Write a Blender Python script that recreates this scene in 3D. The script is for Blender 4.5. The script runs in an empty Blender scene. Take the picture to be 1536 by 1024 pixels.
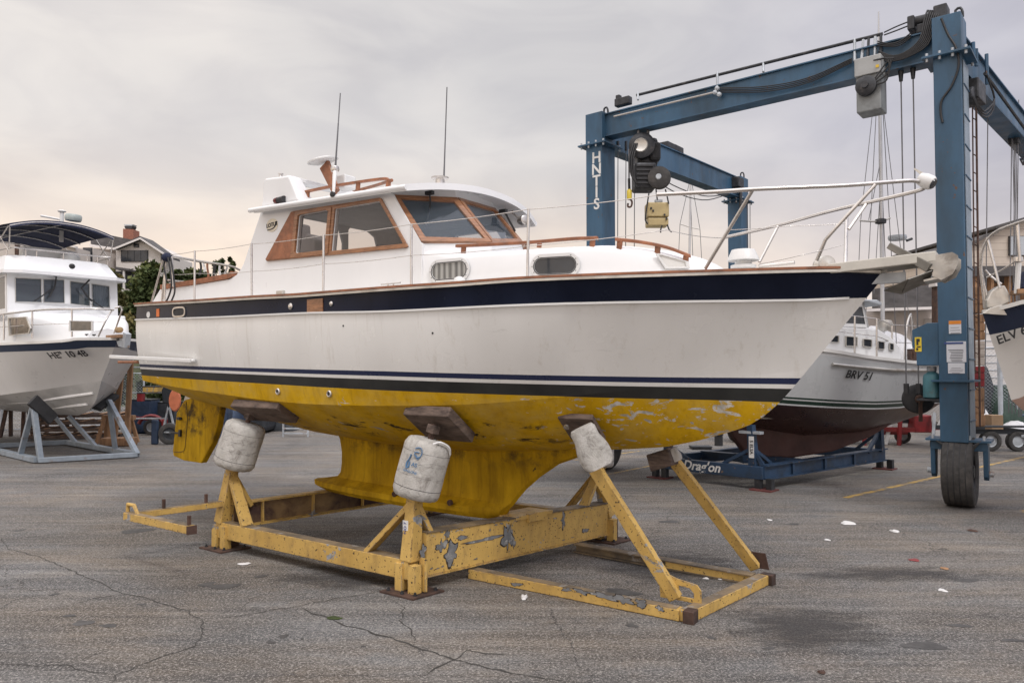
import bpy, math, random
from mathutils import Vector, Matrix
from mathutils.geometry import tessellate_polygon
random.seed(7)
SC = bpy.context.scene
COL = SC.collection
R = math.radians
# ---------------------------------------------------------------- camera
HZ, F, CH = 548.0, 1109.0, 2.3          # horizon row, focal length (both in photo pixels), eye height
TH = math.atan((HZ-512)/F)
cam = bpy.data.cameras.new('camera'); camo = bpy.data.objects.new('camera', cam); COL.objects.link(camo)
cam.sensor_width = 36; cam.lens = 36*F/1536; cam.clip_end = 2000; cam.clip_start = .05
camo.location = (0, 0, CH); camo.rotation_euler = (math.pi/2+TH, 0, 0)
SC.camera = camo
# ---------------------------------------------------------------- light
SC.view_settings.view_transform = 'Standard'; SC.view_settings.look = 'None'
SC.view_settings.exposure = 0.0; SC.view_settings.gamma = 1
SUN_EL, SUN_AZ = 50, 150          # azimuth measured from +Y clockwise: behind the camera, to the right
w = bpy.data.worlds.new('World'); SC.world = w; w.use_nodes = True
nt = w.node_tree; N = nt.nodes; L = nt.links; N.clear()
out = N.new('ShaderNodeOutputWorld'); mx = N.new('ShaderNodeMixShader')
b1 = N.new('ShaderNodeBackground'); b2 = N.new('ShaderNodeBackground')
sky = N.new('ShaderNodeTexSky'); sky.sky_type = 'NISHITA'; sky.sun_disc = False
sky.sun_elevation = R(SUN_EL); sky.sun_rotation = R(SUN_AZ)
L.new(sky.outputs[0], b1.inputs[0]); b1.inputs[1].default_value = .05
tc = N.new('ShaderNodeTexCoord'); sep = N.new('ShaderNodeSeparateXYZ'); L.new(tc.outputs['Generated'], sep.inputs[0])
def wramp(src, stops, interp='EASE'):
    r = N.new('ShaderNodeValToRGB'); r.color_ramp.interpolation = interp
    e = r.color_ramp.elements
    while len(e) < len(stops): e.new(.5)
    for q, (p, c) in zip(e, stops): q.position = p; q.color = (*c, 1)
    L.new(src, r.inputs[0]); return r.outputs[0]
def wmath(op, a, b):
    m = N.new('ShaderNodeMath'); m.operation = op
    for i, v in ((0, a), (1, b)):
        if isinstance(v, (int, float)): m.inputs[i].default_value = v
        else: L.new(v, m.inputs[i])
    return m.outputs[0]
def wmix(f, a, b, t='MIX'):
    m = N.new('ShaderNodeMix'); m.data_type = 'RGBA'; m.blend_type = t
    for i, v in ((0, f), (6, a), (7, b)):
        if isinstance(v, (int, float)): m.inputs[i].default_value = v
        elif isinstance(v, tuple): m.inputs[i].default_value = (*v, 1)
        else: L.new(v, m.inputs[i])
    return m.outputs[2]
# overcast dusk: warm cream near the horizon (left), lilac grey above, thicker and brighter overhead
lo = wmix(wramp(sep.outputs[0], [(0, (1, 1, 1)), (.75, (0, 0, 0))]), (.69, .66, .66), (1.0, .80, .62))
ele = wramp(sep.outputs[2], [(0.02, (0, 0, 0)), (.30, (1, 1, 1))])
up_ = wmix(wramp(sep.outputs[0], [(0, (1, 1, 1)), (.42, (0, 0, 0))]), wmix(wramp(sep.outputs[0], [(.0, (0, 0, 0)), (.55, (1, 1, 1))]), (.585, .578, .60), (.545, .54, .60)), (.60, .59, .60))
lf = wramp(wmath('MULTIPLY', sep.outputs[0], -1.0), [(.0, (0, 0, 0)), (.55, (1, 1, 1))])
up_ = wmix(lf, up_, (.76, .725, .70))
base = wmix(ele, lo, up_)
mp = N.new('ShaderNodeMapping'); mp.inputs['Scale'].default_value = (1.2, 1.2, 3.2); L.new(tc.outputs['Generated'], mp.inputs[0])
n1 = N.new('ShaderNodeTexNoise'); n1.inputs['Scale'].default_value = 1.9; n1.inputs['Detail'].default_value = 5
n1.inputs['Distortion'].default_value = .5; n1.inputs['Roughness'].default_value = .42; L.new(mp.outputs[0], n1.inputs[0])
cl = wramp(n1.outputs[0], [(.28, (.86, .86, .88)), (.5, (1.0, 1.0, 1.0)), (.70, (1.15, 1.13, 1.10))])
n2 = N.new('ShaderNodeTexNoise'); n2.inputs['Scale'].default_value = 4.0; n2.inputs['Detail'].default_value = 6; n2.inputs['Roughness'].default_value = .5; n2.inputs['Distortion'].default_value = .8; L.new(mp.outputs[0], n2.inputs[0])
cl = wmix(1.0, cl, wramp(n2.outputs[0], [(.3, (.93, .925, .94)), (.7, (1.07, 1.06, 1.045))]), 'MULTIPLY')
base = wmix(1.0, base, cl, 'MULTIPLY')
zen = wramp(sep.outputs[2], [(.42, (1, 1, 1)), (.92, (2.7, 2.7, 2.74))])
base = wmix(1.0, base, zen, 'MULTIPLY')
back = wramp(wmath('MULTIPLY', sep.outputs[1], -1.0), [(.0, (1, 1, 1)), (.7, (1.45, 1.45, 1.48))])
base = wmix(1.0, base, back, 'MULTIPLY')
L.new(base, b2.inputs[0]); b2.inputs[1].default_value = 1.13
mx.inputs[0].default_value = .93; L.new(b1.outputs[0], mx.inputs[1]); L.new(b2.outputs[0], mx.inputs[2]); L.new(mx.outputs[0], out.inputs[0])
sl = bpy.data.lights.new('sun', 'SUN'); sl.energy = 1.3; sl.angle = R(10); sl.color = (1, .96, .9)
so = bpy.data.objects.new('sun', sl); COL.objects.link(so); so.location = (5, -5, 20)
d = Vector((math.sin(R(SUN_AZ))*math.cos(R(SUN_EL)), math.cos(R(SUN_AZ))*math.cos(R(SUN_EL)), math.sin(R(SUN_EL))))
so.rotation_euler = d.to_track_quat('Z', 'Y').to_euler()
# ---------------------------------------------------------------- pixel -> place helpers
cT, sT = math.cos(TH), math.sin(TH)
def ray(px, py):
    x = (px-768)/F; y = (512-py)/F
    return Vector((x, cT-y*sT, sT+y*cT))
def at(px, py, Y):
    q = ray(px, py); return Vector((0, 0, CH))+q*(Y/q.y)
def G(px, py, z=0.0):
    q = ray(px, py); return Vector((0, 0, CH))+q*((z-CH)/q.z)
class Frame:
    """a boat's own frame: o on the centreline, s forward, v towards its near side, z up"""
    def __init__(f, ox, oy, deg, side=1):
        f.o = Vector((ox, oy, 0)); f.u = Vector((math.cos(R(deg)), math.sin(R(deg)), 0))
        f.n = Vector((f.u.y, -f.u.x, 0))*side
    def bs(f, s, v, z): p = f.o+f.u*s+f.n*v; return Vector((p.x, p.y, z))
    def px(f, x, y, v):
        q = ray(x, y); k = (v+f.o.dot(f.n))/q.dot(f.n)
        p = Vector((0, 0, CH))+q*k; e = p-f.o
        return (e.dot(f.u), v, p.z)
    def P(f, x, y, v): return f.bs(*f.px(x, y, v))
def lerp(a, b, t): return a+(b-a)*t
def interp(x, pts):
    if x <= pts[0][0]: return pts[0][1]
    for (x0, y0), (x1, y1) in zip(pts, pts[1:]):
        if x <= x1: return y0+(y1-y0)*(x-x0)/(x1-x0)
    return pts[-1][1]
def spline(x, pts):
    """smooth monotone-ish cubic through knots"""
    n = len(pts)
    if x <= pts[0][0]: return pts[0][1]
    if x >= pts[-1][0]: return pts[-1][1]
    sl = [(pts[i+1][1]-pts[i][1])/(pts[i+1][0]-pts[i][0]) for i in range(n-1)]
    m = [sl[0]]+[(0 if sl[i-1]*sl[i] <= 0 else 2*sl[i-1]*sl[i]/(sl[i-1]+sl[i])) for i in range(1, n-1)]+[sl[-1]]
    for i in range(n-1):
        if x <= pts[i+1][0]:
            hh = pts[i+1][0]-pts[i][0]; t = (x-pts[i][0])/hh
            return (pts[i][1]*(1+2*t)*(1-t)**2+hh*m[i]*t*(1-t)**2+pts[i+1][1]*t*t*(3-2*t)+hh*m[i+1]*t*t*(t-1))
# ---------------------------------------------------------------- materials
class MT:
    def __init__(s, name):
        s.m = bpy.data.materials.new(name); s.m.use_nodes = True
        s.t = s.m.node_tree; s.N = s.t.nodes; s.L = s.t.links
        s.b = s.N['Principled BSDF']; s.tc = s.N.new('ShaderNodeTexCoord')
    def set(s, sock, v):
        if isinstance(v, bpy.types.NodeSocket): s.L.new(v, sock)
        elif isinstance(v, tuple) and len(v) == 3 and sock.type == 'RGBA': sock.default_value = (*v, 1)
        else: sock.default_value = v
    def inp(s, k, v): s.set(s.b.inputs[k], v)
    def co(s, scale=(1, 1, 1), rot=(0, 0, 0), loc=(0, 0, 0), src='Object'):
        m = s.N.new('ShaderNodeMapping'); m.inputs['Scale'].default_value = scale
        m.inputs['Rotation'].default_value = rot; m.inputs['Location'].default_value = loc
        s.L.new(s.tc.outputs[src], m.inputs[0]); return m.outputs[0]
    def noise(s, co, scale=5, det=4, rough=.55, dist=0):
        n = s.N.new('ShaderNodeTexNoise'); s.L.new(co, n.inputs[0]); n.inputs['Scale'].default_value = scale
        n.inputs['Detail'].default_value = det; n.inputs['Roughness'].default_value = rough; n.inputs['Distortion'].default_value = dist
        return n.outputs[0]
    def vor(s, co, scale=5, feat='F1'):
        n = s.N.new('ShaderNodeTexVoronoi'); n.feature = feat; s.L.new(co, n.inputs[0]); n.inputs['Scale'].default_value = scale
        return n.outputs['Distance']
    def ramp(s, src, a, b, ca=0., cb=1.):
        m = s.N.new('ShaderNodeMapRange'); m.clamp = True; s.set(m.inputs[0], src)
        for i, v in ((1, a), (2, b), (3, ca), (4, cb)): m.inputs[i].default_value = v
        return m.outputs[0]
    def math(s, op, a, b=0.):
        m = s.N.new('ShaderNodeMath'); m.operation = op; s.set(m.inputs[0], a); s.set(m.inputs[1], b); return m.outputs[0]
    def mix(s, f, a, b, t='MIX'):
        m = s.N.new('ShaderNodeMix'); m.data_type = 'RGBA'; m.blend_type = t
        s.set(m.inputs[0], f); s.set(m.inputs[6], a); s.set(m.inputs[7], b); return m.outputs[2]
    def bump(s, h, st=.3, dist=.01):
        b = s.N.new('ShaderNodeBump'); s.set(b.inputs['Height'], h); b.inputs['Strength'].default_value = st; b.inputs['Distance'].default_value = dist
        s.L.new(b.outputs[0], s.b.inputs['Normal'])
    def attr(s, n):
        a = s.N.new('ShaderNodeAttribute'); a.attribute_name = n; return a.outputs['Fac']
    def xyz(s, src='Object'):
        q = s.N.new('ShaderNodeSeparateXYZ'); s.L.new(s.tc.outputs[src], q.inputs[0]); return q.outputs
def pmat(name, col, rough=.5, metal=0., var=.18, vs=2.5, bump=.15, bs=30, dirt=None, chips=None, stretch=(1, 1, 1), coat=0, bd=.004):
    """weathered surface: tone variation, optional dirt (colour, scale, lo, hi) and chips (colour, scale, threshold)"""
    m = MT(name); c1 = m.co(stretch)
    n = m.noise(c1, vs, 5, .6)
    dk = tuple(v*(1-var) for v in col); lt = tuple(min(1, v*(1+var)) for v in col)
    c = m.mix(m.ramp(n, .3, .7), dk, lt)
    rr = m.ramp(m.noise(c1, vs*3, 4), .3, .7, max(.03, rough-.1), min(1, rough+.12))
    mt = metal
    if dirt: c = m.mix(m.ramp(m.noise(m.co(stretch, loc=(3, 1, 7)), dirt[1], 6, .65, .3), dirt[2], dirt[3]), c, dirt[0])
    if chips:
        f = m.ramp(m.noise(m.co((1, 1, 1), loc=(9, 4, 2)), chips[1], 5, .6), chips[2], chips[2]+.012)
        c = m.mix(f, c, chips[0])
    m.inp('Base Color', c); m.inp('Roughness', rr); m.inp('Metallic', mt)
    if coat: m.inp('Coat Weight', coat)
    if bump: m.bump(m.noise(c1, bs, 4, .6), bump, bd)
    return m.m
def glassmat(name, tint=(.8, .85, .88), op=.45, dark=(.02, .025, .03)):
    m = MT(name); N = m.N; tr = N.new('ShaderNodeBsdfTransparent'); tr.inputs[0].default_value = (*tint, 1)
    gl = N.new('ShaderNodeBsdfGlossy'); gl.inputs['Roughness'].default_value = .03; gl.inputs[0].default_value = (.9, .92, .95, 1)
    fr = N.new('ShaderNodeLayerWeight'); fr.inputs['Blend'].default_value = .5; frs = m.math('ADD', m.math('MULTIPLY', m.math('POWER', fr.outputs['Facing'], 4.), .75), .05)
    df = N.new('ShaderNodeBsdfDiffuse'); df.inputs[0].default_value = (*dark, 1)
    m1 = N.new('ShaderNodeMixShader'); m1.inputs[0].default_value = op; m.L.new(tr.outputs[0], m1.inputs[1]); m.L.new(df.outputs[0], m1.inputs[2])
    m2 = N.new('ShaderNodeMixShader'); m.L.new(frs, m2.inputs[0]); m.L.new(m1.outputs[0], m2.inputs[1]); m.L.new(gl.outputs[0], m2.inputs[2])
    m.L.new(m2.outputs[0], N['Material Output'].inputs[0]); return m.m
M = {}
M['gel'] = pmat('white gelcoat', (.72, .71, .69), .28, 0, .04, 1.2, .03, 8, dirt=((.55, .52, .47), 1.6, .62, .85), stretch=(1, 1, .4))
M['gel_bright'] = pmat('bright white paint', (.755, .76, .765), .35, 0, .04, 1, .03, 8, dirt=((.6, .58, .54), 1.5, .66, .9), stretch=(1, 1, .4))
M['gel_shade'] = pmat('cream white ceiling paint', (.66, .65, .62), .45, 0, .04, 1)
M['teak'] = pmat('varnished teak', (.27, .122, .055), .32, 0, .4, 6, .12, 40, stretch=(1, 1, 7), coat=.25)
M['teak_h'] = pmat('weathered teak rail', (.27, .105, .05), .5, 0, .35, 9, .2, 40, dirt=((.13, .06, .035), 5, .5, .75))
M['steel'] = pmat('stainless tube', (.60, .57, .54), .30, .9, .12, 5, 0)
M['alu'] = pmat('dull aluminium', (.52, .50, .46), .42, .75, .2, 4, .1, 25, dirt=((.3, .25, .2), 3, .55, .8))
M['galv'] = pmat('galvanised steel', (.42, .45, .48), .5, .3, .25, 3, .15, 30, dirt=((.25, .13, .06), 2.2, .62, .72))
M['black'] = pmat('black rubber', (.022, .022, .024), .6, 0, .3, 5, .2, 40)
M['tyre'] = pmat('worn tyre rubber', (.045, .043, .042), .85, 0, .3, 6, .4, 60, dirt=((.12, .11, .10), 3, .5, .8))
M['plastic'] = pmat('white plastic', (.66, .66, .65), .4, 0, .05, 3, 0)
M['wood_pad'] = pmat('old timber block', (.115, .082, .066), .85, 0, .45, 5, .6, 30, dirt=((.03, .02, .018), 4, .5, .7), stretch=(1, 1, 4), bd=.01)
M['timber'] = pmat('raw timber', (.30, .17, .09), .8, 0, .35, 4, .3, 30, dirt=((.10, .06, .04), 2.5, .55, .8), stretch=(3, 3, .5))
M['navy'] = pmat('navy canvas', (.012, .018, .05), .85, 0, .3, 4, .2, 60)
M['glass'] = glassmat('tinted cabin glass', (.90, .86, .83), .24, (.20, .17, .155))
M['glass_ws'] = glassmat('windshield glass', (.92, .94, .96), .20, (.17, .22, .27))
M['glass_dark'] = pmat('dark window glass', (.03, .035, .042), .08, 0, .3, 2, .02, 3)
M['blue'] = pmat('blue crane paint', (.036, .096, .168), .45, .1, .22, 1.0, .08, 12, dirt=((.022, .048, .075), 1.6, .46, .74), chips=((.10, .055, .035), 7, .665), stretch=(1, 1, .35))
M['blue_cradle'] = pmat('scuffed blue stand paint', (.020, .048, .098), .5, .1, .25, 3, .1, 20, dirt=((.02, .03, .045), 3, .5, .7), chips=((.15, .10, .07), 8, .66))
M['cable'] = pmat('black cable', (.015, .015, .017), .55)
M['wire'] = pmat('wire rope', (.16, .16, .17), .5, .6)
M['grime'] = pmat('greasy dark machinery', (.035, .037, .042), .5, .3, .5, 6, .3, 30, dirt=((.12, .11, .11), 5, .58, .75))
M['rust'] = pmat('rusty steel', (.085, .048, .036), .8, .2, .4, 6, .4, 40, dirt=((.03, .022, .02), 5, .5, .7))
M['red'] = pmat('red trailer paint', (.22, .018, .02), .45, 0, .3, 4, .1, 20, dirt=((.06, .02, .02), 3, .5, .75))
M['orange'] = pmat('faded orange float', (.50, .15, .07), .6, 0, .2, 4)
def paint_yellow():
    m = MT('chipped yellow cradle paint'); c0 = m.co()
    c = m.mix(m.ramp(m.noise(c0, 1.6, 5, .6), .3, .7), (.44, .275, .070), (.60, .395, .115))
    c = m.mix(m.ramp(m.noise(m.co((1, 1, .3)), 5, 5, .7), .52, .85, 0, .55), c, (.22, .12, .045))
    sp = m.math('MAXIMUM', m.ramp(m.noise(c0, 38, 2, .5), .66, .68), m.ramp(m.noise(m.co(loc=(3, 3, 1)), 15, 3, .6), .72, .73))            # small rust spots
    c = m.mix(sp, c, (.03, .018, .014))
    pz = m.ramp(m.noise(m.co(loc=(4, 2, 8)), 2.4, 7, .66, .6), .625, .632)   # large peeled patches
    c = m.mix(pz, c, m.mix(m.ramp(m.noise(c0, 14, 3), .4, .6), (.17, .18, .19), (.33, .34, .35)))
    sc = m.ramp(m.noise(m.co((1, 1, 1), loc=(1, 7, 3)), 7.5, 6, .7, 1.5), .685, .70)
    c = m.mix(sc, c, (.025, .018, .016))
    bv = m.N.new('ShaderNodeBevel'); bv.samples = 4; bv.inputs['Radius'].default_value = .022; ge = m.N.new('ShaderNodeNewGeometry'); dt = m.N.new('ShaderNodeVectorMath'); dt.operation = 'DOT_PRODUCT'
    m.L.new(bv.outputs[0], dt.inputs[0]); m.L.new(ge.outputs['Normal'], dt.inputs[1]); ed = m.ramp(dt.outputs['Value'], .995, .93)
    er = m.math('MULTIPLY', ed, m.ramp(m.noise(m.co(loc=(6, 2, 1)), 11, 6, .75), .47, .55)); c = m.mix(er, c, m.mix(m.ramp(m.noise(c0, 5, 3), .45, .55), (.06, .035, .025), (.20, .16, .13)))
    c = m.mix(m.ramp(m.noise(m.co((2.5, 2.5, 1.2), loc=(2, 5, 5)), 2.6, 7, .72, .3), .50, .72, 0, .55), c, (.20, .13, .06))
    m.inp('Base Color', c); m.inp('Roughness', m.ramp(m.noise(c0, 9, 3), .3, .7, .45, .7))
    m.bump(m.math('SUBTRACT', m.noise(c0, 40, 4), m.math('ADD', sp, pz)), .25, .004); return m.m
M['ypaint'] = paint_yellow()
def steel_top():
    m = MT('worn beam top'); c0 = m.co()
    c = m.mix(m.ramp(m.noise(c0, 2.5, 6, .65), .38, .62), (.085, .070, .055), (.24, .175, .10))
    c = m.mix(m.ramp(m.noise(m.co(loc=(5, 5, 5)), 5, 5, .7), .58, .64), c, (.24, .22, .20))
    m.inp('Base Color', c); m.inp('Roughness', .8); m.bump(m.noise(c0, 45, 4), .3, .004); return m.m
M['ytop'] = steel_top()
# ---------------------------------------------------------------- mesh building
class MB:
    def __init__(s): s.v = []; s.f = []; s.mi = []; s.cur = 0; s.att = {}
    def add(s, vs, fs):
        o = len(s.v); s.v += [Vector(p) for p in vs]
        for f in fs: s.f.append([i+o for i in f]); s.mi.append(s.cur)
        return o
    def hexa(s, p):
        s.add(p, [(0, 3, 2, 1), (4, 5, 6, 7), (0, 1, 5, 4), (1, 2, 6, 5), (2, 3, 7, 6), (3, 0, 4, 7)]); return s
    def box(s, c, sz, x=(1, 0, 0), y=None, z=(0, 0, 1)):
        x = Vector(x).normalized(); z = Vector(z).normalized(); y = Vector(y).normalized() if y is not None else z.cross(x).normalized()
        c = Vector(c); a, b, d = x*sz[0]/2, y*sz[1]/2, z*sz[2]/2
        s.hexa([c-a-b-d, c+a-b-d, c+a+b-d, c-a+b-d, c-a-b+d, c+a-b+d, c+a+b+d, c-a+b+d]); return s
    def bar(s, p0, p1, w, h, up=(0, 0, 1), w1=None, h1=None):
        """rectangular bar p0->p1, w across, h along up"""
        p0, p1 = Vector(p0), Vector(p1); dd = (p1-p0).normalized(); up = Vector(up)
        sd = dd.cross(up).normalized(); up = sd.cross(dd).normalized()
        w1 = w if w1 is None else w1; h1 = h if h1 is None else h1
        q = []
        for p, a, b in ((p0, w, h), (p1, w1, h1)):
            q += [p-sd*a/2-up*b/2, p+sd*a/2-up*b/2, p+sd*a/2+up*b/2, p-sd*a/2+up*b/2]
        s.add(q, [(0, 1, 2, 3), (7, 6, 5, 4), (0, 4, 5, 1), (1, 5, 6, 2), (2, 6, 7, 3), (3, 7, 4, 0)]); return s
    def ibeam(s, p0, p1, w, h, t=.02, up=(0, 0, 1)):
        p0, p1 = Vector(p0), Vector(p1); up = Vector(up)
        s.bar(p0+up*(h/2-t/2), p1+up*(h/2-t/2), w, t, up); s.bar(p0-up*(h/2-t/2), p1-up*(h/2-t/2), w, t, up)
        s.bar(p0, p1, t, h-2*t, up); return s
    def tube(s, pts, r, n=8, closed=False, cap=True):
        pts = [Vector(p) for p in pts]; m = len(pts); rr = r if isinstance(r, (list, tuple)) else [r]*m
        q = []; last = None
        for i, p in enumerate(pts):
            a = pts[i-1] if (i or closed) else p; b = pts[(i+1) % m] if (i < m-1 or closed) else p
            t = (b-a).normalized() if (b-a).length > 1e-9 else Vector((0, 0, 1))
            if last is None:
                x = t.cross(Vector((0, 0, 1)))
                if x.length < .05: x = t.cross(Vector((1, 0, 0)))
            else: x = last-t*last.dot(t)
            x.normalize(); last = x; y = t.cross(x)
            for k in range(n):
                a2 = 2*math.pi*k/n; q.append(p+(x*math.cos(a2)+y*math.sin(a2))*rr[i])
        fs = []
        for i in range(m if closed else m-1):
            j = (i+1) % m
            for k in range(n): fs.append((i*n+k, i*n+(k+1) % n, j*n+(k+1) % n, j*n+k))
        if cap and not closed: fs += [tuple(range(n-1, -1, -1)), tuple(range((m-1)*n, m*n))]
        s.add(q, fs); return s
    def lathe(s, prof, o, ax=(0, 0, 1), n=24, cap=True):
        """prof = [(radius, height)...] around axis ax through o"""
        o = Vector(o); ax = Vector(ax).normalized(); x = ax.cross(Vector((0, 0, 1)))
        if x.length < .05: x = ax.cross(Vector((0, 1, 0)))
        x.normalize(); y = ax.cross(x); q = []
        for r, h in prof:
            for k in range(n):
                a = 2*math.pi*k/n; q.append(o+ax*h+(x*math.cos(a)+y*math.sin(a))*r)
        m = len(prof); fs = [(i*n+k, i*n+(k+1) % n, (i+1)*n+(k+1) % n, (i+1)*n+k) for i in range(m-1) for k in range(n)]
        if cap: fs += [tuple(range(n-1, -1, -1)), tuple(range((m-1)*n, m*n))]
        s.add(q, fs); return s
    def prism(s, poly, ext, holes=()):
        """planar polygon (with holes) extruded by ext"""
        poly = [Vector(p) for p in poly]; holes = [[Vector(p) for p in h] for h in holes]; ext = Vector(ext)
        loops = [poly]+holes; allp = [p for l in loops for p in l]; tri = tessellate_polygon(loops)
        n = len(allp); fs = [tuple(t) for t in tri]+[tuple(i+n for i in reversed(t)) for t in tri]
        o = 0
        for l in loops:
            k = len(l)
            for i in range(k): j = (i+1) % k; fs.append((o+i, o+j, n+o+j, n+o+i))
            o += k
        s.add(allp+[p+ext for p in allp], fs); return s
    def grid(s, rows, flip=False, closed=False):
        n = len(rows[0]); q = [p for r in rows for p in r]; fs = []
        for i in range(len(rows)-1):
            for k in range(n if closed else n-1):
                j = (k+1) % n; f = (i*n+k, i*n+j, (i+1)*n+j, (i+1)*n+k); fs.append(f[::-1] if flip else f)
        return s.add(q, fs)
    def quad(s, a, b, c, d): s.add([a, b, c, d], [(0, 1, 2, 3)]); return s
    def build(s, name, mat, parent=None, smooth=False, bevel=0, seg=2, recalc=True, auto=None):
        me = bpy.data.meshes.new(name); off = ROOTS.get(parent.name, Vector((0, 0, 0))) if parent else Vector((0, 0, 0))
        if parent is None:
            xs = [p.x for p in s.v]; ys = [p.y for p in s.v]; off = Vector(((min(xs)+max(xs))/2, (min(ys)+max(ys))/2, min(p.z for p in s.v)))
        me.from_pydata([tuple(p-off) for p in s.v], [], s.f)
        for m in (mat if isinstance(mat, (list, tuple)) else [mat]): me.materials.append(m)
        me.polygons.foreach_set('material_index', s.mi)
        for k, a in s.att.items():
            at_ = me.attributes.new(k, 'FLOAT', 'POINT'); at_.data.foreach_set('value', a)
        if recalc:
            import bmesh
            bm = bmesh.new(); bm.from_mesh(me); bmesh.ops.recalc_face_normals(bm, faces=bm.faces); bm.to_mesh(me); bm.free()
        if smooth or auto:
            me.polygons.foreach_set('use_smooth', [True]*len(me.polygons))
            me.set_sharp_from_angle(angle=R(auto or 40))
        me.update()
        o = bpy.data.objects.new(name, me); COL.objects.link(o)
        if parent: o.parent = parent; ROOTS[o.name] = off
        else: o.location = off; ROOTS[o.name] = off
        if bevel:
            b = o.modifiers.new('bevel', 'BEVEL'); b.width = bevel; b.segments = seg; b.limit_method = 'ANGLE'; b.angle_limit = R(40)
        return o
ROOTS = {}
def thing(name, label, cat, loc, group=None):
    o = bpy.data.objects.new(name, None); COL.objects.link(o); o.location = loc; o.empty_display_size = .2
    o['label'] = label; o['category'] = cat
    if group: o['group'] = group
    ROOTS[o.name] = Vector(loc); return o
def tag(o, label, cat, group=None):
    o['label'] = label; o['category'] = cat
    if group: o['group'] = group
    return o
def struct(o): o['kind'] = 'structure'; return o
def copy_thing(src, loc, rz, label):
    def rec(o, par):
        c = o.copy(); COL.objects.link(c)
        if par: c.parent = par
        for ch in o.children: rec(ch, c)
        return c
    c = rec(src, None); c.location = loc; c.rotation_euler[2] = rz; c['label'] = label; ROOTS[c.name] = Vector(loc); return c
def text_mb(txt, size, o, xd, yd, thick=.003, align='CENTER', shear=0):
    cu = bpy.data.curves.new('lettering', 'FONT'); cu.body = txt; cu.size = size; cu.align_x = align; cu.align_y = 'CENTER'
    cu.extrude = thick; cu.shear = shear; cu.offset = size*.02; cu.resolution_u = 3
    ob = bpy.data.objects.new('lettering', cu); COL.objects.link(ob); bpy.context.view_layer.update()
    me = bpy.data.meshes.new_from_object(ob.evaluated_get(bpy.context.evaluated_depsgraph_get()))
    xd = Vector(xd).normalized(); yd = Vector(yd).normalized(); zd = xd.cross(yd).normalized(); o = Vector(o)
    mb = MB(); mb.add([o+xd*v.co.x+yd*v.co.y+zd*v.co.z for v in me.vertices], [tuple(p.vertices) for p in me.polygons])
    bpy.data.objects.remove(ob); bpy.data.curves.remove(cu); bpy.data.meshes.remove(me); return mb
def arcpts(pts, n=24):
    """Catmull-Rom through 3-D points"""
    P = [Vector(p) for p in pts]; P = [P[0]*2-P[1]]+P+[P[-1]*2-P[-2]]; r = []
    k = len(P)-3; per = max(2, n//k)
    for i in range(k):
        a, b, c, d_ = P[i:i+4]
        for j in range(per):
            t = j/per; r.append(.5*((2*b)+(c-a)*t+(2*a-5*b+4*c-d_)*t*t+(3*b-a-3*c+d_)*t**3))
    r.append(P[-2]); return r
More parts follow.
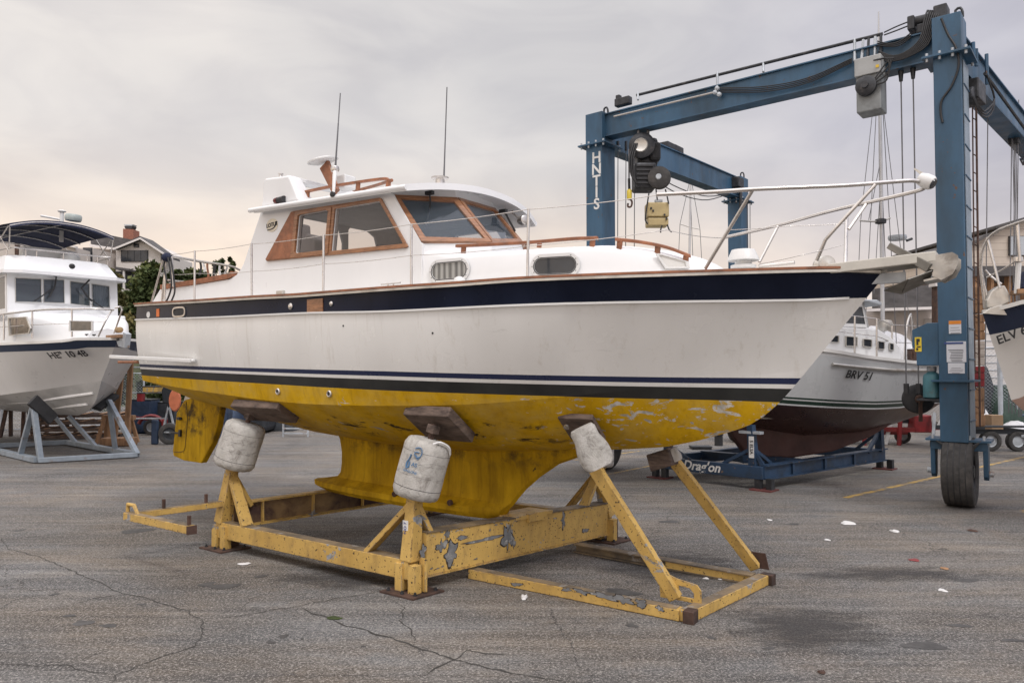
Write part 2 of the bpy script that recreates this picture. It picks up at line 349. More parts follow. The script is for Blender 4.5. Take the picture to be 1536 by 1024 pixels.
# ================================================================ GROUND
def ground_mat():
    m = MT('worn yard concrete'); c0 = m.co()
    big = m.noise(m.co((.25, .25, .25)), 1.6, 6, .65, .4)
    c = m.mix(m.ramp(big, .32, .68), (.076, .070, .064), (.165, .153, .140))
    mid = m.noise(m.co((1, 1, 1), loc=(3, 9, 1)), 1.3, 8, .72, .6)
    c = m.mix(m.ramp(mid, .50, .66, 0, .55), c, (.115, .109, .105))
    # tyre scuffs: thin streaks sweeping across the yard, broken up by the aggregate
    brk = m.ramp(m.noise(m.co(loc=(8, 1, 2)), 5, 6, .75), .35, .62)
    fade = m.ramp(m.xyz()[1], 7.5, 12.5)
    for sc_, ro, lo, d_, k0, k1 in (((.17, 1.9, 1), -10, (0, 0, 0), 4, .34, 1.68), ((.24, 4.2, 1), -6, (7, 2, 0), 4, .44, 1.55), ((.30, 7.5, 1), -14, (1, 4, 0), 5, .56, 1.38), ((.2, 3.2, 1), 17, (4, 4, 0), 4, .66, 1.28)):
        st = m.noise(m.co(sc_, rot=(0, 0, R(ro)), loc=lo), 1.5, d_, .55, .9)
        f = m.math('MULTIPLY', m.ramp(fade, 0, 1, .45, 1), m.ramp(brk, 0, 1, .55, 1)); k = m.mix(m.ramp(st, .34, .66), (k0, k0, k0*1.03), (k1, k1, k1*.985)); c = m.mix(f, c, m.mix(1.0, c, k, 'MULTIPLY'))
    hue = m.noise(m.co((.6, 1.4, 1), loc=(14, 9, 0)), .8, 5, .6, .5); c = m.mix(1.0, c, m.mix(m.ramp(hue, .38, .62), (.90, .97, 1.06), (1.10, 1.01, .90)), 'MULTIPLY')
    c = m.mix(m.ramp(m.noise(m.co(loc=(11, 3, 0)), .7, 6, .65), .56, .74, 0, .5), c, (.20, .150, .108))
    c = m.mix(m.ramp(m.noise(m.co(loc=(2, 31, 0)), 2.6, 4, .55, .2), .68, .71, 0, .7), c, (.060, .056, .055))
    c = m.mix(m.ramp(m.noise(m.co(loc=(22, 1, 0)), 7.5, 3, .5, .2), .705, .725, 0, .8), c, (.05, .047, .046))
    # fine crack network
    wob = m.N.new('ShaderNodeVectorMath'); wob.operation = 'ADD'; m.L.new(c0, wob.inputs[0]); nn = m.N.new('ShaderNodeTexNoise'); m.L.new(c0, nn.inputs[0]); nn.inputs['Scale'].default_value = 2.2; nn.inputs['Detail'].default_value = 6
    vs_ = m.N.new('ShaderNodeVectorMath'); vs_.operation = 'SCALE'; m.L.new(nn.outputs['Color'], vs_.inputs[0]); vs_.inputs['Scale'].default_value = .55; m.L.new(vs_.outputs[0], wob.inputs[1])
    for sc_, wd, am, lo in ((.33, .0045, .8, .42), (.95, .006, .7, .52)):
        v = m.vor(wob.outputs[0], sc_, 'DISTANCE_TO_EDGE'); k = m.ramp(v, wd*.4, wd, 1, 0); k = m.math('MULTIPLY', k, m.ramp(m.noise(m.co(loc=(sc_*9, 3, 0)), .6, 4), lo, lo+.08, 0, am)); c = m.mix(k, c, (.035, .032, .03))
    ag = m.noise(c0, 46, 5, .9)
    c = m.mix(m.ramp(ag, .53, .62, 0, .8), c, (.56, .52, .48)); c = m.mix(m.ramp(ag, .47, .39, 0, .95), c, (.028, .026, .025))
    ag2 = m.noise(m.co(loc=(5, 5, 5)), 15, 6, .85)
    c = m.mix(m.ramp(ag2, .54, .64, 0, .5), c, (.38, .355, .33)); c = m.mix(m.ramp(ag2, .45, .36, 0, .65), c, (.07, .067, .064))
    pb = m.vor(m.co(loc=(3, 3, 0)), 9); c = m.mix(m.math('MULTIPLY', m.ramp(pb, .03, .045, 1, 0), m.ramp(m.noise(m.co(loc=(6, 6, 0)), 3.3, 3), .5, .6)), c, (.5, .48, .45))
    c = m.mix(m.ramp(m.xyz()[1], 8.5, 15, 0, 1), c, m.mix(1.0, c, (2.2, 2.3, 2.4), 'MULTIPLY'))  # grazing sheen put into the colour: concrete lightens with distance
    m.inp('Base Color', c); m.inp('Roughness', m.ramp(mid, .3, .7, .95, .72))
    m.inp('Specular IOR Level', .3)
    m.bump(m.math('ADD', m.math('MULTIPLY', ag, .6), m.math('ADD', ag2, m.math('MULTIPLY', mid, 1.2))), .6, .014); return m.m
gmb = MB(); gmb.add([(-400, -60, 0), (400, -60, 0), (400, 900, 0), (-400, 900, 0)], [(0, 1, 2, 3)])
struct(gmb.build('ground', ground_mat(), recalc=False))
M['crack'] = pmat('crack filling', (.045, .042, .038), .95, 0, .4, 8, .4, 60)
M['stain'] = pmat('oil stain', (.065, .062, .060), .75, 0, .35, 6, .2, 60)
M['lot_yellow'] = pmat('worn yellow line', (.42, .27, .07), .8, 0, .25, 4, .2, 40, dirt=((.17, .15, .13), 5, .45, .56))
def crack(px, wd, seed, jit=.02):
    """a meandering crack through ground points picked off the photo; real thin strip 3 mm above the concrete"""
    rr = random.Random(seed); P = [G(*p) for p in px]; q = []
    for a, b in zip(P, P[1:]):
        n = max(2, int((b-a).length/.05)); sd = Vector((-(b-a).y, (b-a).x, 0)).normalized(); j = 0
        for i in range(n):
            j = j*.75+rr.uniform(-jit, jit)*(1-abs(2*i/n-1)*.4); q.append(a.lerp(b, i/n)+sd*j)
    q.append(P[-1]); mb = MB(); L_, R_ = [], []
    for i, p in enumerate(q):
        t = (q[min(i+1, len(q)-1)]-q[max(i-1, 0)]); sd = Vector((-t.y, t.x, 0)).normalized()
        ww = wd*(.35+rr.random()*.9)*min(1, .25+i/4, .25+(len(q)-1-i)/4)
        L_.append(p+sd*ww/2+Vector((0, 0, .003))); R_.append(p-sd*ww/2+Vector((0, 0, .003)))
    mb.grid([L_, R_]); return mb
cr = MB()
for i, (pts, wd) in enumerate([
    ([(0, 806), (12, 824), (60, 836), (100, 852), (135, 868), (185, 890), (240, 905), (285, 920), (305, 931), (303, 955), (293, 968), (240, 985), (175, 1012), (168, 1024)], .014),
    ([(305, 929), (355, 924), (410, 914), (452, 908), (500, 898), (575, 885)], .010),
    ([(0, 924), (80, 913), (140, 898), (190, 891)], .008),
    ([(0, 995), (60, 998), (100, 996), (112, 1004), (170, 1012)], .010),
    ([(452, 910), (500, 930), (560, 950), (620, 968), (680, 990), (740, 1003), (850, 1022)], .022),
    ([(588, 900), (605, 915), (600, 930), (620, 945), (622, 965)], .010),
    ([(20, 808), (130, 796), (240, 785)], .012), ([(240, 785), (320, 770)], .010),
    ([(270, 880), (300, 872), (355, 868)], .006), ([(445, 880), (480, 868), (500, 864)], .006),
    ([(104, 1000), (130, 985), (180, 972)], .006),
    ([(640, 1010), (690, 985), (700, 975), (760, 982)], .022)]):
    c = crack(pts, wd, i); cr.add(c.v, c.f)
struct(cr.build('ground_crack', M['crack'], recalc=False))
def blob(px, py, rx, ry, seed, z=.003, n=22):
    rr = random.Random(seed); c = G(px, py); e = G(px+rx, py); f_ = G(px, py-ry); a = (e-c).length; b = (f_-c).length; ph = [rr.uniform(0, 6.3) for _ in range(4)]
    P = []
    for k in range(n):
        t = 2*math.pi*k/n; q = 1+.18*math.sin(2*t+ph[0])+.14*math.sin(3*t+ph[1])+.1*math.sin(5*t+ph[2])+rr.uniform(-.05, .05)
        P.append(c+Vector((a*q*math.cos(t), b*q*math.sin(t), z)))
    return P
sb = MB()
for i, (x, y, a, b) in enumerate([(310, 876, 12, 2.6), (337, 879, 20, 4), (391, 864, 10, 2), (105, 923, 8, 1.8), (125, 934, 13, 4), (163, 938, 14, 2), (425, 954, 8, 2.4), (406, 963, 7, 2),
    (212, 906, 5, 1.3), (545, 969, 4, 1.3), (932, 888, 26, 5), (948, 938, 9, 3), (1067, 956, 6, 2), (1386, 968, 27, 6), (1153, 972, 8, 2), (205, 796, 22, 3), (1520, 960, 16, 2),
    (1440, 938, 18, 2), (1005, 782, 14, 2), (453, 958, 3, 1), (30, 795, 6, 1.5), (1190, 786, 9, 1.5), (82, 891, 6, 1.5), (1450, 870, 20, 2)]):
    P = blob(x, y, a, b, i); sb.add(P, [tuple(range(len(P)))])
struct(sb.build('ground_dark_patch', M['stain'], recalc=False))
big = MB(); P = blob(1200, 945, 88, 24, 77, .0015, 40)
def soft_patch():
    m = MT('soft dark patch'); x = m.tc.outputs['Generated']; mp = m.N.new('ShaderNodeMapping'); m.L.new(x, mp.inputs[0]); mp.inputs['Location'].default_value = (-.5, -.5, 0); mp.inputs['Scale'].default_value = (1, 1, 0)
    g = m.N.new('ShaderNodeVectorMath'); g.operation = 'LENGTH'; m.L.new(mp.outputs[0], g.inputs[0])
    n = m.noise(m.co((.6, 1.6, 1)), 3, 5, .65, .5); r = m.math('ADD', g.outputs['Value'], m.ramp(n, .3, .7, -.22, .22))
    tr = m.N.new('ShaderNodeBsdfTransparent'); mxs = m.N.new('ShaderNodeMixShader'); m.L.new(m.ramp(r, .14, .48, .62, 0), mxs.inputs[0])
    m.L.new(tr.outputs[0], mxs.inputs[1]); m.L.new(m.b.outputs[0], mxs.inputs[2]); m.inp('Base Color', (.05, .046, .045)); m.inp('Roughness', .75)
    m.L.new(mxs.outputs[0], m.N['Material Output'].inputs[0]); return m.m
SS = soft_patch()
for q in ((1205, 940, 120, 34, 5), (560, 862, 150, 22, 6), (700, 830, 160, 26, 8), (1010, 850, 120, 26, 10), (1330, 860, 160, 10, 11)):  # soft-edged dark patches; the first is spilled oil
    c = G(q[0], q[1]); a = (G(q[0]+q[2], q[1])-c).length; b = (G(q[0], q[1]-q[3])-c).length; mb = MB(); z = .0010+q[4]*.00012
    mb.quad((c.x-a, c.y-b, z), (c.x+a, c.y-b, z), (c.x+a, c.y+b, z), (c.x-a, c.y+b, z)); struct(mb.build('ground_dark_patch', SS, recalc=False))
def line(px0, px1, wd=.11):
    a, b = G(*px0, .004), G(*px1, .004); sd = (b-a).cross(Vector((0, 0, 1))).normalized()*wd/2; mb = MB()
    mb.quad(a-sd, b-sd, b+sd, a+sd); struct(mb.build('parking_line', M['lot_yellow'], recalc=False))
line((1268, 746), (1545, 683)); line((905, 712), (1090, 676), .1); line((1524, 768), (1560, 762)); line((860, 690), (960, 676), .09)
# ================================================================ MAIN BOAT
B = Frame(.1, 8.57, -35.3)
# half-breadth guesses along the boat; heights then come from the photographed lines
Vs = [(-5.95, 1.36), (-5, 1.47), (-3.5, 1.58), (-2, 1.63), (-.5, 1.60), (.6, 1.46), (1.5, 1.22), (2.3, .88), (3.0, .50), (3.5, .20), (3.84, 0.0)]
Vc = [(-5.95, 1.26), (-5, 1.36), (-3.5, 1.46), (-2, 1.48), (-.6, 1.36), (.4, 1.10), (1.2, .80), (2.0, .46), (2.6, .20), (3.05, 0.0)]
def solve(px, py, vk):
    v = 1.3
    for _ in range(30): s, _v, z = B.px(px, py, v); v = lerp(v, spline(s, vk), .6)
    return (s, v, z)
def zcurve(pts, vk): return sorted([(lambda q: (q[0], q[2]))(solve(x, y, vk)) for x, y in pts])
sheer_px = [(209, 459), (300, 454), (380, 449), (460, 445), (560, 437.5), (660, 431), (790, 422), (900, 417.5), (1040, 413), (1160, 409.5), (1250, 407.5)]
navy_px = [(206, 479.5), (330, 475.5), (460, 469.5), (600, 466), (790, 456.5), (940, 452), (1080, 450), (1200, 448.5)]
chine_px = [(205, 569), (256, 579), (330, 590.5), (400, 600), (470, 606), (540, 608), (640, 608), (697, 606.5), (779, 601), (850, 594.5), (920, 587), (992, 579), (1086, 569)]
black_px = [(205, 562), (300, 569), (400, 575), (500, 581), (582, 585), (700, 589.5), (820, 593.5), (940, 597.5), (1050, 600)]
ntop_px = [(205, 545.5), (300, 549), (400, 552), (500, 554.5), (582, 556.3), (700, 559.5), (820, 562.2), (940, 564.5), (1050, 566)]
ZS = zcurve(sheer_px, Vs)+[(3.84, B.px(1333, 409, 0)[2])]
ZN = zcurve(navy_px, Vs)+[(3.55, B.px(1300, 447, 0)[2])]
cst = B.px(1212, 554, 0)
ZC = zcurve(chine_px, Vc)+[(cst[0], cst[2])]
bst = B.px(1170, 603, 0); tst = B.px(1201, 567, 0)
ZB = zcurve(black_px, Vc)+[(bst[0], bst[2])]; ZT = zcurve(ntop_px, Vc)+[(tst[0], tst[2])]
def ends(c, s0=-6.3, s1=4.2):   # extend linearly so the lines run right round the ends
    a, b = c[0], c[2]; k = (b[1]-a[1])/(b[0]-a[0]); c = [(s0, a[1]-(a[0]-s0)*k)]+c
    a, b = c[-3], c[-1]; k = (b[1]-a[1])/(b[0]-a[0]); return c+[(s1, b[1]+(s1-b[0])*k)]
ZSe, ZNe, ZBe, ZTe = ends(ZS), ends(ZN), ends(ZB), ends(ZT)
Vc[-1] = (cst[0], 0.0)
keel_k = [(205, 566), (225, 572), (300, 592), (400, 616), (450, 634), (510, 652), (600, 668), (700, 676), (790, 678), (870, 675), (940, 673.5), (1000, 670), (1050, 660), (1100, 646), (1123, 638), (1146, 624), (1170, 603), (1190, 581), (1212, 554)]
KK = [(lambda q: (q[0], q[2]))(B.px(x, y, 0)) for x, y in keel_k]
SK0, SK1 = -6.0, cst[0]
NT_ = 90
def taus():
    return [i/NT_ for i in range(NT_+1)]
def hull_rows():
    S, C, K = [], [], []
    for t in taus():
        e = 1-(1-t)**1.35          # finer towards the bow
        ss = lerp(-5.95, 3.84, e); S.append((ss, spline(ss, Vs), spline(ss, ZS)))
        sc = lerp(-5.93, cst[0], e); C.append((sc, spline(sc, Vc), spline(sc, ZC)))
        sk = lerp(-5.90, cst[0], e); K.append((sk, .0, interp(sk, KK) if sk > -5.2 else lerp(2.06, interp(-5.2, KK), (sk+5.9)/.7)))
    return S, C, K
S_, C_, K_ = hull_rows()
def Vhull(s, z):
    """half-breadth of the topsides at (s, z), with the flare of the bow"""
    zc, zs = spline(s, ZC), spline(s, ZS); t = max(0, min(1, (z-zc)/(zs-zc))) if s < cst[0] else (z-cst[2])/(3.05-cst[2])
    b = .05*math.sin(math.pi*max(0, min(1, t)))*min(1, spline(s, Vs)*1.2)*(1 if s < 1 else .3)
    fl = t if s < 0 else lerp(t, max(0, t)**1.25, min(1, s/2.5))
    return lerp(spline(s, Vc), spline(s, Vs), fl)+b
def zbottom(s, v):
    c = spline(s, Vc); t = max(0., min(1., v/max(.02, c)))**(1/.9); zk = interp(s, KK); return lerp(zk, spline(s, ZC), t)-.10*math.sin(math.pi*t)*min(1, c)
def bottom_hit(px, py, out=.0):
    """point of the yellow bottom seen at a photo pixel, and its outward normal"""
    prev = None
    for i in range(120):
        v = 1.6-i*.0125; s, _v, z = B.px(px, py, v)
        if v <= spline(s, Vc) and z >= zbottom(s, v): break
    e = .03; ds = (zbottom(s+e, v)-zbottom(s-e, v))/(2*e); dv = (zbottom(s, v+e)-zbottom(s, max(0, v-e)))/(2*e if v > e else e)
    n = (B.u*ds+B.n*dv-Vector((0, 0, 1))).normalized(); return B.bs(s, v, z)+n*out, n, (s, v, z)
rows = []          # from centre keel, to chine, to sheer
NB, NT2 = 12, 22
for j in range(NB):
    t = j/NB; r = []
    for c, k in zip(C_, K_):
        e = t; bl = .10*math.sin(math.pi*t)*min(1, c[1])        # belly of the bottom panel
        r.append((lerp(k[0], c[0], e), lerp(0.0, c[1], e**.9), lerp(k[2], c[2], e)-bl))
    rows.append(r)
for j in range(NT2+1):
    t = j/NT2; r = []
    for c, s in zip(C_, S_):
        b = .05*math.sin(math.pi*t)*min(1, s[1]*1.2)
        fl = t if c[0] < 0 else lerp(t, t**1.25, min(1, c[0]/2.5))
        r.append((lerp(c[0], s[0], t), lerp(c[1], s[1], fl)+b*(1 if c[0] < 1 else .3), lerp(c[2], s[2], t)))
    rows.append(r)
def Vhull(s, z):
    """half-breadth read off the finished topside rows"""
    q = []
    for r in rows[NB:]:
        if s >= r[-1][0]: q.append((r[-1][2], 0.0)); continue
        if s <= r[0][0]: q.append((r[0][2], r[0][1])); continue
        lo_, hi_ = 0, len(r)-1
        while hi_-lo_ > 1:
            m_ = (lo_+hi_)//2
            if r[m_][0] <= s: lo_ = m_
            else: hi_ = m_
        t = (s-r[lo_][0])/(r[hi_][0]-r[lo_][0]); q.append((lerp(r[lo_][2], r[hi_][2], t), lerp(r[lo_][1], r[hi_][1], t)))
    return interp(z, sorted(q))
hull = MB(); ub, ns = [], []
def hull_atts(s, z):
    zb, zt = spline(s, ZBe), spline(s, ZTe); ub.append((z-zb)/(zt-zb)); zs, zn = spline(s, ZSe), spline(s, ZNe); ns.append((zs-z)/max(.05, zs-zn))
for sgn in (1, -1):
    # separate bottom and topsides grids share the chine so the knuckle stays crisp
    for a, b in ((0, NB), (NB, NB+NT2)):
        g = [[B.bs(p[0], p[1]*sgn, p[2]) for p in rows[j]] for j in range(a, b+1)]
        hull.grid(g, flip=sgn > 0)
        for j in range(a, b+1):
            for p in rows[j]: hull_atts(p[0], p[2])
# transom, slightly rounded aft
tr = []
for j in range(NB+NT2+1):
    p = rows[j][0]; r = []
    for k in range(9):
        f = -1+2*k/8; q = (p[0]-.16*(1-f*f), p[1]*f, p[2]); r.append(B.bs(*q)); hull_atts(q[0], q[2])
    tr.append(r)
hull.grid(tr); hull.att = {'boot': ub, 'navyband': ns}
def hull_mat():
    m = MT('hull paint'); c0 = m.co(); u = m.attr('boot'); n = m.attr('navyband'); X = m.xyz()
    white = m.mix(m.ramp(m.noise(m.co((1, 1, .3)), 1.3, 4), .3, .7), (.66, .655, .635), (.745, .74, .72))
    white = m.mix(m.ramp(m.noise(m.co((5, 5, .30), loc=(3, 0, 0)), 1.9, 6, .75), .56, .78, 0, .5), white, (.44, .40, .34))
    white = m.mix(m.ramp(m.noise(m.co((1, 1, 6), loc=(8, 0, 3)), 2.2, 7, .75, .6), .62, .70, 0, .35), white, (.42, .41, .39))
    yel = m.mix(m.ramp(m.noise(m.co((1, 1, .6)), 2.2, 6, .65), .32, .68), (.45, .255, .004), (.66, .40, .010))
    yel = m.mix(m.ramp(m.noise(m.co((6, 6, .35)), 2.4, 4, .7), .50, .74, 0, .55), yel, (.28, .155, .010))
    yel = m.mix(m.ramp(m.noise(m.co((1.4, 1.4, 2.2), loc=(4, 4, 1)), 1.7, 6, .7), .42, .68, 0, .5), yel, (.50, .37, .12))
    # bare gelcoat where antifouling has flaked off: mostly forward, and scuffs amidships
    sx = m.math('SUBTRACT', m.math('MULTIPLY', X[0], .816), m.math('MULTIPLY', X[1], .578))
    fwd = m.ramp(sx, .0, 1.4, 0, .062)
    flake = m.noise(m.co((2.1, 2.1, 5.0)), 2.9, 8, .66, .7)
    flk = m.math('ADD', m.math('ADD', flake, fwd), m.math('MULTIPLY', m.ramp(sx, .5, 1.5), m.ramp(u, -2.2, -.2, 0, .055)))
    yel = m.mix(m.ramp(flk, .668, .674), yel, m.mix(m.ramp(m.noise(c0, 12, 3), .4, .6), (.60, .58, .54), (.36, .35, .32)))
    sf = m.noise(m.co((1.2, 1.2, 5), loc=(5, 2, 3)), 2.2, 8, .75, .8)
    band = m.math('MULTIPLY', m.ramp(sx, 1.3, .6), m.math('MULTIPLY', m.ramp(X[2], 1.42, 1.52), m.ramp(X[2], 1.78, 1.66)))
    sfm = m.math('MULTIPLY', m.ramp(sf, .56, .60), band)
    yel = m.mix(sfm, yel, (.035, .025, .018))
    yel = m.mix(m.math('MULTIPLY', m.ramp(m.noise(m.co((1, 1, 4), loc=(1, 8, 3)), 2.5, 7, .75, .6), .60, .62), band), yel, (.30, .29, .27))
    navy = m.mix(m.ramp(m.noise(m.co((1, 1, .4)), 2, 5), .35, .65), (.006, .009, .021), (.011, .015, .032))
    blk = m.mix(m.ramp(m.noise(m.co((1, 1, 1)), 3, 5), .35, .65), (.013, .014, .014), (.024, .025, .024))
    blk = m.mix(m.ramp(m.noise(m.co((3, 3, 3), loc=(2, 2, 2)), 6, 4, .7), .73, .76), blk, (.3, .3, .29))
    nv2 = (.013, .020, .062)
    c = m.mix(m.math('GREATER_THAN', u, 0.0), yel, blk)
    c = m.mix(m.math('GREATER_THAN', u, .565), c, white)
    c = m.mix(m.math('GREATER_THAN', u, .745), c, nv2)
    c = m.mix(m.math('GREATER_THAN', u, 1.0), c, white)
    c = m.mix(m.math('LESS_THAN', n, 1.0), c, navy)
    yb = m.math('LESS_THAN', u, 0.0); bk = m.math('MULTIPLY', m.math('LESS_THAN', u, .565), m.math('GREATER_THAN', u, 0.0))
    m.inp('Base Color', c); r = m.math('ADD', m.math('ADD', m.math('MULTIPLY', yb, .38), m.math('MULTIPLY', bk, .15)), m.ramp(m.noise(c0, 3, 4), .3, .7, .17, .30))
    m.inp('Roughness', r); m.inp('Specular IOR Level', m.math('SUBTRACT', m.ramp(yb, 0, 1, .5, .15), m.math('MULTIPLY', m.math('LESS_THAN', n, 1.0), .36)))
    m.bump(m.math('MULTIPLY', m.math('SUBTRACT', m.noise(c0, 26, 4), m.ramp(flk, .68, .695)), yb), .35, .004); return m.m
M['hull'] = hull_mat()
yacht = thing('motor_yacht', 'large white motor yacht with peeling yellow bottom standing on the yellow cradle', 'boat', B.bs(0, 0, 0))
hull.build('hull', M['hull'], yacht, auto=24, recalc=True)
# ---- deck
dk = MB(); L_, C2, R_ = [], [], []
for s, v, z in S_: L_.append(B.bs(s, v*.985, z-.012)); C2.append(B.bs(s, 0, z+.03)); R_.append(B.bs(s, -v*.985, z-.012))
dk.grid([L_, C2, R_]); dk.build('deck', M['gel_shade'], yacht, auto=50)
# ---- teak toe rail / cap and rub strips, both sides
def side_strip(name, mat, zf, dv, w_, h_, s0=-5.95, s1=3.80, vk=None, n=60, sides=(1, -1), dz=0):
    for sg in sides:
        mb = MB(); a = []
        for i in range(n+1):
            s = lerp(s0, s1, i/n); z = zf(s)+dz; v = (spline(s, Vs) if vk is None else vk(s, z))+dv
            a.append((s, max(0.004, v), z))
        g = []
        for (di, dj) in ((-.5, -.5), (.5, -.5), (.5, .5), (-.5, .5)):
            g.append([B.bs(s, sg*max(.003, v+di*w_), z+dj*h_) for s, v, z in a])
        mb.grid([g[0], g[1], g[2], g[3], g[0]])
        mb.add([g[i][0] for i in range(4)]+[g[i][-1] for i in range(4)], [(0, 1, 2, 3), (7, 6, 5, 4)])
        mb.build(name, mat, yacht, auto=40)
zsf = lambda s: spline(s, ZSe)
side_strip('cap_rail', M['teak_h'], zsf, .0, .075, .022, dz=.034, s0=-4.6)
side_strip('cap_rail', M['teak_h'], zsf, .0, .075, .022, dz=.034, s0=-5.98, s1=-4.6)
side_strip('rub_strip', M['alu'], zsf, .022, .03, .022, dz=.006)
side_strip('band_strip', M['plastic'], lambda s: spline(s, ZNe), .010, .022, .020, s1=3.55, vk=lambda s, z: Vhull(s, z))
# ---- keel
kz = [  # z, s_rear, s_front, half thickness
 (1.46, -3.15, 1.05, .13), (1.36, -3.12, .80, .11), (1.25, -3.06, .52, .10), (1.08, -3.02, .27, .095), (.92, -3.02, .08, .095), (.80, -3.04, -.03, .10),
 (.74, -3.10, -.08, .12), (.70, -3.30, -.12, .20), (.665, -3.52, -.16, .27), (.60, -3.50, -.20, .28), (.545, -3.30, -.26, .24), (.53, -3.2, -.30, .1)]
kl = MB(); g = []
for z, a, b, t in kz:
    r = []
    for k in range(24):
        an = 2*math.pi*k/24; c = math.cos(an); sn = math.sin(an); s = (a+b)/2+(b-a)/2*(1 if c > 0 else -1)*abs(c)**.8
        th = t*(abs(sn)**.75)*(1 if sn > 0 else -1)
        zz = z+(.02*(s+1.8))*-1
        r.append(B.bs(s, th, zz))
    g.append(r)
kl.grid(g, closed=True); kl.add(g[-1], [tuple(range(24))]); kl.add(g[0], [tuple(range(24))])
def keel_mat():
    m = MT('worn yellow antifouling'); c0 = m.co()
    y = m.mix(m.ramp(m.noise(m.co((1, 1, .5)), 2.4, 6, .65), .32, .68), (.31, .175, .004), (.56, .34, .010))
    y = m.mix(m.ramp(m.noise(m.co((6, 6, .4)), 2, 5, .7), .48, .75, 0, .6), y, (.12, .062, .006))
    X = m.xyz(); y = m.mix(m.math('MULTIPLY', m.ramp(m.noise(c0, 3, 7, .7), .48, .62), m.ramp(X[2], 1.05, 1.3)), y, (.07, .045, .015))
    y = m.mix(m.ramp(m.noise(m.co(loc=(4, 1, 2)), 9, 6, .75, .5), .66, .68), y, (.04, .028, .015))
    m.inp('Base Color', y); m.inp('Specular IOR Level', .15); m.inp('Roughness', .75); m.bump(m.noise(c0, 30, 5), .35, .005); return m.m
M['keel'] = keel_mat()
kl.build('keel', M['keel'], yacht, auto=35)
for x, y in ((590, 741), (673, 754)):
    mb = MB(); s, v, z = B.px(x, y, .29); mb.lathe([(.012, -.02), (.035, -.02), (.035, .012), (.024, .014), (.022, .004)], B.bs(s, .27, z), B.n, 14)
    mb.build('keel_bolt', M['rust'], yacht, auto=40)
# ---- rudder
rv = .30
rud = [B.P(x, y, rv) for x, y in [(292, 596), (336, 604), (330, 640), (322, 665), (306, 694), (280, 690), (264, 683), (263, 676), (266, 645), (269, 618), (280, 600)]]
mb = MB(); mb.prism([p+B.n*.05 for p in rud], -B.n*.11); r_ = mb.build('rudder', M['keel'], yacht, bevel=.02, seg=3)
seam = [B.P(x, y, rv) + B.n*.056 for x, y in [(284, 602), (286, 628), (284, 650), (282, 672), (276, 677), (266, 677)]]
MB().tube(arcpts(seam), .004, 5).build('tab_seam', M['black'], r_)
mb = MB(); a = B.P(276, 649, rv)+B.n*.07; mb.bar(a, a-B.u*.30+Vector((0, 0, 0)), .025, .02); mb.box(a, (.05, .03, .11), B.u, B.n); mb.build('tow_eye', M['black'], r_); mb = MB()
b = B.P(275, 627, rv)+B.n*.07; mb.box(b, (.07, .04, .045), B.u, B.n); mb.bar(b-B.u*.06, b+B.u*.06, .02, .03); mb.build('rudder_hinge', M['black'], r_)
# silver patch above rudder
mb = MB(); mb.prism([B.P(x, y, rv+.03) for x, y in [(274, 609), (279, 592), (291, 596), (288, 613), (283, 615)]], B.n*.01); mb.build('zinc_plate', M['alu'], r_)
# ---- skin fittings in the yellow chine strip, and other hull fittings
def on_hull(x, y, vk=None, dv=.0):
    v = 1.3
    for _ in range(40):
        s, _v, z = B.px(x, y, v); v = lerp(v, Vhull(s, z), .5)
    return s, v, z
for x, y in ((417.5, 587), (494.5, 590.5)):
    s, v, z = on_hull(x, y); mb = MB(); mb.lathe([(.018, -.03), (.034, -.03), (.040, .012), (.030, .020), (.022, .018), (.020, -.02)], B.bs(s, v, z), B.n, 18, cap=False)
    o = mb.build('skin_fitting', M['steel'], yacht, auto=40); mb = MB(); mb.lathe([(.0205, 0), (.0205, .004)], B.bs(s, v, z)+B.n*.004, B.n, 14); mb.build('bore', M['black'], o)
for x, y, r in ((436.5, 459.5, .036), (497.5, 455.5, .026)):
    s, v, z = on_hull(x, y); mb = MB(); mb.lathe([(r*.6, 0), (r, 0), (r*1.05, .012), (r*.7, .022), (r*.3, .024)], B.bs(s, v, z), B.n, 20); mb.build('bulkhead_light', M['steel'], yacht, auto=40)
# fairlead opening in the navy band
def ring_oval(mb, P0, x_, z_, a, b, rim, th, nrm, n=28, sq=1.6, inner=True):
    """flat oval ring (rounded-rectangle like) of half-sizes a, b and rim width"""
    def pt(an, aa, bb):
        c, s = math.cos(an), math.sin(an); e = 2/sq/1.6
        return P0+x_*aa*math.copysign(abs(c)**e, c)+z_*bb*math.copysign(abs(s)**e, s)
    A = [pt(2*math.pi*k/n, a, b) for k in range(n)]; Bq = [pt(2*math.pi*k/n, a-rim, b-rim) for k in range(n)]
    mb.grid([A, [p+nrm*th for p in A], [p+nrm*th for p in Bq], Bq, A], closed=True); return Bq
s, v, z = on_hull(270.5, 468); c = B.bs(s, v, z)+B.n*.006; zu = Vector((0, 0, 1)); mb = MB(); q = ring_oval(mb, c, B.u, zu, .155, .072, .022, .022, B.n, sq=2.2)
o = mb.build('fairlead', M['steel'], yacht, auto=40); mb = MB(); mb.add([p+B.n*.014 for p in q], [tuple(range(len(q)))]); mb.build('fairlead_opening', M['black'], o)
mb = MB(); s, v, z = on_hull(237.5, 469); mb.box(B.bs(s, v, z)+B.n*.006, (.075, .006, .11), B.u, B.n); mb.build('sticker', pmat('orange sticker', (.62, .16, .04), .5), yacht)
s, v, z = on_hull(223, 472); mb = MB(); mb.lathe([(.045, 0), (.045, .008)], B.bs(s, v, z), B.n, 20); mb.build('sticker', M['plastic'], yacht)
s, v, z = on_hull(473, 457.5); s2, v2, z2 = on_hull(488, 456.5)
mb = MB(); mb.box(B.bs(s, v+.004, z-.005), (.26, .012, .145), B.u, B.n); mb.build('boarding_panel', M['teak'], yacht)
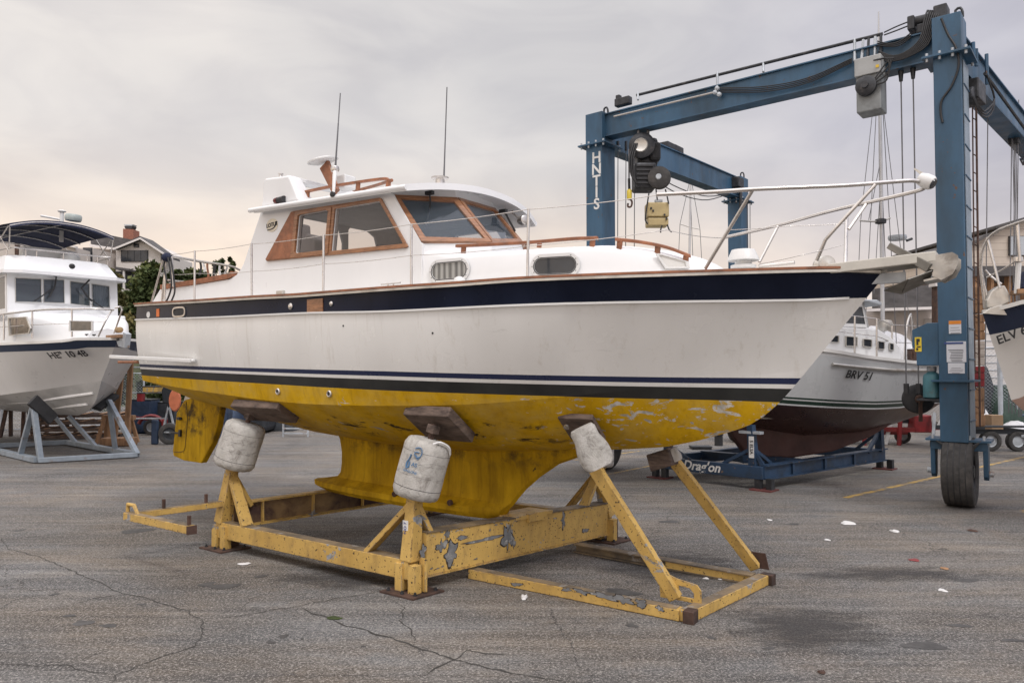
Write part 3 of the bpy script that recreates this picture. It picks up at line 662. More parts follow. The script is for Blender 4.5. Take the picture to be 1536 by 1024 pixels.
# swim step / fender bar at the stern quarter
mb = MB(); s0, v0, z0 = on_hull(295, 541); p0 = B.bs(s0, v0+.06, z0); p1 = B.P(168, 535, v0+.10)
mb.bar(p0, p1, .09, .05); mb.lathe([(.0, 0), (.02, .0), (.022, .02), (.0, .03)], p0, -B.u*-1, 10)
mb.build('swim_platform_rail', M['plastic'], yacht, bevel=.008)
mb = MB(); a = B.bs(-5.9, 1.30, z0-.02); mb.prism([B.bs(-6.55, 1.33, z0-.03), B.bs(-6.0, 1.33, z0-.03), B.bs(-6.0, -1.33, z0-.03), B.bs(-6.55, -1.33, z0-.03)], Vector((0, 0, .04)))
mb.build('swim_platform', M['teak_h'], yacht, bevel=.01)
# long crease stain / small gash marks on topsides
for x, y in ((515, 488.5), (649, 499.5), (347, 469.5)):
    s, v, z = on_hull(x, y); mb = MB(); mb.lathe([(.011, -.004), (.011, .004)], B.bs(s, v, z), B.n, 8); mb.build('screw_plug', M['black'], yacht)
M['darkening'] = pmat('blue grey cabin lining', (.17, .20, .23), .7, 0, .1, 3)  # blue grey tone that darkens the cabin inside
# ---------------------------------------------------------------- deckhouse
def z1(X, Y): return (380+X/6.025, 250+Y/6.025)
def z2(X, Y): return (580+X/6.025, 260+Y/6.025)
def z3(X, Y): return (380+X/3.0125, 120+Y/3.0125)
UP = Vector((0, 0, 1)); WV = 1.13
def W(px_, v=WV): s, _v, z = B.px(*px_, v); return (s, z)
house = [(-6.0, 3.08), W((229, 452)), W((240, 434)), W((300, 426)), W((345, 418.5)), W((354, 413)), W((361, 404)), W((366, 394)), W((380, 352)), W((392, 316)), (-3.15, 4.30), (-1.10, 4.27), W((590, 291), 1.12), W((634, 366), 1.12), (-.52, 3.08)]
win1 = [z1(*p) for p in [(388, 770), (395, 700), (418, 450), (432, 438), (676, 394), (694, 404), (690, 440), (660, 745), (648, 757), (400, 786)]]
win2 = [z1(*p) for p in [(712, 764), (748, 384), (1143, 316), (1152, 320), (1362, 690), (1358, 698)]]
h1 = [W(p) for p in win1]; h2 = [W(p) for p in win2]
for sg in (1, -1):
    mb = MB(); mb.prism([B.bs(s, sg*WV, z) for s, z in house], B.n*(-.05*sg), [[B.bs(s, sg*WV, z) for s, z in h1], [B.bs(s, sg*WV, z) for s, z in h2]])
    o = mb.build('deckhouse_side', M['gel_bright'], yacht, bevel=.006)
    outer = [W(z1(*p), WV) for p in [(122, 838), (134, 856), (1390, 736), (1407, 722), (1168, 292), (1150, 284), (376, 404), (352, 412)]]
    mb = MB(); mb.prism([B.bs(s, sg*(WV+.003), z) for s, z in outer], B.n*(.022*sg), [[B.bs(s, sg*(WV+.003), z) for s, z in h1], [B.bs(s, sg*(WV+.003), z) for s, z in h2]])
    wf = mb.build('window_frame', M['teak'], yacht, bevel=.004)
    q = [W(z1(*p)) for p in [(130, 846), (360, 418), (396, 414), (350, 826)]]
    mb = MB(); mb.prism([B.bs(s, sg*(WV+.026), z) for s, z in q], B.n*(.006*sg)); mb.build('quarter_panel', M['teak_h'], wf)
    for hh in (h1, h2):
        mb = MB(); P = [B.bs(s, sg*(WV-.012), z) for s, z in hh]; mb.add(P, [tuple(range(len(P)))]); mb.build('window_pane', M['glass'], wf)
    # raised inner frame of the sliding pane
    q = [W(z1(*p)) for p in [(352, 828), (396, 412), (702, 362), (724, 372), (690, 790)]]
    mb = MB(); mb.prism([B.bs(s, sg*(WV+.026), z) for s, z in q], B.n*(.010*sg), [[B.bs(s, sg*(WV+.026), z) for s, z in h1]]); mb.build('sash', M['teak'], wf, bevel=.003)
# emblem
s, z = W((408.5, 338)); P0 = B.bs(s, WV, z); mb = MB()
mb.add([P0+B.n*.006+B.u*.115*math.cos(a)+UP*.085*math.sin(a) for a in [2*math.pi*k/28 for k in range(28)]]+[P0+B.u*.115*math.cos(a)+UP*.085*math.sin(a) for a in [2*math.pi*k/28 for k in range(28)]],
       [tuple(range(28))]+[(k, (k+1) % 28, 28+(k+1) % 28, 28+k) for k in range(28)])
em = mb.build('emblem', pmat('cream enamel', (.66, .60, .48), .4), yacht)
tm = text_mb('LOTUS', .072, P0+B.n*.009+UP*.005, B.u+UP*.08, UP, .002); tm.build('lettering', M['black'], em)
mb = MB(); mb.tube(arcpts([P0+B.n*.009+B.u*a+UP*b for a, b in ((-.09, -.055), (0, -.048), (.06, -.025), (.10, .03))], 12), .006, 6); mb.build('swoosh', M['black'], em)
# ---- roof
def roofz(s, v, sf): return lerp(4.33, 4.255, (s+3.3)/2.75)+.15*(1-(v/1.26)**2)-(.03*max(0, (s+1.0))**2)
rt = MB(); top, bot = [], []
nv = 20
for i in range(nv+1):
    v = -1.26+2.52*i/nv; sf = -.38-.24*(abs(v)/1.26)**2.2; a, b = [], []
    for k in range(17):
        s = lerp(-3.30, sf, k/16); z = roofz(s, v, sf); a.append(B.bs(s, v, z)); b.append(B.bs(s, v, z-.045-(.03 if (k == 16 or k == 0 or i in (0, nv)) else 0)))
    top.append(a); bot.append(b)
rt.grid(top); rt.grid(bot)
rim = lambda g: [r[0] for r in g]+g[-1][1:]+[r[-1] for r in g[::-1]][1:]+g[0][::-1][1:-1]
rt.grid([rim(top), rim(bot)], closed=True)
roof = rt.build('roof', M['gel_bright'], yacht, auto=35)
# gutter lip along the side edges
for sg in (1, -1):
    mb = MB(); mb.tube([B.bs(s, 1.265*sg, roofz(s, 1.26, 0)-.035) for s in [lerp(-3.38, -.62, k/20) for k in range(21)]], .03, 8); mb.build('gutter', M['gel_bright'], roof, auto=60)
# ---- windscreen: three panes, teak frames
fr_b = [(-.55, 1.12, 3.63), (-.07, .50, 3.67), (-.12, -.50, 3.67), (-.60, -1.12, 3.63)]
fr_t = [(-.99, 1.12, 4.20), (-.55, .50, 4.25), (-.60, -.50, 4.25), (-1.04, -1.12, 4.20)]
fb = [B.P(632, 364, 1.12), B.P(737, 364, .50), B.P(783, 365, -.36), B.bs(-.60, -1.10, 3.63)]
ft = [B.P(590, 294, 1.10), B.P(685, 298, .50), B.P(741, 314, -.38), B.bs(-1.0, -1.10, 4.2)]
for i in range(3):
    a, b, c, e = fb[i], fb[i+1], ft[i+1], ft[i]; nn = (b-a).cross(e-a).normalized()
    if nn.dot(B.n+B.u) < 0: nn = -nn
    ctr = (a+b+c+e)/4
    inn = [p+(ctr-p).normalized()*.085 for p in (a, b, c, e)]
    mb = MB()
    O = [a, b, c, e]; A2 = [p+nn*.025 for p in O]; B2 = [p+nn*.025 for p in inn]; C3 = [p-nn*.01 for p in inn]
    mb.grid([[p-nn*.01 for p in O], A2, B2, C3, [p-nn*.01 for p in O]], closed=True)
    wf = mb.build('windscreen_frame', M['teak'], yacht, bevel=.004)
    mb = MB(); mb.quad(*inn); mb.build('windscreen_pane', M['glass_ws'], wf)
    # sill wall down to the coachroof and header up to the roof
    mb = MB(); dn = [B.bs((p-B.o).dot(B.u), (p-B.o).dot(B.n), 3.25) for p in (b, a)]; mb.prism([a-nn*.012, b-nn*.012, dn[0]+B.u*.05, dn[1]+B.u*.05], -nn*.03)
    mb.build('windscreen_sill', M['gel_bright'], yacht)
    mb = MB(); hi = [Vector((p.x, p.y, p.z))+UP*.13-B.u*.03 for p in (c, e)]; mb.prism([e-nn*.012, c-nn*.012, hi[0], hi[1]], -nn*.03); mb.build('windscreen_header', M['gel_bright'], yacht)
# aft bulkhead (open door in it), floor, helm seat and dash inside
mb = MB(); pl = [B.bs(-3.0, v, z) for v, z in ((-1.08, 3.08), (1.08, 3.08), (1.08, 4.30), (-1.08, 4.30))]
def bhole(a, b): return [B.bs(-3.0, v, z) for v, z in ((a, 3.3), (b, 3.3), (b, 4.2), (b-.04, 4.24), (a+.20, 4.24), (a+.06, 4.17), (a, 4.0))]
mb.prism(pl, B.u*.04, [bhole(-.62, -.04), bhole(.05, 1.05)]); mb.build('aft_bulkhead', M['darkening'], yacht)
for sg in (1, -1):
    mb = MB(); f = lambda hh: [B.bs(s, sg*(WV-.056), z) for s, z in hh]
    mb.prism([B.bs(s, sg*(WV-.056), z) for s, z in ((-2.98, 3.1), (-2.98, 4.26), (-1.1, 4.24), (-.62, 3.6), (-.62, 3.1))], B.n*(-.008*sg), [f(h1), f(h2)]); mb.build('darkening_panel', M['darkening'], yacht)  # dark panels added inside the white walls to darken the interior
mb = MB(); mb.prism([B.bs(s, v, 4.245) for s, v in ((-2.98, -1.06), (-2.98, 1.06), (-1.05, 1.06), (-.65, .5), (-.65, -.5), (-1.05, -1.06))], UP*.012); mb.build('headliner', M['darkening'], yacht)
mb = MB(); mb.box(B.bs(-1.6, 0, 3.30), (2.9, 2.16, .04), B.u, B.n); mb.build('cabin_sole', pmat('dark cabin sole', (.10, .09, .085), .7), yacht)
mb = MB(); P0 = B.P(457, 372, .2); mb.prism([P0+B.u*a+UP*b for a, b in ((-.22, -.5), (.22, -.5), (.22, .10), (.02, .22), (-.04, .12), (-.2, .10), (-.23, .40), (-.30, .40))], -B.n*.30); mb.build('helm_seat', pmat('grey upholstery', (.10, .09, .09), .8), yacht, bevel=.04)
mb = MB(); mb.prism([B.bs(s, 1.0, z) for s, z in ((-.85, 3.3), (-.45, 3.3), (-.45, 3.62), (-.78, 3.68))], -B.n*2.0); mb.build('dashboard', pmat('blue grey dash', (.16, .20, .25), .6), yacht)
# wipers
def wiper(a, b, c):
    mb = MB(); mb.box(a, (.10, .05, .04), B.u, B.n); mb.tube(arcpts([a, b, c], 8), .009, 6); e = (c-b).normalized(); mb.bar(c-e*.22, c+e*.05, .014, .022); return mb
off = (B.u*.6+B.n*.6)*.06
wiper(B.P(644, 291, .83)+off, B.P(645, 310, .78)+off, B.P(640, 336, .83)+off).build('wiper', M['black'], yacht)
wiper(B.P(754, 318, -.38)+off, B.P(762, 330, -.38)+off, B.P(769, 343, -.38)+off).build('wiper', M['black'], yacht)
# searchlight under the visor
c = B.P(783, 331, -.62); mb = MB(); mb.lathe([(.0, -.05), (.045, -.045), (.06, .0), (.06, .07), (.052, .075), (.0, .076)], c, B.u*.9+B.n*.35, 18); o = mb.build('searchlight', M['steel'], yacht, auto=40)
mb = MB(); mb.tube([c, c-B.u*.12+UP*.09, c-B.u*.16+UP*.14], .014, 6); mb.build('bracket', M['steel'], o)
# ---- quarter pod and its swept bar
mb = MB(); poly = [(391, 312), (393, 300), (394, 272), (398, 267), (420, 264.5), (433, 262.5), (449, 301)]
P = [B.P(x, y, 1.20) for x, y in poly]; Q = [p-B.n*(.20 if 0 < i < 6 else .26) for i, p in enumerate(P)]
n = len(P); mb.add(P+Q, [tuple(range(n)), tuple(range(2*n-1, n-1, -1))]+[(i, (i+1) % n, n+(i+1) % n, n+i) for i in range(n)]); pod = mb.build('roof_pod', M['gel_bright'], yacht, bevel=.03, seg=3)
mb = MB(); a = B.P(431, 268, 1.08); b = B.P(527, 291, .10); g = []
for k in range(9):
    t = k/8; p = a.lerp(b, t); w_ = lerp(.20, .12, t); g.append([p+B.u*w_*.5-UP*.03, p+B.u*w_*.5+UP*.02, p+UP*.045, p-B.u*w_*.5+UP*.02, p-B.u*w_*.5-UP*.03, p-UP*.045])
mb.grid(g, closed=True); mb.add(g[0]+g[-1], [(0, 1, 2, 3, 4, 5), (11, 10, 9, 8, 7, 6)]); mb.build('pod_bar', M['gel_bright'], pod, bevel=.01)
c = B.P(425, 299, 1.22); mb = MB(); mb.tube([c-B.u*.12, c+B.u*.02], [.035, .045], 12); o = mb.build('side_lamp', M['black'], yacht, auto=40)
mb = MB(); mb.tube([c-B.u*.16, c-B.u*.11], [.036, .040], 12); mb.build('lamp_glass', pmat('dark red lens', (.12, .012, .01), .2), o)
c = B.P(421, 264, 1.1); mb = MB(); mb.lathe([(.028, 0), (.022, .01), (.022, .045), (.034, .05), (.034, .06), (0, .065)], c-UP*.03, UP, 14); mb.build('vent_cap', M['steel'], yacht, auto=40)
# ---- grab rails
def rail(pts, v0, v1, r=.022, mat='teak_h', posts=(), ph=.10, name='grab_rail', wd=.05):
    P = [B.P(x, y, lerp(v0, v1, i/(len(pts)-1))) for i, (x, y) in enumerate(pts)]; c = arcpts(P, 20) if len(P) > 2 else P
    mb = MB(); g = []
    for p in c: g.append([p+B.n*.022-UP*.016, p+B.n*.022+UP*.010, p+UP*.018, p-B.n*.022+UP*.010, p-B.n*.022-UP*.016])
    mb.grid(g, closed=True); mb.add(g[0]+g[-1], [tuple(range(5)), tuple(range(9, 4, -1))]); o = mb.build(name, M[mat], yacht, auto=50)
    for t in posts:
        q = c[min(len(c)-1, int(t*(len(c)-1)))]; m2 = MB(); m2.bar(q-UP*.01, q-UP*ph-B.u*.01, .03, wd, B.u); m2.build('rail_post', M[mat], o, bevel=.004)
    return o
rail([(444, 290.5), (500, 279), (571, 268.5), (586, 271)], 1.02, 1.02, posts=(.12, .50, .9), ph=.10)
rail([(525, 288), (560, 279), (588, 270)], -.2, .5, posts=(.3, .9), ph=.08)
rail([(685, 369), (740, 366.5), (800, 363), (860, 358), (896, 357)], .98, .78, posts=(.05, .95), ph=.11)
rail([(789, 365), (800, 363), (812, 362)], .2, .1, posts=(.1, .9), ph=.07)
rail([(924, 359), (960, 363), (1000, 371), (1035, 384)], .74, .42, posts=(.09, .6, .97), ph=.10)
# ---- mast gear on the roof
mb = MB(); a = B.P(487, 247, .75); b = B.P(503, 285, .75); mb.bar(a, b+(b-a)*.1, .05, .17, B.u, h1=.10); mast = mb.build('radar_post', M['teak_h'], yacht, bevel=.008)
c = B.P(484.5, 241, .75); mb = MB(); mb.lathe([(.0, -.03), (.14, -.028), (.20, -.008), (.20, .008), (.13, .03), (.0, .036)], c, UP+B.n*.22-B.u*.12, 28); rd = mb.build('satellite_dome', M['plastic'], mast, auto=40)
mb = MB(); mb.box(c+B.n*.1-UP*.02, (.06, .05, .04), B.u, B.n); mb.build('lamp', M['grime'], rd)
def whip(x0, y0, x1, y1, v, r0=.014, r1=.007, name='whip_antenna'):
    a, b = B.P(x0, y0, v), B.P(x1, y1, v); mb = MB(); m_ = a.lerp(b, .6); mb.tube([a, a.lerp(b, .15), m_, m_+(b-a)*.002, b], [r0, r0*.8, r0*.6, r1*1.1, r1], 6); return mb.build(name, M['wire'], yacht, auto=60)
wa = whip(503, 252, 510.5, 140, 1.0); c = B.P(502.5, 254, 1.0)
mb = MB(); mb.lathe([(.0, -.05), (.045, -.03), (.055, .0), (.045, .035), (.0, .05)], c, UP, 16); mb.build('bell', M['steel'], wa, auto=40)
mb = MB(); mb.tube([B.P(500, 292, 1.1), B.P(502, 262, 1.05), c], [.016, .026, .02], 8); mb.build('antenna_base', M['plastic'], wa, auto=40)
c = B.P(499, 291.5, 1.3); mb = MB(); mb.lathe([(.03, -.02), (.032, .015), (.0, .02)], c, B.n, 14); mb.build('loudspeaker', M['black'], yacht, auto=40)
c = B.P(517, 275, .5); mb = MB(); mb.box(c, (.22, .2, .18), B.u, B.n); mb.build('deck_box', M['plastic'], yacht, bevel=.02)
wa2 = whip(666, 264, 670.5, 131, .35, .012, .007)
c = B.P(660, 279, .45); mb = MB(); mb.lathe([(.055, -.03), (.055, .07), (.10, .085), (.105, .10), (.06, .115), (.0, .12)], c, UP, 20); mb.build('mushroom_vent', M['steel'], yacht, auto=40)
# ---------------------------------------------------------------- coachroof trunk
TW = [(-.60, 1.12), (.2, 1.09), (.9, .99), (1.4, .86), (1.9, .66), (2.25, .43), (2.42, .26), (2.5, .10)]
TZ = [(-.60, 3.58), (.08, 3.485), (.8, 3.475), (1.35, 3.47), (1.6, 3.45), (1.9, 3.40), (2.2, 3.31), (2.38, 3.21), (2.5, 3.13)]
trunk = MB(); g = []
for i in range(45):
    s = lerp(-.60, 2.5, i/44); w_ = spline(s, TW); z = spline(s, TZ)-.015; zd = min(z-.01, spline(s, ZSe)-.02)
    prof = [(w_+.015, zd), (w_, lerp(zd, z, .5)), (w_-.012, z-.06), (w_-.03, z-.025), (w_-.07, z), (w_*.66, z+.035), (w_*.33, z+.055), (0, z+.062)]
    prof = [(max(0, a), b) for a, b in prof]; r = prof+[(-a, b) for a, b in prof[::-1][1:]]
    g.append([B.bs(s, a, b) for a, b in r])
trunk.grid(g); trunk.add(g[-1], [tuple(range(len(g[-1])))]); trunk.build('coachroof', M['gel_bright'], yacht, auto=60)
def porthole(x0, x1, y, hb, mat, curtain=False):
    s0 = B.px(x0, y, 1.05)[0]; s1 = B.px(x1, y, 1.05)[0]
    for _ in range(4): s0 = B.px(x0, y, spline(s0, TW))[0]; s1 = B.px(x1, y, spline(s1, TW))[0]
    a, b = B.bs(s0, spline(s0, TW), 0), B.bs(s1, spline(s1, TW), 0); ux = (b-a).normalized(); nn = Vector((ux.y, -ux.x, 0))
    if nn.dot(B.n) < 0: nn = -nn
    sc = (s0+s1)/2; vc = spline(sc, TW); zc = B.px((x0+x1)/2, y, vc)[2]; c = B.bs(sc, vc, zc)+nn*.006; al = (b-a).length/2
    mb = MB(); n = 32; r2 = hb
    def stad(A, Bb): return [c+ux*((A-Bb)*(1 if math.cos(t) > 0 else -1)+Bb*math.cos(t))+UP*Bb*math.sin(t) for t in [2*math.pi*(k+.5)/n for k in range(n)]]
    o1, i1 = stad(al, hb), stad(al-.042, hb-.042)
    mb.grid([o1, [p+nn*.014 for p in o1], [p+nn*.014 for p in i1], i1], closed=True)
    ring = mb.build('porthole', M['plastic'] if True else M['alu'], yacht, auto=40)
    i2 = stad(al-.042, hb-.042); mb = MB(); mb.add([p+nn*.004 for p in i2], [tuple(range(n))]); mb.build('porthole_glass', mat, ring)
    for k in range(10):
        t = 2*math.pi*k/10; p = c+ux*((al-hb)*(1 if math.cos(t) > 0 else -1)+(hb-.02)*math.cos(t))+UP*(hb-.02)*math.sin(t)
        mb = MB(); mb.lathe([(.005, .012), (.005, .0165)], p, nn, 6); mb.build('screw', M['black'], ring)
    rr = stad(al-.036, hb-.036); mb = MB(); mb.tube([p+nn*.012 for p in rr], .006, 5, closed=True); mb.build('seal', M['black'], ring)
def curtain_mat():
    m = MT('pleated curtain behind glass'); x = m.xyz(); a = m.math('ADD', m.math('MULTIPLY', x[0], .816), m.math('MULTIPLY', x[1], -.578))
    s = m.math('SINE', m.math('ADD', m.math('MULTIPLY', a, 85.), m.math('MULTIPLY', m.noise(m.co((1, 1, .2)), 6), 6.)))
    m.inp('Base Color', m.mix(m.ramp(s, -1, 1), (.12, .12, .115), (.36, .36, .34))); m.inp('Roughness', .12); return m.m
porthole(645, 705.5, 406, .125, curtain_mat()); porthole(797, 871, 398.5, .118, M['glass_dark'])
# forward hatch window (dull white triangular cover)
def TP(x, y):
    v = .6
    for _ in range(25): s, _v, z = B.px(x, y, v); v = lerp(v, max(.02, spline(s, TW)-.01), .5)
    return B.bs(s, v+.02, z)
tri = [TP(984, 381), TP(990, 381), TP(1034, 393), TP(1036, 403), TP(999, 404)]; cc = sum(tri, Vector())/5; nn = (tri[2]-tri[0]).cross(tri[4]-tri[0]).normalized()
if nn.dot(B.n) < 0: nn = -nn
mb = MB(); inn = [p.lerp(cc, .22) for p in tri]; mb.grid([tri, [p+nn*.018 for p in tri], [p+nn*.018 for p in inn], inn], closed=True); hw = mb.build('fixed_window', M['plastic'], yacht, bevel=.004)
mb = MB(); mb.add([p+nn*.004 for p in inn], [tuple(range(5))]); mb.build('window_cover', M['gel_shade'], hw)
# shell vent by the porthole, small deck fittings
c = B.P(689, 419, 1.20); mb = MB(); mb.lathe([(.07, 0), (.068, .03), (.05, .065), (.02, .08), (0, .082)], c-UP*.05, UP, 16); mb.build('clam_vent', M['plastic'], yacht, auto=50)
c = B.P(421, 442, 1.50); mb = MB(); mb.box(c+UP*.02, (.12, .05, .06), B.u, B.n); mb.build('deck_socket', M['alu'], yacht, bevel=.01)
c = B.P(586, 428, 1.42); mb = MB(); mb.tube([c-B.u*.14+UP*.02, c+B.u*.14+UP*.02], .009, 6); mb.tube([c-B.u*.04-UP*.06, c-B.u*.04+UP*.02], .009, 6); mb.tube([c+B.u*.04-UP*.06, c+B.u*.04+UP*.02], .009, 6); mb.build('cleat', M['steel'], yacht)
# ---------------------------------------------------------------- stanchions and lifelines
st = [((292, 449), (292, 376)), ((378, 444), (377, 365)), ((485, 438), (485.5, 352)), ((617, 431), (617, 336)), ((791, 420), (793, 313))]
for (bx, by), (tx, ty) in st:
    s, v, z = solve(bx, by+4, Vs); v -= .06; a = B.P(bx, by+6, v); b = B.P(tx, ty, v-.03); mb = MB()
    mb.tube([a, b], .0135, 10); o = mb.build('stanchion', M['steel'], yacht, auto=50); mb = MB(); mb.lathe([(.035, 0), (.02, .02), (.016, .05)], a-UP*.005, UP, 12, cap=False); mb.build('stanchion_base', M['steel'], o, auto=50)
def lifeline(pts, r=.0042):
    P = []
    for x, y, v in pts: P.append(B.P(x, y, v))
    q = []
    for a, b in zip(P, P[1:]):
        for k in range(6): t = k/6; q.append(a.lerp(b, t)-UP*.02*4*t*(1-t)*(a-b).length/2)
    q.append(P[-1]); MB().tube(q, r, 5).build('lifeline', M['steel'], yacht, auto=80)
lifeline([(256, 382, 1.40), (292, 377, 1.42), (377, 366, 1.49), (485.5, 353, 1.54), (617, 336.5, 1.53), (793, 314, 1.38), (985, 293, 1.16)])
lifeline([(262, 412, 1.40), (292, 410, 1.42), (378, 407, 1.49), (485, 396, 1.54), (617, 383, 1.53), (792, 369, 1.38), (1000, 345, .9), (1085, 357, -.9)], .0036)
lifeline([(1095, 345, .80), (1180, 339, .6), (1268, 335, .30)], .0036); lifeline([(1139, 396, .6), (1200, 383, .6), (1265, 367, .28)], .0036)
# ---- stern rail, boarding ladder and its straps
def stube(name, pts, r=.014, mat='steel', sm=True, par=None):
    c = arcpts(pts, 18) if sm and len(pts) > 2 else pts; return MB().tube(c, r, 8).build(name, M[mat], par or yacht, auto=60)
stube('stern_rail', [B.P(x, y, v) for x, y, v in [(227, 454, 1.34), (238, 415, 1.34), (246, 386, 1.33), (254, 383, 1.32)]])
stube('stern_rail', [B.P(x, y, v) for x, y, v in [(254, 384, 1.3), (300, 392, .5), (345, 399, -.9), (360, 405, -1.3)]], .020)
stube('stern_rail', [B.P(x, y, v) for x, y, v in [(252, 420, 1.3), (290, 424, .5), (330, 428, -.6)]], .012)
for x0, y0, x1, y1 in ((243, 452, 250, 385), (247, 450, 248.5, 386), (258, 385, 260, 430)): stube('ladder_leg', [B.P(x0, y0, 1.3), B.P(x1, y1, 1.3)], .016, sm=False)
for pts in ([(252, 386), (256, 410), (257, 430), (252, 447), (247, 454)], [(256, 386), (261, 420), (262, 438), (257, 452)], [(249, 386), (246, 400), (250, 420)]):
    stube('mooring_line', [B.P(x, y, 1.36) for x, y in pts], .012, 'black')
mb = MB()
mb.lathe([(.0, -.07), (.05, -.06), (.07, 0), (.06, .05), (.0, .07)], B.P(250, 386, 1.33), B.u, 10); mb.build('rope_bundle', M['navy'], yacht, auto=60)
rr = random.Random(3)
for x, w_, h_, m_ in ((301, 6, 20, 'black'), (306, 5, 14, 'plastic'), (312, 4, 26, 'teak_h'), (321, 11, 22, 'black'), (330, 5, 24, 'plastic'), (340, 4, 12, 'plastic')):
    y0 = lerp(392, 399, (x-300)/45)+1; v = lerp(.5, -.9, (x-300)/45); a = B.P(x, y0, v); b = B.P(x+rr.uniform(-2, 2), y0+h_, v); mb = MB(); wd = w_*.0085; g = []
    for k in range(7):
        t = k/6; p = a.lerp(b, t)+B.u*.02*math.sin(5*t+x); ww = wd*(1-.35*t+.2*math.sin(9*t+x)); g.append([p-B.u*ww/2, p-B.n*.02, p+B.u*ww/2, p+B.n*.02])
    mb.grid(g, closed=True); mb.add(g[0]+g[-1], [(0, 1, 2, 3), (7, 6, 5, 4)]); mb.build('hung_strap', M[m_], yacht, auto=60)
# teak coaming cap
mb = MB(); P = [B.P(x, y, WV-.03) for x, y in [(245, 434), (290, 427.5), (346, 418), (352, 414)]]
for p, q in zip(P, P[1:]): mb.bar(p+UP*.03, q+UP*.03, .10, .07)
mb.build('coaming_cap', M['teak_h'], yacht)
# ---------------------------------------------------------------- pulpit
pul = arcpts([B.P(x, y, v) for x, y, v in [(985, 292, 1.18), (1070, 288, 1.03), (1130, 284, .90), (1200, 281, .70), (1270, 278, .46), (1335, 273, .20), (1368, 271, .08), (1384, 274, .01), (1388, 279, -.03), (1380, 285, -.10), (1340, 295, -.22), (1300, 304, -.36), (1240, 318, -.56), (1170, 337, -.80), (1088, 356, -1.05)]], 90)
MB().tube(pul, .0175, 10).build('pulpit_rail', M['steel'], yacht, auto=70)
for pts in ([(1058, 403, .74), (1129, 285, .90)], [(1139, 393, -.62), (1167, 339, -.80)], [(1225, 391, .42), (1238, 360, .44), (1250, 346, .46), (1313, 277, .32)], [(1268, 400, .14), (1270, 327, -.44)], [(1273, 344, -.2), (1300, 305, -.36)]):
    MB().tube([B.P(*p) for p in pts], .0155, 8).build('pulpit_leg', M['steel'], yacht, auto=60)
# bow light at the tip
c = B.P(1388, 271, 0); mb = MB(); mb.lathe([(0, -.06), (.05, -.05), (.062, 0), (.062, .05), (.05, .07), (0, .075)], c, Vector((.5, -.6, -.5)), 18); o = mb.build('bow_lamp', M['plastic'], yacht, auto=40)
mb = MB(); mb.lathe([(.045, .066), (.04, .08), (0, .082)], c, Vector((.5, -.6, -.5)), 16); mb.build('lamp_glass', M['glass_dark'], o, auto=40)
mb = MB(); a = c+UP*.04; mb.bar(a, B.P(1371, 253, 0), .012, .03, w1=.004, h1=.012); mb.build('wind_vane', M['alu'], o)
M['alu2'] = pmat('scratched cast aluminium', (.36, .35, .33), .38, .75, .3, 4, .2, 14, dirt=((.14, .12, .10), 4, .5, .75))
# ---------------------------------------------------------------- bow platform, anchor, windlass
zp = 3.13
mb = MB(); n_ = 10; g = []
for i in range(n_+1):
    t = i/n_; s = lerp(3.15, 4.22, t); w_ = lerp(.27, .15, t); zt = lerp(3.165, 3.235, t); g.append([B.bs(s, w_, zt-.085), B.bs(s, w_, zt), B.bs(s, -w_, zt), B.bs(s, -w_, zt-.085)])
mb.grid(g, closed=True); mb.add(g[0]+g[-1], [(0, 1, 2, 3), (7, 6, 5, 4)]); mb.build('anchor_platform', pmat('weathered cream platform', (.50, .48, .43), .6, 0, .15, 4, .2, 30, dirt=((.18, .14, .10), 8, .66, .7)), yacht, bevel=.008)
mb = MB()
for sg in (1, -1):     # bent cheek plates of the roller
    P = [(lambda q: B.bs(q[0], .15*sg, q[2]))(B.px(x, y, .15)) for x, y in ((1380, 387), (1406, 382), (1428, 378), (1437, 383), (1437, 396), (1429, 411), (1412, 420), (1398, 414), (1400, 404), (1382, 402))]
    mb.prism(P, B.n*(-.012*sg))
    mb.build('roller_cheek', M['alu2'], yacht, bevel=.01); mb = MB()
mb.prism([B.bs(s, -.14, z) for s, z in ((4.13, 2.99), (4.26, 3.01), (4.345, 3.10), (4.355, 3.2), (4.34, 3.2), (4.32, 3.1), (4.25, 3.03), (4.13, 3.005))], B.n*.28); mb.build('roller_plate', M['alu'], yacht)
c = B.bs(4.24, 0, 3.12); mb = MB(); mb.lathe([(.06, -.12), (.03, 0), (.06, .12)], c, B.n, 16); mb.build('roller', M['black'], yacht, auto=50)
# plough anchor: shank on top, blade under the platform
mb = MB(); a = B.P(1333, 368, .10); b = B.P(1394, 402, .17); mb.bar(a, b, .03, .055, h1=.08); M['zincy'] = pmat('weathered zinc', (.20, .19, .17), .5, .5, .3, 5, .1, 25); sh = mb.build('anchor', M['zincy'], yacht, bevel=.006)
mb = MB(); T = B.P(1326, 435, .02); P1 = B.P(1398, 405, .15); P2 = B.P(1404, 412, -.15); P3 = B.P(1362, 418, .22); P4 = B.P(1368, 424, -.22); D = B.P(1394, 421, 0); D2 = B.P(1352, 440, 0)
for tri_ in ((T, D2, P3), (D2, D, P3), (D, P1, P3), (T, P4, D2), (D2, P4, D), (D, P4, P2)):
    nn = (tri_[1]-tri_[0]).cross(tri_[2]-tri_[0]).normalized()*.008; mb.prism(list(tri_), nn)
mb.build('anchor_blade', M['zincy'], sh)
mb = MB(); mb.box(B.bs(3.80, 0, 3.05), (.36, .05, .09), B.u, B.n); mb.build('shank_bracket', M['galv'], sh)
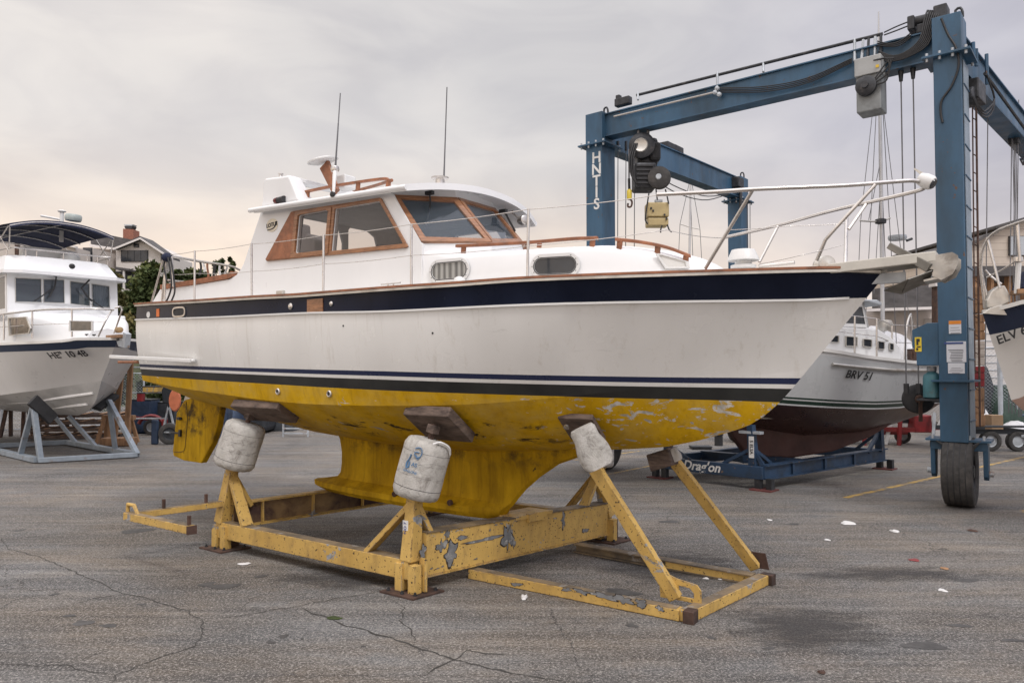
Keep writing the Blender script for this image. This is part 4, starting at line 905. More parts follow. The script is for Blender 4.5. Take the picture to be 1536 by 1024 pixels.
c = B.P(1236, 397, .16); mb = MB(); mb.lathe([(.07, -.08), (.08, -.03), (.045, .0), (.045, .04), (.075, .055), (.07, .08), (.0, .09)], c+UP*.0, B.u*.7+B.n, 18); mb.box(c-UP*.04-B.n*.05, (.15, .12, .10), B.u, B.n); mb.build('windlass', M['alu'], yacht, auto=40)
c = B.P(1115, 398, -.1); mb = MB(); mb.lathe([(.12, 0), (.12, .03), (.08, .04), (.08, .07), (.15, .075), (.145, .10), (.11, .18), (.0, .185)], c-UP*.03, UP, 24); mb.build('deck_ventilator', M['plastic'], yacht, auto=35)
mb = MB(); mb.tube([c+B.u*.15-UP*.02, c+B.u*.48-UP*.01], .018, 8); mb.build('hand_pump', M['steel'], yacht)
mb = MB(); P = [B.bs(s, -.35, z) for s, z in ((2.6, 3.1), (3.15, 3.1), (3.1, 3.19), (2.9, 3.215), (2.65, 3.19))]; mb.prism(P, -B.n*.3); mb.build('canvas_bag', M['navy'], yacht, bevel=.03)
# ================================================================ YELLOW CRADLE
F1, F2, F3 = G(338, 822), G(618, 888), G(912, 810); F4 = F1+(F3-F2)*1.0
for f in (F1, F2, F3, F4): f.z = 0
eL = (F2-F1).normalized(); eC = (F3-F2).normalized(); eC1 = (F4-F1).normalized()
cradle = thing('boat_cradle', 'chipped yellow steel cradle under the large yacht, four corner feet', 'boat stand', (F1+F2+F3+F4)/4)
def fbar(name, p0, p1, w_, z0, z1, mat='ypaint', par=cradle, bev=.006, top=True, ends=True):
    a = Vector((p0.x, p0.y, (z0+z1)/2)); b = Vector((p1.x, p1.y, (z0+z1)/2)); mb = MB(); mb.bar(a, b, w_, z1-z0); o = mb.build(name, M[mat], par, bevel=bev)
    if top:
        mb = MB(); d_ = (b-a).normalized()*.03; up = Vector((0, 0, (z1-z0)/2+.002)); mb.bar(a+d_+up, b-d_+up, w_*.86, .003); mb.build('worn_top', M['ytop'], o)
    return o
fbar('long_beam', F1-eL*.10, F2+eL*.02, .15, .14, .335)
fbar('long_beam', F4-eL*.10, F3+eL*.02, .15, .14, .335)
# deep front cross beam with slight taper + top plate and keel saddle
fc = F2+eC*.12; fe = F3-eC*.10
mb = MB(); mb.hexa([Vector((p.x, p.y, z))+sd for z in (0, 1) for p, sd in ()] or [
    fc-eL*.07+UP*.15, fe-eL*.07+UP*.11, fe+eL*.07+UP*.11, fc+eL*.07+UP*.15, fc-eL*.07+UP*.585, fe-eL*.07+UP*.50, fe+eL*.07+UP*.50, fc+eL*.07+UP*.585])
cb = mb.build('cross_beam', M['ypaint'], cradle, bevel=.006)
mb = MB(); mb.hexa([fc-eL*.085+UP*.587, fe-eL*.085+UP*.502, fe+eL*.085+UP*.502, fc+eL*.085+UP*.587, fc-eL*.085+UP*.60, fe-eL*.085+UP*.515, fe+eL*.085+UP*.515, fc+eL*.085+UP*.60]); mb.build('worn_top', M['ytop'], cb)
mb = MB(); mb.hexa([fc-eL*.085+UP*.137, fe-eL*.085+UP*.097, fe+eL*.085+UP*.097, fc+eL*.085+UP*.137, fc-eL*.085+UP*.15, fe-eL*.085+UP*.11, fe+eL*.085+UP*.11, fc+eL*.085+UP*.15]); mb.build('bottom_flange', M['ypaint'], cb)
m_ = fc.lerp(fe, .53); mb = MB(); mb.box(m_-eL*.08+UP*.545, (.62, .34, .045), eC, eL); mb.build('keel_saddle', M['ypaint'], cradle, bevel=.005)
mb = MB(); mb.box(m_+eC*.03+eL*.085+UP*.53, (.30, .05, .10), eC, eL); mb.build('saddle_lip', M['ypaint'], cradle, bevel=.005)
# rear cross beam, an I section running out past the corner
rc0 = F1+eC1*.10; rc1 = F4-eC1*.05
def zc_(t): return .40
mb = MB(); mb.bar(rc0+UP*.55, rc1+UP*.55, .14, .022); mb.bar(rc0+UP*.255, rc1+UP*.255, .14, .022); mb.bar(rc0+UP*.40-eL*.0, rc1+UP*.40, .02, .27)
rb = mb.build('rear_cross_beam', M['ypaint'], cradle)
mb = MB(); mb.bar(rc0+UP*.40+eL*.013, rc1+UP*.40+eL*.013, .004, .25); mb.build('beam_web', M['rustweb'] if 'rustweb' in M else pmat('rusty stained web', (.20, .13, .06), .8, 0, .4, 2, .3, 30, dirt=((.05, .025, .02), 1.6, .42, .6)), rb)
for t in (.12, .36, .62): mb = MB(); p = rc0.lerp(rc1, t); mb.bar(p+UP*.27+eL*.035, p+UP*.54+eL*.035, .05, .025, eC1); mb.build('stiffener', M['ypaint'], rb)
P0 = F1-eC1*1.14; P0.z = 0
o = fbar('outrigger_rail', rc0+eL*0, P0, .09, .53, .60)
P1 = P0+eL*1.27
o2 = fbar('outrigger_arm', P0-eL*.04, P1, .09, .525, .61)
for p, nm in ((P0.lerp(F1, .34), 'peg'), (P0.lerp(F1, .78), 'peg'), (P1-eL*.05, 'peg')):
    mb = MB(); mb.bar(p+UP*.60, p+UP*.71, .03, .03, eL); mb.build(nm, M['rust'], o2)
mb = MB(); p = P0+UP*.60; mb.tube([p-eL*.02, p-eL*.02+UP*.10, p+eL*.12+UP*.10, p+eL*.20+UP*.0], .022, 6); mb.build('lifting_eye', M['ypaint'], o2)
mb = MB(); mb.box(P1+UP*.565, (.02, .10, .09), eL, eC1); mb.build('end_cap', M['rust'], o2)
M['bare'] = pmat('bare scratched steel', (.22, .23, .24), .45, .4, .35, 8, .2, 25, dirt=((.45, .45, .43), 7, .55, .62)); M['edge'] = pmat('dark chip edge', (.03, .022, .018), .8)
def flake_on(o, nrm, px, py, w_, h_, seed, par, name='bare_patch', ax=None):
    """a peeled patch: jagged bare metal with a dark broken rim, lying on the steel face"""
    rr = random.Random(seed); q = ray(px, py); cam_ = Vector((0, 0, CH)); k = (o-cam_).dot(nrm)/q.dot(nrm); c = cam_+q*k; sc_ = c.y/F; x_ = UP.cross(nrm).normalized(); a, b = w_*sc_/max(.25, abs(x_.x)), h_*sc_; n = 26; out_ = nrm if nrm.dot(cam_-c) > 0 else -nrm
    ph = [rr.uniform(0, 6.3) for _ in range(3)]; R1 = []
    for i in range(n): t = 2*math.pi*i/n; r = 1+.25*math.sin(2*t+ph[0])+.22*math.sin(5*t+ph[1])+rr.uniform(-.28, .28); R1.append((a*r*math.cos(t), b*r*math.sin(t)))
    for e, m_, nm, s_ in ((.0022, 'edge', 'chip_rim', 1.0), (.0034, 'bare', name, .86)):
        mb = MB(); P = [c+x_*u*s_+UP*v*s_+x_*rr.uniform(-.004, .004)+out_*e for u, v in R1]; mb.add(P+[c+out_*e], [(i, (i+1) % n, n) for i in range(n)]); mb.build(nm, M[m_], par)
fo = fc+eL*.07; nF = UP.cross(eC).normalized(); nF = nF if nF.dot(eL) > 0 else -nF
for i, (x, y, a, b) in enumerate(((677, 829, 9, 15), (663, 818, 7, 9), (634, 828, 4, 11), (761, 806, 7, 19), (729, 808, 24, 3.2), (693, 806, 9, 3), (845, 779, 3, 11), (878, 795, 5, 4), (671, 801, 3, 7), (770, 812, 3, 9))): flake_on(fo, nF, x, y, a, b, i, cb)
for i in range(34):
    x = random.uniform(640, 900); yt = lerp(800, 754, (x-634)/270); yb = lerp(858, 798, (x-634)/270); flake_on(fo, nF, x, random.choice((random.uniform(yt, yb), yb-random.uniform(0, 5), yt+random.uniform(0, 5))), random.uniform(.5, 2.6), random.uniform(.5, 1.5), 50+i, cb, 'paint_chip')
# feet: plate, bolts, uprights
def foot(f, h_=.15):
    mb = MB(); mb.box(f+UP*.011, (.46, .40, .022), eL, eC); fp = mb.build('base_plate', M['rust'], cradle, bevel=.004)
    for a, b in ((-.09, -.05), (.10, -.06)):
        mb = MB(); p = f+eL*a+eC*b; mb.bar(p+UP*.022, p+UP*.30, .10, .10, eL); mb.build('foot_leg', M['ypaint'], cradle, bevel=.004)
    mb = MB(); mb.bar(f+eC*.09+UP*.022, f+eC*.09+UP*.26, .14, .10, eL); mb.build('foot_leg', M['rust'], cradle, bevel=.004)
    for a, b in ((-.17, -.14), (.03, -.15), (.17, -.12), (-.17, .14), (.17, .14)):
        mb = MB(); mb.lathe([(.022, 0), (.022, .012), (.013, .014), (.013, .03), (.0, .031)], f+eL*a+eC*b+UP*.022, UP, 6); mb.build('bolt', M['grime'], fp)
for f in (F1, F2, F3, F4): foot(f)
# corner towers: post, raking braces, screw socket
def tower(f, apex, b1, b2, w_=.13):
    a = Vector(apex); mb = MB(); mb.bar(f+UP*.32, a, .17, .15, eL, .12, .12); t = mb.build('tower_post', M['ypaint'], cradle, bevel=.006)
    for b in (b1, b2):
        if b is None: continue
        mb = MB(); mb.bar(b, a-UP*.03, w_, .055, UP, w_*.8); mb.build('brace', M['ypaint'], t, bevel=.005)
    return t
A1 = Vector((F1.x+.07, F1.y+.0, .97)); A2 = Vector((F2.x+.02, F2.y+.02, .95)); A3 = F3-eC*.12-eL*.05+UP*.95; A4 = F4+UP*.95
tower(F1-eL*.06, A1, F1+eL*.44+UP*.33, F1+eC1*.3+UP*.5, .15)
tower(F2-eL*.02, A2, F2-eL*.62+UP*.33, F2+eC*.25+UP*.5)
tower(F3, A3, F3-eL*.62+UP*.33, F3-eC*.5+UP*.5)
tower(F4, A4, F4+eL*.5+UP*.33, None)
mb = MB(); p = F2+eC*.13+UP*.22+eL*.08; mb.bar(F2+eL*.13+eC*.02+UP*.03, F2+eL*.13+eC*.02+UP*.36, .10, .03, eC); mb.build('corner_plate', M['ypaint'], cradle, bevel=.004)
mb = MB(); nn = -eC; ps = F2.lerp(A2, .52)+UP*.16-eC*.073-eL*.03; mb.box(ps, (.07, .004, .15), eL, eC, UP); mb.build('sticker', M['plastic'], cradle)
t = text_mb('NO 7', .05, ps-eC*.004, UP, -eL, .001); t.build('sticker_lettering', pmat('blue ink', (.03, .05, .2), .6), cradle)
def head(a, d_, jl=.64, padc=None, padsz=(.62, .42, .09), padn=None, padx=None, jr=.245, label='', jug=True):
    """screw head on a tower: collar, threaded rod, timber pad; and the white drum pulled over it"""
    a = Vector(a); d_ = Vector(d_).normalized()
    mb = MB(); mb.lathe([(.075, 0), (.075, .05), (.10, .055), (.10, .085), (.07, .09), (.07, .15), (.0, .15)], a-d_*.04, d_, 12); c = mb.build('screw_collar', M['ypaint'], cradle, auto=35)
    L2 = (Vector(padc)-a).length if padc else jl+.2
    mb = MB(); mb.tube([a+d_*.1, a+d_*(L2-.02)], .032, 8); mb.build('screw_rod', M['rust'], c, auto=60)
    mb = MB(); mb.bar(a+d_*(jl+.02), a+d_*(L2-.03), .10, .10, eL); mb.build('post_block', M['wood_pad'], c, bevel=.006)
    if padc:
        mb = MB(); mb.box(Vector(padc), padsz, padx, None, padn); mb.build('timber_pad', M['wood_pad'], cradle, bevel=.012)
def drum(a, d_, ln, r, label, seed, mark=False):
    a = Vector(a); d_ = Vector(d_).normalized(); rr = random.Random(seed); x = d_.cross(UP).normalized() if abs(d_.z) < .999 else Vector((1, 0, 0))
    x = (B.u-d_*B.u.dot(d_)).normalized(); y = d_.cross(x); mb = MB(); g = []; n = 48
    prof = [(.30, .0), (.62, .005), (.86, .02), (.96, .06), (1.0, .12), (.99, .2), (1.0, .25), (1.0, .34), (1.0, .42), (1.0, .5), (1.0, .58), (1.0, .66), (1.0, .74), (.995, .81), (.985, .88), (.94, .94), (.84, .975), (.6, .99), (.36, 1.0)]
    for q, h in prof:
        row = []
        for k in range(n):
            an = 2*math.pi*k/n; w_ = 1+.014*math.sin(3*an+seed)*(1+h)+.006*math.sin(7*an+h*9+seed)+.004*math.sin(13*an+h*23)
            pl = 1-(.05*abs(math.sin(6*an)) if (h < .08 or h > .93) else 0)
            row.append(a+d_*(h*ln+.004*math.sin(2*an+seed))+(x*math.cos(an)+y*math.sin(an))*r*q*w_*pl)
        g.append(row)
    mb.grid(g, closed=True); mb.add(g[0], [tuple(range(n))]); mb.add(g[-1], [tuple(range(n))]); root = thing('plastic_drum', label, 'drum', a, 'white drums over the screw heads')
    mb.build('drum_body', M['drum'], root, auto=60)
    for h in (.2, .40, .60, .785):
        mb = MB(); P = []
        for k in range(n):
            an = 2*math.pi*k/n; w_ = 1+.014*math.sin(3*an+seed)*(1+h)+.006*math.sin(7*an+h*9+seed)+.004*math.sin(13*an+h*23); P.append(a+d_*(h*ln+.004*math.sin(2*an+seed))+(x*math.cos(an)+y*math.sin(an))*r*.993*w_)
        mb.tube(P, .0024, 4, closed=True); mb.build('strap', M['grime'], root)
    return root, a, d_, x, y
m = MT('grubby white drum plastic'); c0 = m.co()
c = m.mix(m.ramp(m.noise(c0, 5, 6, .65), .3, .7), (.38, .365, .335), (.56, .54, .505)); c = m.mix(m.ramp(m.noise(m.co(loc=(1, 2, 3)), 8, 8, .78, .6), .50, .66, 0, .75), c, (.16, .14, .12))
m.inp('Base Color', c); m.inp('Roughness', .75); m.bump(m.noise(c0, 7, 8, .75, .5), .9, .03); M['drum'] = m.m
tilt = lambda px0, py0, px1, py1, Y: (at(px1, py1, Y)-at(px0, py0, Y)).normalized()
Y1 = A1.y; d1 = tilt(352, 712, 378, 632, Y1); d2 = tilt(634, 752, 660, 656, A2.y)
def pad_at(x, y, v): return B.P(x, y, v)
p_, n_, q_ = bottom_hit(400, 611, .05); print('pad1', q_)
head(A1, d1, .66, p_, (.92, .36, .11), padn=-n_, padx=B.u)
r1 = drum(A1+d1*.04, d1, .60, .252, 'smooth white drum on the stern corner post of the yellow cradle, plain front', 1)
p_, n_, q_ = bottom_hit(661, 628, .06); print('pad2', q_)
head(A2, d2, .66, p_, (.62, .50, .12), padn=-n_, padx=B.u)
r2 = drum(A2+d2*.0, d2, .62, .245, 'white drum with blue ink marks and a wire handle, above the near corner foot', 2)
# marks and handle
root, a, dd, x, y = r2; toc = (Vector((0, 0, CH))-a); toc = (toc-dd*toc.dot(dd)).normalized(); sdv = dd.cross(toc).normalized()
def ond(u, h, e=.004): return a+dd*h+(toc*math.cos(u)+sdv*math.sin(u))*(.247+e)
M['ink'] = pmat('blue ink marks', (.08, .17, .30), .7, 0, .3, 12)
sg_ = -1 if sdv.dot(Vector((1, 0, 0))) > 0 else 1
def stroke(pts, r=.009):
    mb = MB(); P = arcpts([ond(sg_*u, h, .002) for u, h in pts], 14); mb.tube(P, r, 5); mb.build('ink_mark', M['ink'], root)
stroke([(.50, .52), (.30, .54), (.18, .50), (.22, .45), (.40, .44), (.48, .48), (.30, .49)], .006)
stroke([(.40, .46), (.30, .42), (.20, .46)], .005)
root.name; stroke([(.62, .45), (.66, .40), (.74, .36), (.70, .31), (.60, .33), (.62, .38)], .009)
for nm, u, h, sz in (('AS', .36, .36, .055), ('GALLONS', .46, .285, .035)):
    p = ond(sg_*u, h, .006); rd = (p-(a+dd*h)).normalized(); tm = text_mb(nm, sz, p, dd.cross(rd) if dd.cross(rd).x > 0 else rd.cross(dd), dd, .001); tm.build('ink_lettering', M['ink'], root)
mb = MB(); mb.tube(arcpts([ond(-sg_*.2, .60, -.05), ond(-sg_*.5, .635, -.02), ond(-sg_*.9, .60, .01), ond(-sg_*1.1, .53, .012)], 14), .012, 6); mb.build('handle', M['plastic'], root, auto=60)
head(A3, UP+B.u*.1, .66, None); drum(A3+UP*.02, UP*1+eC*.05, .42, .20, 'stained drum on the far front corner post, mostly hidden behind a folded one', 3)
head(A4, UP, .66, B.bs(-2.7, -.85, 1.62), (.6, .4, .1), padn=UP, padx=B.u); drum(A4+UP*.07, UP, .58, .22, 'drum on the hidden far stern post behind the keel', 4)
# ================================================================ BOW PROP FRAME
Gq = [G(702, 868), G(1036, 936), G(1153, 878), G(868, 826)]
prop = thing('prop_frame', 'low yellow frame on the ground with two long raking props under the bow', 'boat stand', (Gq[0]+Gq[1]+Gq[2]+Gq[3])/4)
e1 = (Gq[1]-Gq[0]).normalized(); e2 = (Gq[2]-Gq[1]).normalized(); e3 = (Gq[2]-Gq[3]).normalized()
def gbar(nm, p, q, w_=.12, h_=.10, off=Vector((0, 0, 0))):
    o = fbar(nm, p+off, q+off, w_, .004, h_, par=prop); return o
n1 = Vector((-e1.y, e1.x, 0)); n2 = Vector((-e2.y, e2.x, 0)); n3 = Vector((-e3.y, e3.x, 0))
gbar('side_rail', Gq[0], Gq[1]-e1*.11, .12, .105, n1*.06); gbar('end_rail', Gq[1], Gq[2], .12, .106, n2*.06)
mb = MB(); mb.bar(Gq[3]+UP*.10-n3*.05, Gq[2]+UP*.10-e3*.14-n3*.05, .13, .014); mb.bar(Gq[3]+UP*.012-n3*.05, Gq[2]+UP*.012-e3*.14-n3*.05, .13, .014); mb.bar(Gq[3]+UP*.055-n3*.05, Gq[2]+UP*.055-e3*.14-n3*.05, .014, .075); o = mb.build('side_rail', M['ytop'], prop)
q0 = Gq[3].lerp(Gq[2], .52); mb = MB(); mb.bar(q0+UP*.055-n3*.09, Gq[2]+UP*.055-e3*.14-n3*.09, .014, .085); mb.build('rail_web', M['ypaint'], o)
for p, e_ in ((Gq[1], e1), (Gq[2], e2)):
    mb = MB(); mb.box(p+UP*.055+n1*.05-e1*.02, (.10, .13, .112), e_); mb.build('corner_block', M['rust'], prop, bevel=.004)
def bracket(p, ex):
    mb = MB(); nn = UP.cross(ex).normalized(); C = lambda a, b: p+ex*a+UP*b-nn*.01
    mb.prism([C(-.16, .10), (C(-.18, .34)), C(-.12, .34), C(.0, .30), C(.20, .27), C(.24, .22), C(.24, .10)], nn*.02, [[C(.03, .14), C(.02, .24), C(.13, .23), C(.17, .19), C(.17, .14)]])
    b = mb.build('foot_bracket', M['ypaint'], prop, bevel=.003)
    for a, q in ((-.13, .28), (-.02, .16)): mb = MB(); mb.lathe([(.022, 0), (.022, .012), (.012, .02), (.0, .02)], C(a, q)-nn*.003, -nn if nn.y > 0 else nn, 6); mb.build('bolt', M['grime'], b)
b1_ = G(1014, 916); b2_ = G(1136, 868)
bracket(b1_+n1*.02, e1)
mb = MB(); p = b2_+e2*.06; nn = n2; mb.prism([p-e1*.12+UP*.10, p-e1*.12+UP*.27, p+e1*.06+UP*.27, p+e1*.10+UP*.10], n1*.02); mb.build('foot_bracket', M['rust'], prop, bevel=.003)
def prop_leg(p, top, w_=.12):
    mb = MB(); d_ = (top-p).normalized(); sd = d_.cross(UP).normalized()
    mb.bar(p, top, w_, .085, B.n); return mb.build('prop_leg', M['ypaint'], prop, bevel=.006)
s_, _, z_ = B.px(893, 703, .72); T1 = B.bs(s_, .72, z_); s_, _, z_ = B.px(1012, 692, -.35); T2 = B.bs(s_, -.35, z_)
prop_leg(b1_+UP*.12, T1); prop_leg(b2_+UP*.12-e1*.02, T2, .11)
fo2 = Gq[0]-n1*.0
sr = [c for c in prop.children if c.name.startswith('side_rail')][0]
for i, (x, y, a, b) in enumerate(((905, 893, 18, 5), (935, 899, 14, 6), (962, 905, 9, 6), (872, 887, 9, 4), (775, 876, 8, 3), (850, 884, 6, 3), (990, 912, 5, 4))): flake_on(fo2, n1, x, y, a, b, 200+i, sr)
# folded drum and pad on the near prop, pad and block on the far one
dT = (B.P(872, 640, .72)-T1); c = B.P(880, 641, .80)
mb = MB(); p_, n_, q_ = bottom_hit(873, 636, .04); print('pad3', q_); mb.box(p_, (.40, .36, .07), B.u-B.n*.0, None, -n_); mb.build('pad_plate', M['wood_pad'], prop, bevel=.01)
mb = MB(); mb.tube([T1, p_], .045, 8); C3 = p_+n_*.04; X3 = (B.u-n_*B.u.dot(n_)).normalized(); Y3 = n_.cross(X3); mb.build('screw_rod', M['rust'], prop)
for x, y in ((-.12, .1), (.13, .08)):
    mb = MB(); mb.lathe([(.03, 0), (.03, .02), (0, .022)], C3+X3*x+Y3*y, n_, 8); mb.build('bolt', M['steel'], prop)
def folded(root_label, P, Q, wd, th, seed, mat='drum'):
    """a drum squashed flat over the prop: two lobes with a crease"""
    P, Q = Vector(P), Vector(Q); d_ = (Q-P); ln = d_.length; d_.normalize(); toc = (Vector((0, 0, CH))-P); toc = (toc-d_*toc.dot(d_)).normalized(); sd = d_.cross(toc); g = []
    for i in range(15):
        t = i/14; ew = wd*(.78+.22*math.sin(math.pi*min(1, t*1.25+.12))) * (1 if .04 < t < .96 else .86); row = []
        for k in range(28):
            an = 2*math.pi*k/28; cx = math.copysign(abs(math.cos(an))**.7, math.cos(an)); cy = math.copysign(abs(math.sin(an))**.6, math.sin(an))
            cr = 1-.35*math.exp(-((cx+.15)/.12)**2)*(cy > 0); row.append(P+d_*(t*ln)+sd*cx*ew/2+toc*cy*cr*th/2*(1+.05*math.sin(7*t+k)))
        g.append(row)
    r = thing('plastic_drum', root_label, 'drum', P, 'white drums over the screw heads'); mb = MB(); mb.grid(g, closed=True); mb.add(g[0]+g[-1], [tuple(range(28)), tuple(range(55, 27, -1))]); mb.build('drum_body', M[mat], r, bevel=.012, auto=50)
    return r
folded('squashed creased white drum folded over the top of the near bow prop', B.P(901, 699, .90), B.P(872, 641, 1.0), .32, .20, 5)
folded('small white drum scrap beside the dark block on the far bow prop', B.P(1016, 690, -.32), B.P(1008, 672, -.30), .13, .2, 6)
mb = MB(); c = B.P(996, 688, -.28); mb.box(c, (.26, .26, .18), B.u+UP*.35, None, UP-B.u*.3); mb.build('timber_pad', M['wood_pad'], prop, bevel=.012)
mb = MB(); mb.tube([B.P(1012, 692, -.35), B.P(1003, 672, -.30)], .035, 8); mb.build('screw_rod', M['rust'], prop)
# ================================================================ TRAVEL LIFT
Ya = 12.2; PA = Vector(((1433-768)/F*Ya, Ya, 0)); Yb = 16.6; PB = Vector(((902-768)/F*Yb, Yb, 0)); Yc = 22.5; PC = Vector(((1109-768)/F*Yc, Yc, 0)); PD = Vector((13.0, 18.1, 0))
lift = thing('travel_lift', 'tall blue steel gantry boat hoist on rubber wheels behind the yacht', 'boat lift', (PA+PB+PC+PD)/4)
aB = (PB-PA).normalized(); aC = (PC-PB).normalized(); aD = (PD-PA).normalized()
ZT_ = 7.95
def post(p, xd, yd, wx, wy, z0, z1):
    mb = MB(); mb.box(p+UP*((z0+z1)/2), (wx, wy, z1-z0), xd, yd-xd*yd.dot(xd)); o = mb.build('post', M['blue'], lift, bevel=.01)
    return o
def facing(xd): n = Vector((xd.y, -xd.x, 0)); return n if n.y < 0 else -n
fA = facing(aB)
pa = post(PA, -aB, aD, .40, .52, 1.06, 7.42); pb = post(PB, -aB, aC, .42, .55, .9, 7.25); pc = post(PC, -aB, aC, .42, .55, .9, 7.35); pd = post(PD, -aB, aD, .42, .5, .9, 7.4)
# side channel with rungs on the near post, the lighter face
q = PA-aB*.24+aD*.0
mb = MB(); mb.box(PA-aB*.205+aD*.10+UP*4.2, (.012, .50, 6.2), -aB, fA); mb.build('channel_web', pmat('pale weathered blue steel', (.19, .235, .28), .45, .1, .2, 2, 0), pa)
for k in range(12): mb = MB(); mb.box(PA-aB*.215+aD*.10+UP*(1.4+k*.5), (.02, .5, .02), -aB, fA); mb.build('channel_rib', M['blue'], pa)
def cap(p, xd, yd, z0, z1, wx, wy):
    mb = MB(); mb.box(p+UP*((z0+z1)/2), (wx, wy, z1-z0), xd, yd-xd*yd.dot(xd)); o = mb.build('post_head', M['blue'], lift, bevel=.008)
    mb = MB(); mb.box(p+UP*(z0-.02), (wx+.28, wy+.22, .035), xd, yd-xd*yd.dot(xd)); f = mb.build('flange', M['blue'], o, bevel=.004)
    for a in (-1, -.33, .33, 1):
        for b in (-1, 1):
            mb = MB(); pp = p+xd*a*(wx/2+.07)+fA*b*(wy/2+.06); mb.tube([pp+UP*(z0-.09), pp+UP*(z0+.05)], .022, 6); mb.build('bolt', M['galv'], f)
    mb = MB(); mb.tube(arcpts([p+xd*.1+UP*z1, p+xd*.1+UP*(z1+.14), p+xd*.17+UP*(z1+.16), p+xd*.2+UP*(z1+.08), p+xd*.2+UP*z1], 10), .022, 6); mb.build('lifting_eye', M['grime'], o)
    return o
cA = cap(PA, -aB, aD, 7.42, 8.07, .42, .54); cB = cap(PB, -aB, aC, 7.25, 7.95, .44, .56); cC = cap(PC, -aB, aC, 7.32, 8.02, .44, .56); cap(PD, -aB, aD, 7.4, 8.05, .44, .5)
def beam(name, a, b, za, zb, h_, w_, mat='blue'):
    d_ = (b-a).normalized(); a = a+d_*.22; b = b-d_*.22; mb = MB(); a2 = a+UP*(za-h_/2); b2 = b+UP*(zb-h_/2); mb.bar(a2, b2, w_*.72, h_-.03); o = mb.build(name, M[mat], lift)
    for s_, nm in ((h_/2-.012, 'top_flange'), (-h_/2+.012, 'bottom_flange')): mb = MB(); mb.bar(a2+UP*s_, b2+UP*s_, w_, .024); mb.build(nm, M[mat], o)
    return o
bAB = beam('top_beam', PA, PB, 7.92, 7.92, .52, .34); bBC = beam('top_beam', PB, PC, 7.82, 7.98, .60, .34); bAD = beam('top_beam', PA, PD, 7.85, 7.85, .62, .36)
m = MT('pale sky lit lift paint'); 
mb = MB(); o2 = -fA
# lettering down the far left post
lp = PB+fA*.278+(-aB)*.07
for i, ch in enumerate('HNTIS'):
    c = at(0, 0, 1); yy = (237+i*17.4); pt_ = at(895-(i*.6), yy, lp.y); mb = text_mb(ch, .34, Vector((lp.x, lp.y, pt_.z)), Vector((1, 0, 0))*0+(-aB if (-aB).x > 0 else aB), UP, .004); mb.build('painted_letter', M['plastic'], pb)
# placards on the near post
def placard(px_, py_, w_, h_, cols, lines=6):
    base = PA+fA*.267; d_ = -aB if (-aB).x > 0 else aB; k = at(px_, py_, base.y); off = (k.x-base.x)/(d_.x-d_.y*k.x/k.y) if True else 0; c = base+d_*off; c.z = at(px_, py_, c.y).z
    mb = MB(); mb.box(c, (w_, .004, h_), d_, fA); o = mb.build('placard', M['paper'], pa)
    if cols: mb = MB(); mb.box(c+UP*h_*.36+fA*.003, (w_*.98, .003, h_*.27), d_, fA); mb.build('placard_header', cols, o)
    rr = random.Random(int(px_*7+py_)); y = h_*.17
    for k in range(lines):
        y -= h_*.62/lines; l_ = w_*rr.uniform(.45, .85); mb = MB(); mb.box(c+UP*y+fA*.003+d_*rr.uniform(-.05, .05)*w_, (l_, .002, h_*.025), d_, fA); mb.build('print_line', M['grime'], o)
M['paper'] = pmat('laminated placard', (.55, .56, .60), .4, 0, .05, 3, 0)
placard(1432.5, 490.5, .175, .21, pmat('orange warning header', (.65, .22, .02), .5), 3); placard(1434.5, 527.5, .275, .335, None, 8); placard(1434.5, 552, .235, .17, None, 4)
b_ = PA+fA*.272; 
mb = MB(); d_ = -aB if (-aB).x > 0 else aB; c = b_+UP*0; c.z = at(1434, 514.5, b_.y).z; c = c+d_*.02; mb.box(c, (.27, .003, .03), d_, fA); mb.build('placard_header', pmat('blue header', (.03, .06, .2), .5), pa)
mb = MB(); mb.box(PA+UP*2.05, (.60, .70, .03), -aB, aD-aB*aD.dot(aB)); mb.build('mid_flange', M['blue'], pa)
# control cabinet and gas cylinder on the inner side of the near post
u_ = aB if aB.x < 0 else -aB
cb_ = PA+u_*.40+fA*.06
mb = MB(); mb.prism([cb_+u_*a+UP*b-fA*.17 for a, b in ((-.20, 2.62), (.16, 2.62), (.16, 3.02), (.21, 3.10), (.18, 3.36), (-.05, 3.52), (-.20, 3.52))] if False else [cb_+u_*a+UP*z-fA*.17 for a, z in ((-.2, at(1400, 548, Ya).z), (.13, at(1400, 548, Ya).z), (.13, at(1400, 526, Ya).z), (.19, at(1400, 520, Ya).z), (.19, at(1400, 494, Ya).z), (-.04, at(1400, 484, Ya).z), (-.2, at(1400, 484, Ya).z))], fA*.34)
cab = mb.build('control_cabinet', M['blue'], lift, bevel=.01)
mb = MB(); mb.box(cb_+u_*.10+fA*.175+UP*at(1403, 516, Ya).z, (.10, .004, .24), u_, fA); lb = mb.build('yellow_label', pmat('yellow label', (.65, .48, .03), .5), cab)
for k, (a, z, w1, h1) in enumerate(((.0, .07, .05, .05), (.01, .02, .03, .06), (-.01, -.04, .055, .02), (.015, -.08, .03, .04))): mb = MB(); mb.box(cb_+u_*(.10+a)+fA*.179+UP*(at(1403, 516, Ya).z+z), (w1, .003, h1), u_, fA); mb.build('symbol', M['black'], lb)
z0 = at(1404, 598, Ya).z; gp = PA+u_*.34+fA*.05
mb = MB(); mb.lathe([(.0, 0), (.11, 0), (.135, .02), (.135, .33), (.12, .40), (.06, .445), (.045, .45), (.045, .50), (.0, .51)], gp+UP*z0, UP, 28)
gc = thing('gas_cylinder', 'teal gas cylinder on the bracket of the near lift post', 'gas cylinder', gp+UP*z0)
